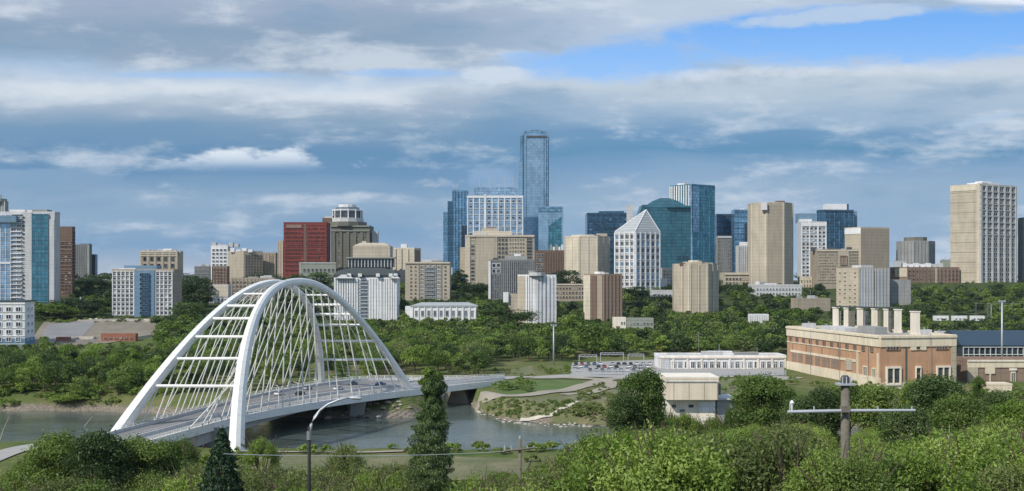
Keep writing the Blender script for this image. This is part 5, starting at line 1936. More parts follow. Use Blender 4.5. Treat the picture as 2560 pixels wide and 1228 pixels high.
b = Bld('long_hall', 'low white hall with many windows behind the parking lot', 1636, None, 1965, 893, 941, 545, 'white_wall', depth=18, vis_base=938)
f = b.F[0]
f.band(1, 0.8, 0.7, 'warm_white', 0, 1, 0.985, 0.985, 'cornice')
f.win(19, 1, 0.04, 0.99, 0.42, 0.85, 0.7, 0.85, ('dark_glass', 'smoke_glass', 'lit_glass'), 'white_wall', 1)
f.pier(9, 0.9, 0.5, 'warm_white', 0.0, 1.0)
f.panel(0.0, 0.08, 0, 0.97, 'pale_grey', 0.4)
b.boxpx('plant_room', 1672, 1716, 884, 894, 552, 'pale_grey', 6)
b.roof_kit(3, 73)

# pale two storey building by the river behind the near trees
b = Bld('pump_house', 'cream pump house with an overhanging upper box behind the dark round tree', 1650, None, 1796, 952, 1000, 342, 'cream', depth=15, vis_base=1050)
zz = b.z0
b.prism('lower_wall', [(X(1668, 345), 345.5), (X(1789, 345), 345.5), (X(1789, 345), 356), (X(1668, 345), 356)], 2.0, Zp(1000, 345), 'warm_white')
b.prism('roof_edge', b.inset(1.02), b.z1 + 0.6, b.z1 + 1.2, 'warm_white')
b.boxpx('grey_wing', 1792, 1838, 1000, 1062, 346, 'grey_wall', 11)
b.boxpx('grey_wing_roof', 1790, 1841, 996, 1000, 345, 'pale_grey', 13)
b.boxpx('side_louvre', 1796, 1802, 960, 988, 345, 'mid_grey', 6)
b.boxpx('lower_panel', 1746, 1788, 1004, 1030, 345.2, 'white_wall', 1)
b.boxpx('door', 1700, 1712, 1024, 1050, 345.2, 'mid_grey', .6)
b.boxpx('vent', 1722, 1734, 1012, 1019, 345.25, 'dark_grey', .5)
b.boxpx('vent', 1680, 1690, 1012, 1019, 345.25, 'dark_grey', .5)
for px_ in (1684, 1722, 1760):
    b.boxpx('panel_joint', px_, px_ + 1.2, 953, 1000, 341.93, 'tan', .3)
b.boxpx('gutter', 1648, 1798, 952.5, 955.5, 341.7, 'pale_grey', .4)
b.boxpx('downpipe', 1793, 1795, 955, 1000, 341.6, 'grey_wall', .3)
b.boxpx('roof_unit', 1690, 1715, 946, 952, 350, 'pale_grey', 3)
# the wall of the box itself must not reach the ground: it is carried by the lower wall
for ch in b.root.children:
    if ch.name.startswith('wall'):
        me = ch.data
        zlow = Zp(1000, 342) - b.z0
        for vtx in me.vertices:
            if vtx.co.z < 1:
                vtx.co.z = zlow

for k in range(60):
    g_ = ground(random.uniform(190, 450), random.uniform(799, 806), 500)
    put_rock((g_.x, g_.y, g_.z + .3), random.uniform(.7, 1.8), rocks[3 + k % 2], 'pale rubble heap along the back edge of the bare terrace', 'rubble on the terrace edge')
# red roofed sheds on the left terrace
for (a, c, y0, y1, d, mt, lab) in ((252, 345, 838, 850, 735, 'rust_red', 'long low rust red shed on the bare terrace at left'),
                                   (140, 178, 847, 858, 728, 'rust_red', 'short rust red hut left of the longer shed on the terrace'),
                                   (178, 240, 846, 854, 742, 'pale_rock', 'low pale hut between the two rust red sheds')):
    b = Bld('shed', lab, a, None, c, y0, y1, d, mt, depth=5, vis_base=850, roof=mt)
    b.F[0].win(6 if c - a > 50 else 3, 1, 0.05, 0.95, 0.45, 0.8, 0.5, 0.6, DG, 'pale_rock')


# ------------------------------------------------------------------ cars
def car_meshes(paint):
    mb = MB()
    prof = [(-2.1, .35), (-2.15, .75), (-1.9, .95), (-1.1, 1.0), (1.15, .98), (2.0, .85), (2.15, .6), (2.1, .35)]
    n = len(prof)
    vs = [(x, -.85, z) for x, z in prof] + [(x, .85, z) for x, z in prof]
    mb.add(vs, [(i, (i + 1) % n, n + (i + 1) % n, n + i) for i in range(n)] + [tuple(range(n))[::-1], tuple(range(n, 2 * n))])
    body = mesh('car_body', mb.v, mb.f, 'car_' + paint)
    mb = MB()
    lo, hi = [(-1.6, .96), (1.0, .96)], [(-1.15, 1.45), (.45, 1.45)]
    vs = [(lo[0][0], -.78, lo[0][1]), (lo[1][0], -.78, lo[1][1]), (lo[1][0], .78, lo[1][1]), (lo[0][0], .78, lo[0][1]),
          (hi[0][0], -.65, hi[0][1]), (hi[1][0], -.65, hi[1][1]), (hi[1][0], .65, hi[1][1]), (hi[0][0], .65, hi[0][1])]
    mb.add(vs, [(0, 1, 5, 4), (1, 2, 6, 5), (2, 3, 7, 6), (3, 0, 4, 7)], 0)
    mb.add([(hi[0][0], -.65, 1.46), (hi[1][0], -.65, 1.46), (hi[1][0], .65, 1.46), (hi[0][0], .65, 1.46)], [(0, 1, 2, 3)], 1)
    cab = mesh('car_cabin', mb.v, mb.f, ['dark_glass', 'car_' + paint], mb.mi)
    return body, cab


mb = MB()
mb.tube([(0, -.11, 0), (0, .11, 0)], .33, 10)
wheel_me = mesh('wheel', mb.v, mb.f, 'tyre')
mb = MB()
mb.tube([(0, -.13, 0), (0, .13, 0)], .2, 8)
rim_me = mesh('rim', mb.v, mb.f, 'grey_metal')
CARM = {p: car_meshes(p) for p in ('white', 'silver', 'black', 'blue', 'red', 'grey')}


def put_car(p, rz, paint, label, group):
    t = thing('parked_car', label, 'car', p, group)
    t.rotation_euler = (0, 0, rz)
    link('body', CARM[paint][0], t)
    link('cabin', CARM[paint][1], t)
    for x in (-1.35, 1.35):
        for y in (-.8, .8):
            wh = link('wheel', wheel_me, t, (x, y, .33))
            link('rim', rim_me, wh)
    return t


used_car = {}
for row, (py, x0, x1) in enumerate(((914, 1440, 1630), (921, 1436, 1632), (930, 1445, 1628))):
    k = 0
    px = x0
    while px < x1:
        paint = random.choice(['white', 'white', 'white', 'silver', 'silver', 'silver', 'grey', 'grey', 'blue', 'black', 'black', 'red'])
        g_ = ground(px, py, 420)
        put_car((g_.x, g_.y, Tz(g_.x, g_.y) + 0.3), pi / 2 + random.uniform(-.06, .06), paint,
                '%s car parked in the %s row of the lot left of the low white hall' % (paint, ('far', 'middle', 'near')[row]), '%s cars in the %s row' % (paint, ('far', 'middle', 'near')[row]))
        px += random.choice([15, 15, 16, 30])
for k, (s, t, paint, dr) in enumerate(((0.52, .25, 'white', 0), (0.57, .45, 'black', 0), (0.60, .22, 'silver', 0), (0.66, .5, 'white', 1), (0.71, .3, 'grey', 0), (0.76, .5, 'blue', 1), (0.82, .3, 'white', 0))):
    i = int(s * (NE - 1))
    p = lerp2(i, t)
    q = lerp2(i + 1, t)
    put_car((p[0], p[1], DZ + 0.07), math.atan2(q[1] - p[1], q[0] - p[0]), paint,
            ['white car crossing the bridge nearest the middle of the arch', 'black car on the bridge just beyond the middle', 'silver car on the bridge behind the white one',
             'white car on the inner lane under the falling arch rib', 'grey car on the bridge between the white and blue ones', 'blue car near the far foot of the arch',
             'white car leaving the bridge past the far arch foot'][k], 'cars on the bridge')


# yard fence
YF = [ground(px, py, 420) for px, py in ((1430, 939), (1530, 941), (1640, 942), (1760, 942), (1880, 941), (1965, 940))]
t = thing('yard_fence', 'long pale metal yard fence in front of the parked cars and the white hall', 'fence', tuple(YF[0]))
seg = [(YF[i].lerp(YF[i + 1], k / 14)) for i in range(5) for k in range(14)] + [YF[-1]]
fm = MB()
fm.box(-.09, .09, -.09, .09, -.4, 2.6)
fme = mesh('fence_post', fm.v, fm.f, 'pale_metal')
for q in seg:
    link('fence_post', fme, t, Vector((q.x, q.y, Tz(q.x, q.y))) - t.location)
for zz in (.3, 1.4, 2.5):
    mb = MB()
    mb.tube([Vector((q.x, q.y, Tz(q.x, q.y) + zz)) - t.location for q in seg], .06, 4)
    mb.build('fence_rail', ['pale_metal'], t)
mb = MB()
for i in range(len(seg) - 1):
    for k in range(6):
        q = seg[i].lerp(seg[i + 1], (k + .5) / 6)
        w_ = Vector((q.x, q.y, Tz(q.x, q.y))) - t.location
        mb.box(w_.x - .035, w_.x + .035, w_.y - .03, w_.y + .03, w_.z + .2, w_.z + 2.4)
tag(mb.build('fence_bars', ['pale_metal'], t), kind='stuff')
# steel frames of the yard
for k, (px, py, w_) in enumerate(((1470, 918, 9), (1530, 912, 12), (1590, 916, 8), (1680, 938, 10), (1770, 938, 12), (1850, 938, 9), (1930, 938, 10))):
    g_ = ground(px, py, 420)
    t = thing('steel_frame', ['pale steel portal frame at the left end of the parking lot', 'pale steel frame at the middle of the parking lot', 'pale steel frame at the right end of the parking lot',
                              'steel frame before the left end of the white hall', 'steel frame before the middle of the white hall', 'steel frame right of the middle of the white hall',
                              'steel frame before the right end of the white hall'][k], 'steel frame', tuple(g_))
    for s_ in (-1, 1):
        mb = MB()
        mb.tube([(s_ * w_ / 2, 0, -.5), (s_ * w_ / 2, 0, 6.2)], .16, 5)
        mb.build('frame_post', ['pale_metal'], t)
    mb = MB()
    for zz in (5.2, 6.2):
        mb.tube([(-w_ / 2, 0, zz), (w_ / 2, 0, zz)], .12, 5)
    for q in range(int(w_)):
        mb.tube([(-w_ / 2 + q, 0, 5.2 + (q % 2)), (-w_ / 2 + q + 1, 0, 5.2 + ((q + 1) % 2))], .07, 4)
    mb.build('truss', ['pale_metal'], t)


# ------------------------------------------------------------------ poles and lamps
def pole(name, label, cat, px, d, ytop, r0, r1, mat, zb=None, extra=None):
    x = X(px, d)
    z0 = Tz(x, d) - 0.5 if zb is None else zb
    h = Zp(ytop, d) - z0
    t = thing(name, label, cat, (x, d, z0))
    mb = MB()
    mb.tube([(0, 0, 0), (0, 0, h)], [r0, r1], 10)
    mb.build('pole', [mat], t, sm_=True)
    return t, h


t, h = pole('street_lamp', 'black street lamp with a long curved pale arm in front of the bridge', 'street lamp', 773, 90, 1066, 0.16, 0.13, 'black_metal')
z0 = t.location.z
pts = [(776, 1078), (778, 1062), (786, 1044), (800, 1026), (820, 1011), (846, 1000), (872, 994)]
mb = MB()
mb.tube([PW(a, c, 90) - t.location for a, c in pts], [.13, .12, .11, .10, .09, .08, .07], 8)
mb.build('lamp_arm', ['pale_metal'], t, sm_=True)
mb = MB()
q = PW(872, 994, 90) - t.location
mb.tube([q, q + Vector((.35, 0, -.02)), q + Vector((.9, 0, -.06)), q + Vector((1.1, 0, -.08))], [.06, .13, .13, .05], 8)
mb.build('lamp_head', ['pale_metal'], t, sm_=True)
mb = MB()
mb.tube([(0, 0, h - 1.1), (0, 0, h - .4)], .2, 10)
mb.build('collar', ['grey_metal'], t)

t, h = pole('utility_pole', 'thick weathered timber pole with a long white crossbar over the right bushes', 'utility pole', 2113, 80, 962, 0.36, 0.30, 'old_timber')
loc = t.location
mb = MB()
mb.tube([PW(1969, 1030, 79.4) - loc, PW(2113, 1027, 79.4) - loc, PW(2288, 1026, 79.4) - loc], [.12, .12, .09], 8)
mb.build('crossbar', ['pale_metal'], t)
mb = MB()
q = PW(2113, 962, 80) - loc
mb.box(q.x - .62, q.x + .62, -.45, .45, q.z - .02, q.z + .12)
mb.build('platform', ['pale_metal'], t)
mb = MB()
mb.tube([(0, 0, q.z + .12), (0, 0, q.z + .5), (0, 0, q.z + .68)], [.34, .34, .2], 12)
mb.build('transformer', ['dark_grey'], t)
mb = MB()
for dx in (-.28, 0, .26):
    mb.tube([(dx, -.34, q.z + .12), (dx, -.34, q.z + .6)], .045, 6)
mb.build('insulator', ['pale_metal'], t)
mb = MB()
q = PW(2113, 1027, 79.4) - loc
mb.box(q.x - .3, q.x + .3, q.y - .16, q.y + .3, q.z - .1, q.z + .35)
mb.build('bracket', ['old_timber'], t)
mb = MB()
for k, px in enumerate((1975, 2035, 2195, 2280)):
    q = PW(px, 1026, 79.4) - loc
    mb.tube([q, q + Vector((0, 0, .28 if k else .5))], .05, 6)
mb.build('insulator', ['pale_metal'], t)
q = PW(1980, 1026, 79.4) - loc
mb = MB()
mb.tube([q, q + Vector((0, 0, .35)), q + Vector((0, 0, .55)), q + Vector((0, 0, .72))], [.05, .09, .17, .06], 10)
mb.build('lamp_head', ['steel_white'], t)

t, h = pole('utility_pole', 'dark timber pole with thin bent cross arms in front of the river', 'utility pole', 1300, 120, 1097, 0.24, 0.19, 'old_timber')
loc = t.location
mb = MB()
mb.tube([PW(1258, 1128, 119.7) - loc, PW(1300, 1124, 119.7) - loc, PW(1338, 1119, 119.7) - loc], .13, 6)
mb.build('cross_arm', ['old_timber'], t)
mb = MB()
for px in (1262, 1278, 1318, 1334):
    q = PW(px, 1125, 119.7) - loc
    mb.tube([q, q + Vector((0, 0, .45))], .08, 5)
q = PW(1300, 1097, 120) - loc
mb.tube([q, q + Vector((0, 0, .3))], .12, 8)
mb.build('insulator', ['pale_metal'], t)
# overhead wire
o = None
mb = MB()
A_, B_ = PW(1278, 1128, 120), Vector((X(560, 105), 105, Zp(1135, 105)))
n = 24
mb.tube([A_.lerp(B_, i / n) - A_ + Vector((0, 0, -1.0 * 4 * (i / n) * (1 - i / n) * 0.35)) for i in range(n + 1)], 0.03, 4)
tag(mb.build('overhead_wire', ['pale_metal'], None, A_), 'thin pale wire strung low across the river left of the dark timber pole', 'wire')

for (px, d, yt, r, mt, lab) in ((1384, 570, 815, .45, 'pale_metal', 'tall pale lamp mast beyond the grassy point in the centre'),
                                (1747, 590, 830, .3, 'old_timber', 'slim wooden pole rising from trees behind the low white hall'),
                                (1893, 575, 868, .3, 'old_timber', 'short wooden pole at the right end of the low white hall'),
                                (2505, 540, 755, .55, 'pale_metal', 'tall white floodlight mast at the far right'),
                                (2478, 800, 760, .3, 'grey_metal', 'thin grey mast left of the tall white floodlight mast'),
                                (1216, 560, 886, .25, 'steel_white', 'short white signal post at the edge of the central trees'),
                                (1440, 620, 872, .2, 'old_timber', 'small wooden pole among trees right of the pale lamp mast'),
                                (201, 870, 742, .3, 'pale_metal', 'pale crane like mast among dark trees left of the gridded block')):
    t, h = pole('mast', lab, 'mast', px, d, yt, r, r * .6, mt)
    if px in (1384, 2505):
        mb = MB()
        mb.box(-1.6, 1.6, -.3, .3, h - .2, h + .25)
        for s in (-1.3, 0, 1.3):
            mb.box(s - .35, s + .35, -.6, .1, h + .25, h + .8)
        mb.build('lamp_bar', ['pale_metal'], t)
    else:
        mb = MB()
        mb.box(-1.2, 1.2, -.12, .12, h - 1.2, h - .95)
        mb.build('cross_arm', [mt], t)
# fence of posts and rails at the far right
t = thing('post_fence', 'high grey post and wire fence on the slope at the far right', 'fence', (X(2440, 850), 850, Tz(X(2440, 850), 850)))
for k in range(8):
    x = X(2440 + k * 30, 850)
    mb = MB()
    zt_ = Zp(758, 850)
    g0 = Tz(x, 850)
    mb.tube([(0, 0, 0), (0, 0, zt_ - g0 + .5)], .16, 5)
    mb.build('fence_post', ['grey_metal'], t, Vector((x, 850, g0 - .5)) - t.location)
for zy in (759, 790):
    mb = MB()
    mb.tube([Vector((X(2440, 850), 850, Zp(zy, 850))) - t.location, Vector((X(2650, 850), 850, Zp(zy, 850))) - t.location], .1, 4)
    mb.build('fence_wire', ['grey_metal'], t)
# low white fence / trailers strip on the right slope
for k, (a, c) in enumerate(((2332, 2372), (2378, 2418), (2424, 2462))):
    b = Bld('trailer', ['leftmost of three white trailers on the green slope right of the stacks', 'middle one of three white trailers on the green slope', 'rightmost of three white trailers on the green slope'][k],
            a, None, c, 793, 804, 845, 'white_wall', depth=3, vis_base=800, roof='white_wall')
    b.F[0].win(3, 1, 0.1, 0.9, 0.6, 0.85, 0.5, 0.6, DG, 'pale_grey')

# ================================================================== VEGETATION
def leaf_cloud(pts, nrm, size, rng, tint, aspect=1.6, droop=0.0):
    """one diamond-shaped leaf spray per point"""
    n = len(pts)
    rnd = rng.normal(size=(n, 3))
    nn = nrm * 0.9 + rnd * 0.75
    nn /= np.linalg.norm(nn, axis=1)[:, None] + 1e-9
    a = np.cross(nn, rng.normal(size=(n, 3)))
    a[:, 2] -= droop
    a /= np.linalg.norm(a, axis=1)[:, None] + 1e-9
    b_ = np.cross(nn, a)
    s = size * rng.uniform(0.55, 1.25, n)[:, None]
    w = s / aspect
    bend = nn * s * rng.uniform(-0.25, 0.25, n)[:, None]
    v = np.stack([pts - a * s * .5, pts + b_ * w * .5 + bend, pts + a * s * .5, pts - b_ * w * .5 + bend], 1)
    return v.reshape(-1, 3), np.repeat(tint, 4)


def quads_mesh(name, v, tint, mat):
    n = len(v) // 4
    me = bpy.data.meshes.new(name)
    me.vertices.add(len(v))
    me.vertices.foreach_set('co', v.astype(np.float32).ravel())
    me.loops.add(len(v))
    me.loops.foreach_set('vertex_index', np.arange(len(v), dtype=np.int32))
    me.polygons.add(n)
    me.polygons.foreach_set('loop_start', np.arange(0, len(v), 4, dtype=np.int32))
    me.update(calc_edges=True)
    at = me.attributes.new('tint', 'FLOAT', 'POINT')
    at.data.foreach_set('value', tint.astype(np.float32))
    me.materials.append(M[mat])
    return me


def crown_points(seed, n, lobes, rx, rz, z0, kind='round'):
    """points spread through a lumpy crown, unit height 1, radius rx"""
    rng = np.random.default_rng(seed)
    cs, rs = [], []
    for i in range(lobes):
        if kind == 'round':
            th, u = rng.uniform(0, 2 * pi), rng.uniform(-0.75, 1.0)
            k = math.sqrt(max(0, 1 - u * u)) * rng.uniform(0.45, 0.8)
            c = (cos(th) * k * rx * 0.8, sin(th) * k * rx * 0.8, z0 + rz + u * rz * 0.72)
            r = rng.uniform(0.26, 0.46) * rx
        elif kind == 'shrub':
            th, k = rng.uniform(0, 2 * pi), math.sqrt(rng.uniform(0, 1)) * 0.85
            c = (cos(th) * k * rx, sin(th) * k * rx, rng.uniform(0.12, 0.35) + (1 - k * k) * 0.42)
            r = rng.uniform(0.15, 0.30) * rx
        else:   # column
            u = rng.uniform(0, 1)
            th = rng.uniform(0, 2 * pi)
            k = rx * (0.55 if u < .8 else .3)
            c = (cos(th) * k, sin(th) * k, z0 + u * (1 - z0))
            r = rng.uniform(0.3, 0.5) * rx
        cs.append(c)
        rs.append(r)
    cs, rs = np.array(cs), np.array(rs)
    pick = rng.choice(lobes, n, p=rs ** 2 / (rs ** 2).sum())
    d = rng.normal(size=(n, 3))
    d[:, 2] = np.abs(d[:, 2]) * 1.0 - 0.35
    d /= np.linalg.norm(d, axis=1)[:, None]
    rad = rs[pick] * (1 - rng.beta(1.0, 3.2, n) * 0.75)
    zsq = 0.85
    p = cs[pick] + d * rad[:, None] * np.array([1, 1, zsq])
    # stray sprays past the outline
    k = rng.random(n) < 0.10
    p[k] += d[k] * (rs[pick][k] * rng.uniform(.1, .45, k.sum()))[:, None]
    if kind == 'shrub':
        k = rng.random(n) < 0.16
        sh = rng.integers(0, 160, n)          # upright shoots
        off = rng.uniform(-1, 1, (160, 2)) * .01
        p[k, 2] += rng.uniform(0.02, 0.13, k.sum())
    lobe_t = rng.uniform(0.15, 0.85, lobes)
    tint = lobe_t[pick] * 0.55 + rng.uniform(0, 0.5, n)
    return p, d, tint, rng


def crown(name, seed, n, size, H, rx, kind, mat, lobes=22, z0=0.2, aspect=1.6):
    rz = (1 - z0) / 2
    p, d, t, rng = crown_points(seed, n, lobes, rx, rz, z0, kind)
    v, tt = leaf_cloud(p, d, size / H, rng, t, aspect)
    return quads_mesh(name, v, tt, mat)       # unit height: scaled by the object


def trunk_mesh(seed, H=1.0, spread=0.2, z0=0.25):
    r = random.Random(seed)
    mb = MB()
    top = Vector((r.uniform(-.03, .03), r.uniform(-.03, .03), 0.72))
    mb.tube([(0, 0, -0.06), (0.004, 0, .1), (top.x * .5, top.y * .5, .4), tuple(top)], [.032, .024, .017, .006], 7)
    for k in range(6):
        a = r.uniform(0, 6.28)
        z = r.uniform(.22, .55)
        e = Vector((cos(a) * spread, sin(a) * spread, z + r.uniform(.12, .3)))
        mb.tube([(0, 0, z), tuple(e * .5 + Vector((0, 0, z * .5 + .02))), tuple(e)], [.012, .008, .003], 5)
    return mesh('trunk', mb.v, mb.f, 'bark')


TRUNKS = [trunk_mesh(i) for i in range(4)]


def stems_mesh(seed):
    r = random.Random(seed)
    mb = MB()
    for k in range(22):
        a = r.uniform(0, 6.28)
        q_ = r.uniform(.1, .6)
        e = Vector((cos(a) * q_, sin(a) * q_, r.uniform(.6, 1.08) - q_ * .35))
        mb.tube([(0, 0, -0.08), tuple(e * .45 + Vector((0, 0, .05))), tuple(e * .8 + Vector((r.uniform(-.03, .03), 0, .03))), tuple(e)], [.016, .010, .006, .003], 4)
    return mesh('stems', mb.v, mb.f, 'bark')


STEMS = [stems_mesh(i) for i in range(3)]


def spruce_mesh(seed, n=7000):
    rng = np.random.default_rng(seed)
    u = rng.beta(1.0, 1.5, n)
    z = 0.06 + u * 0.94
    tier = np.abs(((z * 17) % 1.0) - 0.35)
    R = (1 - z) ** 0.85 * 0.36 + 0.012
    R = R * (1.12 - tier * 0.55) * rng.uniform(0.9, 1.15, n)
    th = rng.uniform(0, 2 * pi, n)
    # branches gather in whorls
    th = th + 0.18 * np.sin(th * 9 + z * 40)
    k = 1 - rng.beta(1, 3, n) * 0.7
    p = np.stack([np.cos(th) * R * k, np.sin(th) * R * k, z - R * k * 0.25], -1)
    d = np.stack([np.cos(th), np.sin(th), np.full(n, 0.5)], -1)
    v, tt = leaf_cloud(p, d, 0.036, rng, rng.uniform(0.1, 0.9, n), 2.6, 0.3)
    return quads_mesh('crown', v, tt, 'leaf_spruce')


GREENS = ['leaf_bright', 'leaf_mid', 'leaf_dark', 'leaf_deep', 'leaf_olive']
# prototypes: far (small in view), mid, near
FAR = {m: [crown('crown', 100 + i, 620, 1.25, 12, .42, 'round', m, 14) for i in range(3)] for m in GREENS}
MID = {m: [crown('crown', 200 + i, (2600, 2200, 2900, 2400, 2000, 2600)[i], (.62, .7, .5, .62, .75, .55)[i], 12, (.42, .36, .46, .40, .30, .44)[i], 'round', m, (24, 14, 34, 18, 12, 28)[i], (.2, .12, .3, .05, .1, .25)[i], (1.6, 2.0, 1.4, 1.8, 2.2, 1.5)[i]) for i in range(6)] for m in GREENS[:5]}
NEARS = {m: [crown('foliage', 300 + i, 12000, 0.30, 7, .62, 'shrub', m, 58, 0.2, 2.4) for i in range(3)] for m in ('leaf_bright', 'leaf_mid', 'leaf_olive')}
NEART = {m: [crown('crown', 400 + i, 15000, 0.36, 12, .42, 'round', m, 40, 0.1) for i in range(2)] for m in ('leaf_bright', 'leaf_mid', 'leaf_dark')}


def put_tree(x, y, h, w, me, label, group=None, trunk=True, name='tree', cat='tree', rz=None, sink=0.3, z=None, cone=False):
    """w: crown width scale relative to the prototype"""
    z0 = (Tz(x, y) if z is None else z) - sink
    t = thing(name, label, cat, (x, y, z0), group)
    t.rotation_euler = (0, 0, random.uniform(0, 6.28) if rz is None else rz)
    c = link('crown' if name == 'tree' else 'foliage', me, t)
    ch = h
    if name == 'tree' and me.name != 'column_crown' and cone is False:
        ch = min(h, max(h * w * 1.15, h * 0.45))
        c.location = (0, 0, h - ch)
    c.scale = (h * w, h * w, ch)
    if trunk:
        k = link('trunk' if name == 'tree' else 'stems', random.choice(TRUNKS if name == 'tree' else STEMS), t)
        k.scale = (h, h, h)
    return t


def allowed(px, py_base, py_top, d, wpx, margin=7):
    """a tree may not hide the wall feet the photograph shows"""
    for xl, xr, vb, bd in BUILDINGS:
        if px + wpx > xl and px - wpx < xr:
            if bd > d - 4 and py_top < vb - margin and bd < d + 420:
                return False
            if abs(bd + 10 - d) < 16:
                return False
    return True


keep = BRIDGE_KEEP.reshape(-1, 2)


def near_bridge(x, y, r):
    return bool((np.hypot(keep[:, 0] - x, keep[:, 1] - y) < r).any())


cands = []      # (apparent size, x, y, h, w, mat, zone)


def scatter(zone, n, pxr, dr, hr, wr, mats, mind=7.0, seed=0, base_ok=None, strict=True):
    r = random.Random(seed)
    placed = []
    tries = 0
    while len(placed) < n and tries < n * 30:
        tries += 1
        d = math.sqrt(r.uniform(dr[0] ** 2, dr[1] ** 2))
        px = r.uniform(*pxr)
        x = X(px, d)
        if any((x - q[0]) ** 2 + (d - q[1]) ** 2 < mind * mind for q in placed):
            continue
        z = Tz(x, d)
        if z < 1.2 or near_bridge(x, d, 9):
            continue
        pyb = HZ + (CZ - z) * F / d
        if base_ok and not base_ok(px, pyb, d):
            continue
        h = r.uniform(*hr)
        w = r.uniform(*wr)
        ok = False
        for _ in range(4):
            pyt = HZ + (CZ - z - h) * F / d
            if not strict or allowed(px, pyb, pyt, d, h * w * .42 * F / d):
                ok = True
                break
            h *= 0.72
        if not ok or h < 3.5:
            continue
        placed.append((x, d))
        cands.append((h / d, x, d, h, w, r.choice(mats), zone))
    return placed


def open_right(px, py, d):
    # lawns, trails, parking lot and road stay open on the floodplain
    if 1060 < px < 1240 and py > 942:
        return False
    if 1215 < px < 1440 and py > 906:
        return False
    if 1425 < px < 1990 and py > 893:
        return False
    if 1960 < px < 2700 and py > 880:
        return False
    return True


B_, MD, DK, DP, OL = GREENS
# left bank wood between river and terrace
scatter('left', 170, (-120, 480), (424, 560), (8, 13), (.95, 1.35), [MD, MD, B_, B_, DK, DK, OL], 6.0, 1, None, False)
scatter('left', 70, (400, 600), (500, 760), (9, 13), (.95, 1.3), [MD, DK, B_], 7.0, 2)
scatter('left', 60, (380, 640), (760, 860), (8, 12), (1, 1.3), [DK, MD], 8.0, 22)
scatter('arch', 190, (440, 960), (430, 820), (9, 14), (.95, 1.3), [MD, DK, MD, OL, B_], 7.0, 3)
scatter('centre', 210, (905, 1250), (505, 830), (10, 14.5), (1.0, 1.35), [MD, DK, MD, B_, OL], 8.0, 4, open_right)
scatter('centre', 470, (1200, 2000), (545, 850), (9, 14), (1.0, 1.35), [MD, MD, DK, DK, B_, OL], 8.0, 5, open_right)
scatter('slope', 60, (60, 285), (846, 940), (8, 12), (1, 1.3), [MD, DK, B_], 7.0, 31)
scatter('slope', 620, (440, 2060), (840, 1130), (8, 14), (1.0, 1.35), [DK, DK, DP, MD], 7.0, 6)
scatter('slope', 130, (-100, 480), (860, 1150), (9, 16), (1.0, 1.35), [DK, DP, DP], 8.0, 7)
scatter('left', 40, (-120, 120), (560, 690), (7, 9), (1, 1.3), [MD, DK, B_], 8.0, 17)
scatter('right', 420, (2230, 2800), (640, 1130), (8, 12), (1.0, 1.4), [DK, DP, MD, MD], 7.5, 8, lambda px, py, d: not (715 < py < 735) and not (790 < py < 808 and px < 2480))
scatter('right', 60, (1960, 2330), (560, 920), (9, 13), (1.0, 1.3), [DK, MD], 9.0, 9, open_right)
scatter('far', 420, (-200, 2800), (1130, 1900), (9, 13), (1.2, 1.6), [DP, DK], 12.0, 10)
scatter('out', 150, (-1600, -130), (425, 900), (9, 14), (1.1, 1.5), [MD, DK], 12.0, 11)
scatter('out', 150, (2600, 4200), (380, 900), (9, 14), (1.1, 1.5), [MD, DK], 12.0, 12)

ZL = {'left': ('leafy tree in the riverside wood at the left, below the bare terrace', 'trees of the left riverside wood'),
      'arch': ('tree seen through the bridge arch on the far bank', 'trees behind the arch'),
      'centre': ('rounded tree in the wooded belt between the grassy point and the towers', 'trees of the central wooded belt'),
      'slope': ('dark tree on the slope among the tower feet', 'trees on the slope below downtown'),
      'right': ('tree on the green slope right of the chimney stacks', 'trees on the right slope'),
      'far': ('dark distant tree on the skyline plateau', 'distant skyline trees'),
      'out': ('tree on the river bank at the edge of the view', 'trees at the edges of the view')}

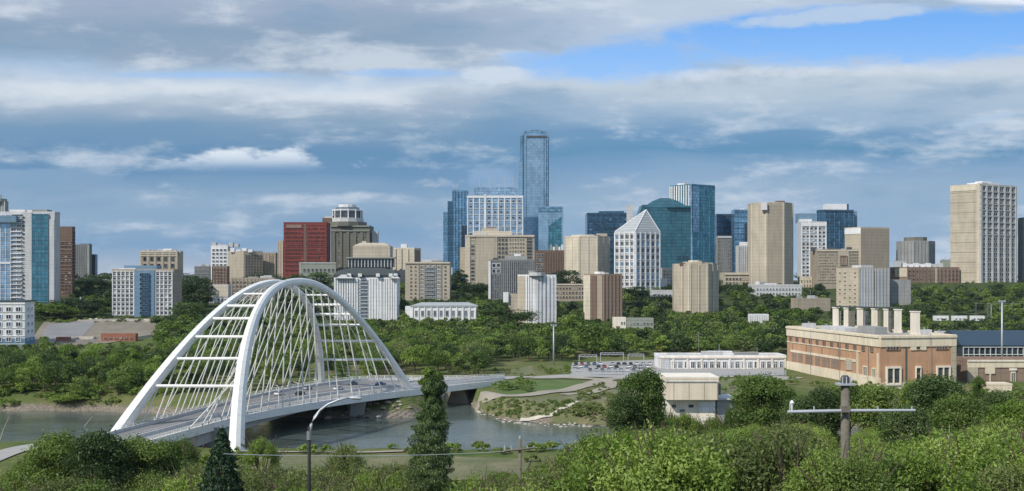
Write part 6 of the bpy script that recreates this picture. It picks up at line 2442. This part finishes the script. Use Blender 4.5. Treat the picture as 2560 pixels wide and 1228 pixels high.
# ---- hero trees read off the photograph: px, depth, top row, width px, material, label
HERO = [
    (1605, 205, 918, 135, 'leaf_mid', 'dark round tree standing left of the cream pump house', 't'),
    (1560, 200, 985, 90, 'leaf_dark', 'dark lower tree at the left foot of the dark round tree', 't'),
    (1905, 225, 935, 150, 'leaf_mid', 'broad green tree just right of the cream pump house', 't'),
    (1960, 240, 965, 90, 'leaf_mid', 'smaller green tree behind the broad tree by the pump house', 't'),
    (2060, 230, 965, 110, 'leaf_dark', 'dark rounded tree left of the thick timber pole', 't'),
    (2190, 225, 960, 140, 'leaf_mid', 'green tree below the near corner of the power plant', 't'),
    (2345, 205, 932, 170, 'leaf_dark', 'large round tree in front of the power plant annex', 't'),
    (2400, 190, 985, 140, 'leaf_mid', 'low rounded tree at the right foot of the large round tree', 't'),
    (2448, 215, 940, 34, 'leaf_mid', 'slim upright tree in front of the annex', 't'),
    (2125, 228, 958, 90, 'leaf_mid', 'green tree directly behind the head of the thick timber pole', 't'),
    (2288, 222, 950, 80, 'leaf_bright', 'brighter tree between the power plant corner and the large round tree', 't'),
    (2005, 215, 990, 110, 'leaf_dark', 'dark low tree behind the left end of the white crossbar', 't'),
    (2500, 205, 972, 100, 'leaf_dark', 'dark rounded tree in front of the small cream gatehouse', 't'),
    (1655, 236, 1000, 95, 'leaf_mid', 'green bush covering the lower left corner of the pump house', 's'),
    (1715, 232, 1020, 95, 'leaf_bright', 'bright bush covering the foot of the pump house door', 's'),
    (1778, 238, 1030, 90, 'leaf_mid', 'green bush at the lower right corner of the pump house', 's'),
    (1840, 236, 1000, 80, 'leaf_dark', 'dark bush at the end of the grey wing of the pump house', 's'),
    (2545, 180, 1000, 150, 'leaf_bright', 'bright green tree at the right edge below the annex', 't'),
    (2260, 170, 1010, 150, 'leaf_dark', 'dark tree below the right end of the white crossbar', 't'),
    (1790, 190, 1075, 120, 'leaf_mid', 'green tree below the grey wing of the pump house', 't'),
    (135, 205, 1080, 160, 'leaf_mid', 'leftmost tree of the dense foreground group at lower left', 't'),
    (240, 198, 1076, 170, 'leaf_dark', 'dark middle tree of the dense foreground group at lower left', 't'),
    (345, 205, 1090, 160, 'leaf_mid', 'round green tree right of the dark one at lower left', 't'),
    (415, 212, 1100, 110, 'leaf_mid', 'rightmost tree of the lower left group beneath the bridge deck', 't'),
    (455, 240, 1076, 90, 'leaf_mid', 'small green bush against the bridge deck side', 's'),
    (25, 170, 1178, 120, 'leaf_dark', 'dark bush cut by the lower left corner', 's'),
    (655, 245, 1078, 88, 'leaf_bright', 'yellow green round bush just right of the near arch foot', 's'),
    (865, 235, 1092, 100, 'leaf_olive', 'loose pale olive bush before the water left of the tall column tree', 's'),
    (640, 190, 1150, 150, 'leaf_olive', 'olive shrub at the bottom right of the spruce', 's'),
    (730, 180, 1165, 140, 'leaf_olive', 'low olive shrub at the foot of the black street lamp', 's'),
    (470, 195, 1140, 120, 'leaf_olive', 'pale shrub just left of the spruce', 's'),
    (930, 175, 1148, 130, 'leaf_bright', 'bright leafy bush left of the tall column tree', 's'),
    (985, 170, 1160, 110, 'leaf_bright', 'bright leafy bush touching the tall column tree', 's'),
    (840, 165, 1190, 130, 'leaf_olive', 'low pale shrub at the bottom edge right of the street lamp', 's'),
    (1200, 165, 1160, 120, 'leaf_bright', 'bright shrub right of the tall column tree foot', 's'),
    (470, 830, 752, 110, 'leaf_dark', 'dark round tree left of the arch crown below the gridded block', 't'),
    (135, 850, 757, 110, 'leaf_mid', 'bright green tree cluster right of the low white block at left', 't'),
    (1235, 800, 755, 110, 'leaf_dark', 'round dark tree right of the low white pavilion', 't'),
    (1300, 790, 772, 100, 'leaf_dark', 'round dark tree below the slender white tower', 't'),
    (1480, 640, 800, 110, 'leaf_mid', 'round tree below the brown ribbed tower', 't'),
    (175, 424, 985, 90, 'leaf_bright', 'small bright tree leaning over the water at left', 't'),
    (235, 1000, 685, 110, 'leaf_deep', 'tall dark tree mass between the brown slab and the gridded block', 't'),
    (270, 960, 715, 80, 'leaf_deep', 'dark tree against the left side of the gridded block', 't'),
    (210, 960, 735, 90, 'leaf_deep', 'dark lower tree at the foot of the brown slab tower', 't'),
    (490, 960, 690, 90, 'leaf_deep', 'tall dark tree right of the gridded block', 't'),
    (505, 930, 720, 80, 'leaf_deep', 'dark tree below the tall one right of the gridded block', 't'),
    (660, 1080, 682, 90, 'leaf_dark', 'dark tree at the left foot of the red tower', 't'),
    (800, 1040, 678, 90, 'leaf_dark', 'dark tree in front of the sage grey block', 't'),
    (740, 1060, 684, 60, 'leaf_dark', 'dark tree above the crown of the arch', 't'),
    (1150, 1080, 672, 60, 'leaf_deep', 'dark tree left of the broad beige tower', 't'),
    (1180, 1000, 705, 80, 'leaf_deep', 'dark low tree in front of the broad beige tower', 't'),
    (1420, 1040, 672, 80, 'leaf_deep', 'dark tree at the foot of the cream round cornered tower', 't'),
    (1385, 1060, 680, 60, 'leaf_deep', 'dark tree between the grey ribbed and cream towers', 't'),
    (1590, 960, 715, 80, 'leaf_deep', 'dark tree right of the brown ribbed tower', 't'),
    (1640, 930, 735, 100, 'leaf_deep', 'dark tree left of the beige cluster tower', 't'),
]
for k, (px, d, yt, wpx, mt, lab, kd) in enumerate(HERO):
    x = X(px, d)
    z0 = Tz(x, d)
    h = Zp(yt, d) - z0 + 0.4
    wm = wpx / F * d
    if kd == 's':
        me = NEARS[mt if mt in NEARS else 'leaf_mid'][k % 3]
        put_tree(x, d, h, wm / (h * 1.24), me, lab, None, True, 'shrub', 'shrub')
    else:
        me = NEART[mt if mt in NEART else 'leaf_mid'][k % 2] if d < 300 else MID[mt][k % 4]
        put_tree(x, d, h, max(wm / (h * 0.74), 0.25), me, lab)

# spruce in front of the arch foot
d = 165
x = X(554, d)
h = Zp(1064, d) - Tz(x, d)
SP = spruce_mesh(5, 11000)
put_tree(x, d, h, 118 / F * d / (h * 0.42), SP, 'dark blue green spruce in front of the near arch foot', cone=True)
# tall column tree with a ragged top
d = 172
x = X(1078, d)
h = Zp(915, d) - Tz(x, d)
rngc = np.random.default_rng(77)
n = 30000
u = rngc.uniform(0, 1, n)
prof = np.interp(u, [0, .3, .5, .66, .74, .80, .83, .86, .90, .95, 1.0], [.178, .165, .146, .126, .104, .074, .056, .072, .095, .06, .012])
th = rngc.uniform(0, 2 * pi, n)
lump = 1 + 0.10 * np.sin(u * 95 + 2 * np.sin(th)) + 0.16 * np.sin(th * 3 + u * 31) + 0.12 * np.sin(th * 5 - u * 53) + 0.08 * np.sin(u * 140 + th)
k = 1 - rngc.beta(1, 3.5, n) * 0.7
R_ = prof * lump * k
p = np.stack([np.cos(th) * R_ + 0.012 * np.sin(u * 9), np.sin(th) * R_, u * 0.99], -1)
dd = np.stack([np.cos(th), np.sin(th), np.full(n, .35)], -1)
tt = 0.25 + 0.5 * (np.sin(th * 3 + u * 31) * .5 + .5) * rngc.uniform(.5, 1, n) + rngc.uniform(0, .3, n)
v_, t_ = leaf_cloud(p, dd, 0.42 / h, rngc, tt, 1.7)
colm = quads_mesh('crown', v_, t_ * 0.85, 'leaf_dark')
put_tree(x, d, h, 92 / F * d / (h * 0.28), colm, 'very tall dark columnar tree standing before the river in the middle', rz=0.4, trunk=False, cone=True)
k = rngc.random(1500)
top = crown('crown', 55, 1600, 0.4, 4, .55, 'round', 'leaf_bright', 12, 0.1)
t = bpy.data.objects[[o_.name for o_ in bpy.data.objects if o_.get('label', '').startswith('very tall dark columnar')][0]]
for dx, dz, s in ((0.3, .90, 3.0), (1.0, .93, 2.6), (-.4, .955, 2.4), (-1.2, .91, 2.0), (1.9, .90, 1.8)):
    c_ = link('top_tuft', top, t, (dx, 0, h * dz - 1.2))
    c_.scale = (s, s, s)

# bare twigs and dead branches
def twig(name, label, pts, r, mat='pale_rock'):
    P_ = [PW(*q) for q in pts]
    mb = MB()
    mb.tube([q - P_[0] for q in P_], [r * (1 - .7 * i / (len(P_) - 1)) for i in range(len(P_))], 5)
    tag(mb.build(name, [mat], None, P_[0]), label, 'branch')


twig('dead_branch', 'bare pale branch standing over the water at the far left', [(0, 1100, 240), (8, 1075, 240), (24, 1040, 240)], .12)
twig('dead_branch', 'bare pale branch left of the bridge end', [(206, 1092, 230), (212, 1065, 230), (232, 1040, 230)], .10)
twig('dead_branch', 'thin bare dead stem rising from the bright bushes at right', [(2370, 1125, 110), (2372, 1095, 110), (2374, 1060, 110)], .05)

# ---- near right scrub: willow-like bushes covering the bench
def scrub_label(px, d):
    marks = ((1230, 'behind the dark timber pole'), (1400, 'right of the dark timber pole before the river bend'), (1560, 'below the dark round tree'), (1700, 'below the left half of the cream pump house'),
             (1850, 'below the grey wing of the pump house'), (2000, 'left of the long white crossbar'), (2110, 'under the left half of the long crossbar'), (2290, 'under the right half of the long crossbar'),
             (2430, 'below the large round tree before the annex'), (9999, 'near the right edge below the annex'))
    m_ = [b_ for a_, b_ in marks if px < a_][0]
    row = 'front row' if d < 120 else ('middle row' if d < 175 else 'back row')
    return 'bright bush in %s %s' % (row, m_), '%s bushes %s' % (row, m_)


nb = 0
r = random.Random(99)
placed = []
edge_px = lambda py: np.interp(py, [1020, 1050, 1100, 1130, 1165, 1228], [1540, 1510, 1452, 1400, 1230, 1130])
tries = 0
CREST = ([1120, 1180, 1240, 1300, 1400, 1450, 1500, 1560, 1640, 1700, 1800, 1850, 1950, 2050, 2110, 2200, 2300, 2450, 2560, 3000],
         [1215, 1172, 1160, 1158, 1128, 1100, 1050, 1035, 1024, 1034, 1052, 1045, 1030, 1040, 1075, 1050, 1040, 1030, 1030, 1030])
while nb < 235 and tries < 20000:
    tries += 1
    d = math.sqrt(r.uniform(84 ** 2, 262 ** 2)) if r.random() < .75 else r.uniform(84, 140)
    px = r.uniform(1120, 2760)
    x = X(px, d)
    sp = 2.9 + d * 0.009
    if any((x - q[0]) ** 2 + (d - q[1]) ** 2 < sp * sp for q in placed):
        continue
    z = Tz(x, d)
    h = r.uniform(4.2, 7.2) * (0.85 + d / 900)
    crest = float(np.interp(px, *CREST)) + (r.uniform(-6, 22) if r.random() < .5 else r.uniform(10, 110))
    pyt = HZ + (CZ - z - h) * F / d
    if pyt < crest or (Zp(crest, d) - z < 11.5 and r.random() < .8):
        h = Zp(crest, d) - z
        pyt = crest
    if h < 2.2 or pyt > 1250:
        continue
    placed.append((x, d))
    mt = r.choice(['leaf_bright', 'leaf_bright', 'leaf_bright', 'leaf_bright', 'leaf_mid', 'leaf_olive'])
    wid = r.uniform(0.85, 1.15) * max(1.0, 4.6 / h)
    lab, gp = scrub_label(px, d)
    put_tree(x, d, h, wid, NEARS[mt][nb % 3], lab, gp, True, 'shrub', 'shrub', sink=0.5)
    nb += 1
for (px, d, yt, mt, lab) in ((2085, 73, 1078, 'leaf_bright', 'bright bush hiding the left foot of the thick timber pole'), (2128, 71, 1086, 'leaf_mid', 'bush hiding the right foot of the thick timber pole'),
                             (1290, 112, 1190, 'leaf_bright', 'bright bush hiding the foot of the dark timber pole'), (1335, 116, 1180, 'leaf_mid', 'bush just right of the dark timber pole foot')):
    x = X(px, d)
    h = Zp(yt, d) - Tz(x, d)
    put_tree(x, d, h, (4.4 if px < 1400 else 5.6) / h, NEARS[mt][1], lab, None, True, 'shrub', 'shrub')
print('scrub bushes', nb)
# bottom centre and left low shrubs
for (pxr, dr, n, cr, lab, gp) in (((430, 1010), (150, 225), 66, (1130, 1195), 'low pale shrub along the bottom edge left of the column tree', 'low shrubs at the bottom edge'),
                                  ((-60, 460), (150, 235), 26, (1110, 1180), 'leafy bush in the lower left thicket', 'bushes of the lower left thicket')):
    for k in range(n):
        px, d = r.uniform(*pxr), r.uniform(*dr)
        x = X(px, d)
        z = Tz(x, d)
        h = Zp(r.uniform(*cr), d) - z
        if px < 70 and d > 180:
            continue
        if h < 2 or h > 12:
            continue
        lab2, gp2 = lab, gp
        if pxr[0] > 0:
            wh = 'left of the spruce' if px < 540 else 'between the spruce and the street lamp' if px < 773 else 'just right of the street lamp' if px < 900 else 'just left of the column tree'
            rw = 'nearer' if d < 188 else 'farther'
            lab2, gp2 = '%s low pale shrub at the bottom, %s' % (rw, wh), '%s low shrubs %s' % (rw, wh)
        else:
            wh = 'at its left' if px < 130 else 'in its middle' if px < 300 else 'at its right'
            rw = 'nearer' if d < 192 else 'farther'
            lab2, gp2 = '%s leafy bush in the lower left thicket, %s' % (rw, wh), '%s bushes of the lower left thicket %s' % (rw, wh)
        put_tree(x, d, h, r.uniform(.9, 1.2) * max(1, 5 / h), NEARS[r.choice(['leaf_mid', 'leaf_olive', 'leaf_mid'] if pxr[0] < 0 else ['leaf_olive', 'leaf_olive', 'leaf_bright'])][k % 3], lab2, gp2, True, 'shrub', 'shrub', sink=.5)
# low bushes nobody could count: one mass per kind of green
small = []
for (px0, px1, py0, py1, n, h0, h1, mt) in (
        (1235, 1335, 955, 985, 22, 2.5, 4.5, 'leaf_mid'), (1340, 1430, 918, 936, 18, 1.6, 3.0, 'leaf_mid'), (1440, 1520, 960, 1000, 14, 1.2, 2.6, 'leaf_olive'),
        (1215, 1440, 1003, 1045, 130, 0.8, 2.2, 'leaf_mid'), (1440, 1600, 990, 1055, 60, 1.5, 4.0, 'leaf_olive'), (1800, 1990, 955, 990, 26, 2.5, 5.0, 'leaf_mid'),
        (1640, 1960, 944, 950, 30, 1.2, 2.2, 'leaf_mid'), (1110, 1330, 925, 945, 30, 1.5, 3.0, 'leaf_olive'), (1960, 2560, 965, 1010, 50, 2.0, 4.5, 'leaf_mid')):
    for k in range(n):
        g_ = ground(r.uniform(px0, px1), r.uniform(py0, py1), 365)
        if not near_bridge(g_.x, g_.y, 5):
            small.append((g_.x, g_.y, r.uniform(h0, h1), r.uniform(.9, 1.5), mt))
for k in range(120):
    px, d = r.uniform(-60, 480), r.uniform(421, 440)
    if Tz(X(px, d), d) > .6:
        small.append((X(px, d), d, r.uniform(2.0, 4.5), r.uniform(1.0, 1.6), 'leaf_bright' if k % 2 else 'leaf_mid'))
for k in range(260):          # rough growth down the near bank and round the arch foot
    px, d = r.uniform(380, 1480), r.uniform(190, 300)
    x_ = X(px, d)
    yb_ = HZ + (CZ - Tz(x_, d)) * F / d
    if (640 < px < 1330 and 1135 < yb_ < 1205) or near_bridge(x_, d, 3):
        continue
    small.append((x_, d, r.uniform(1.5, 3.5), r.uniform(1.0, 1.6), r.choice(['leaf_olive', 'leaf_mid', 'leaf_bright'])))
for k in range(420):          # floor of the right scrub
    d = r.uniform(80, 290)
    px = r.uniform(1150 + 1.2 * (d - 80), 2760)
    small.append((X(px, d), d, r.uniform(1.5, 3.2), r.uniform(1.2, 2.0), r.choice(['leaf_mid', 'leaf_bright'])))
for k in range(110):          # around the terrace edge and below the left blocks
    g_ = ground(r.uniform(80, 470), r.choice([r.uniform(795, 808), r.uniform(862, 875)]), 500)
    small.append((g_.x, g_.y, r.uniform(1.5, 4.0), r.uniform(1.0, 1.6), r.choice(['leaf_mid', 'leaf_dark', 'leaf_bright'])))


def mass(name, items, protos_, label, cat, mats_):
    for m_ in mats_:
        vs_, ts_ = [], []
        for k, (x, y, h, w, mt) in enumerate(items):
            if mt != m_:
                continue
            v_, t_ = protos_[k % len(protos_)]
            if y > 330:
                v_, t_ = v_.reshape(-1, 4, 3)[::2].reshape(-1, 3), t_.reshape(-1, 4)[::2].reshape(-1)
            a = rr.uniform(0, 6.28)
            R = np.array([[cos(a), -sin(a)], [sin(a), cos(a)]])
            q = v_.copy()
            q[:, :2] = (q[:, :2] @ R.T) * h * w
            q[:, 2] = q[:, 2] * h + Tz(x, y) - 0.3
            q[:, 0] += x
            q[:, 1] += y
            vs_.append(q)
            ts_.append(np.clip(t_ + rr.uniform(-.15, .15), 0, 1))
        if vs_:
            tag(link(name, quads_mesh(name, np.concatenate(vs_), np.concatenate(ts_), m_)), label % {'leaf_bright': 'bright green', 'leaf_mid': 'mid green', 'leaf_dark': 'dark green', 'leaf_olive': 'olive'}[m_], cat, kind='stuff')


rr = np.random.default_rng(5)
SMALLP = []
for i in range(3):
    p_, d_, t_, g_ = crown_points(800 + i, 620, 12, .62, .4, .1, 'shrub')
    v_, tt_ = leaf_cloud(p_, d_, 0.14, g_, t_, 1.5)
    SMALLP.append((v_.astype(np.float32), tt_.astype(np.float32)))
mass('undergrowth', small, SMALLP, '%s low bushes and undergrowth on the banks and below the scrub', 'undergrowth', ['leaf_bright', 'leaf_mid', 'leaf_dark', 'leaf_olive'])

# ---- the scattered woods: the largest become trees of their own, the rest one mass
hero_n = len(HERO) + 3
vis = [c for c in cands if c[6] not in ('out',)]
vis.sort(key=lambda c: -c[0])
solo = vis[:300 - hero_n]
rest = vis[300 - hero_n:] + [c for c in cands if c[6] == 'out']
for k, (s, x, y, h, w, mt, zn) in enumerate(solo):
    me = (MID if y < 760 else FAR)[mt]
    lab, gp = ZL[zn]
    px = 1280 + F * x / y
    if zn == 'left':
        row = 'front row along the water' if y < 455 else ('middle of the wood' if y < 520 else 'back of the wood by the terrace')
        third = 'below the low white block' if px < 130 else ('below the rust red sheds' if px < 330 else 'next to the left arch rib')
        lab, gp = 'leafy tree, %s, %s' % (row, third), 'left wood trees, %s, %s' % (row, third)
    elif zn == 'arch':
        where = 'in the left bay' if px < 610 else ('in the middle opening' if px < 800 else 'in the right bay')
        row = 'near the bank' if y < 520 else 'farther back'
        lab, gp = 'tree seen %s of the arch, %s' % (where, row), 'trees %s of the arch, %s' % (where, row)
    elif zn == 'centre':
        where = ('just right of the right arch rib' if px < 1010 else 'below the left half of the white pavilion' if px < 1100 else 'below the right half of the white pavilion' if px < 1200 else 'left of the tall pale lamp mast' if px < 1384 else 'behind the parked cars' if px < 1640 else 'behind the long white hall')
        row = 'front row' if y < 620 else 'farther row'
        lab, gp = 'rounded tree %s, %s' % (where, row), 'trees %s, %s' % (where, row)
    put_tree(x, y, h, w, me[k % len(me)], lab, gp)
# mass
protos = {}
for m_ in GREENS:
    for i, me in enumerate(FAR[m_]):
        v_ = np.empty(len(me.vertices) * 3, np.float32)
        me.vertices.foreach_get('co', v_)
        t_ = np.empty(len(me.vertices), np.float32)
        me.attributes['tint'].data.foreach_get('value', t_)
        protos[(m_, i)] = (v_.reshape(-1, 3), t_)
for m_ in GREENS:
    vs_, ts_ = [], []
    for k, (s, x, y, h, w, mt, zn) in enumerate(rest):
        if mt != m_:
            continue
        v_, t_ = protos[(m_, k % 3)]
        if y > 1100:
            v_, t_ = v_.reshape(-1, 4, 3)[::3].reshape(-1, 3), t_.reshape(-1, 4)[::3].reshape(-1)
        a = rr.uniform(0, 6.28)
        R = np.array([[cos(a), -sin(a)], [sin(a), cos(a)]])
        q = v_.copy()
        q[:, :2] = (q[:, :2] @ R.T) * h * w
        q[:, 2] = q[:, 2] * h + Tz(x, y) - 0.8
        q[:, 0] += x
        q[:, 1] += y
        vs_.append(q)
        ts_.append(np.clip(t_ + rr.uniform(-.15, .15), 0, 1))
    if vs_:
        me = quads_mesh('far_wood', np.concatenate(vs_), np.concatenate(ts_), m_)
        o = link('far_wood', me)
        tag(o, {'leaf_bright': 'scattered bright green crowns filling the wooded belt', 'leaf_mid': 'mid green crowns filling the wooded belt and slopes', 'leaf_dark': 'dark green crowns filling the wooded slopes',
                'leaf_deep': 'very dark distant crowns below the skyline', 'leaf_olive': 'olive crowns behind the bridge arch'}[m_], 'wood', kind='stuff')
print('trees solo', len(solo), 'rest', len(rest))

# ------------------------------------------------------------------ air
hz_lo, hz_hi = -3.6, 262.0
mb = MB()
mb.box(-11000, 11000, -500, 7400, hz_lo, hz_hi)
hm = bpy.data.materials.new('haze')
hm.use_nodes = True
hm.node_tree.nodes.clear()
ho = hm.node_tree.nodes.new('ShaderNodeOutputMaterial')
hv = hm.node_tree.nodes.new('ShaderNodeVolumePrincipled')
hv.inputs['Color'].default_value = (0.72, 0.86, 1.0, 1)
hv.inputs['Density'].default_value = HAZE
hm.node_tree.links.new(hv.outputs[0], ho.inputs['Volume'])
MATS['haze'] = hm
tag(mb.build('haze', ['haze']), 'thin bluish air over the valley', 'haze', kind='stuff')
for o_ in bpy.data.objects:
    if o_.get('label') and len(o_['label'].split()) > 16:
        print('LONG', o_['label'])
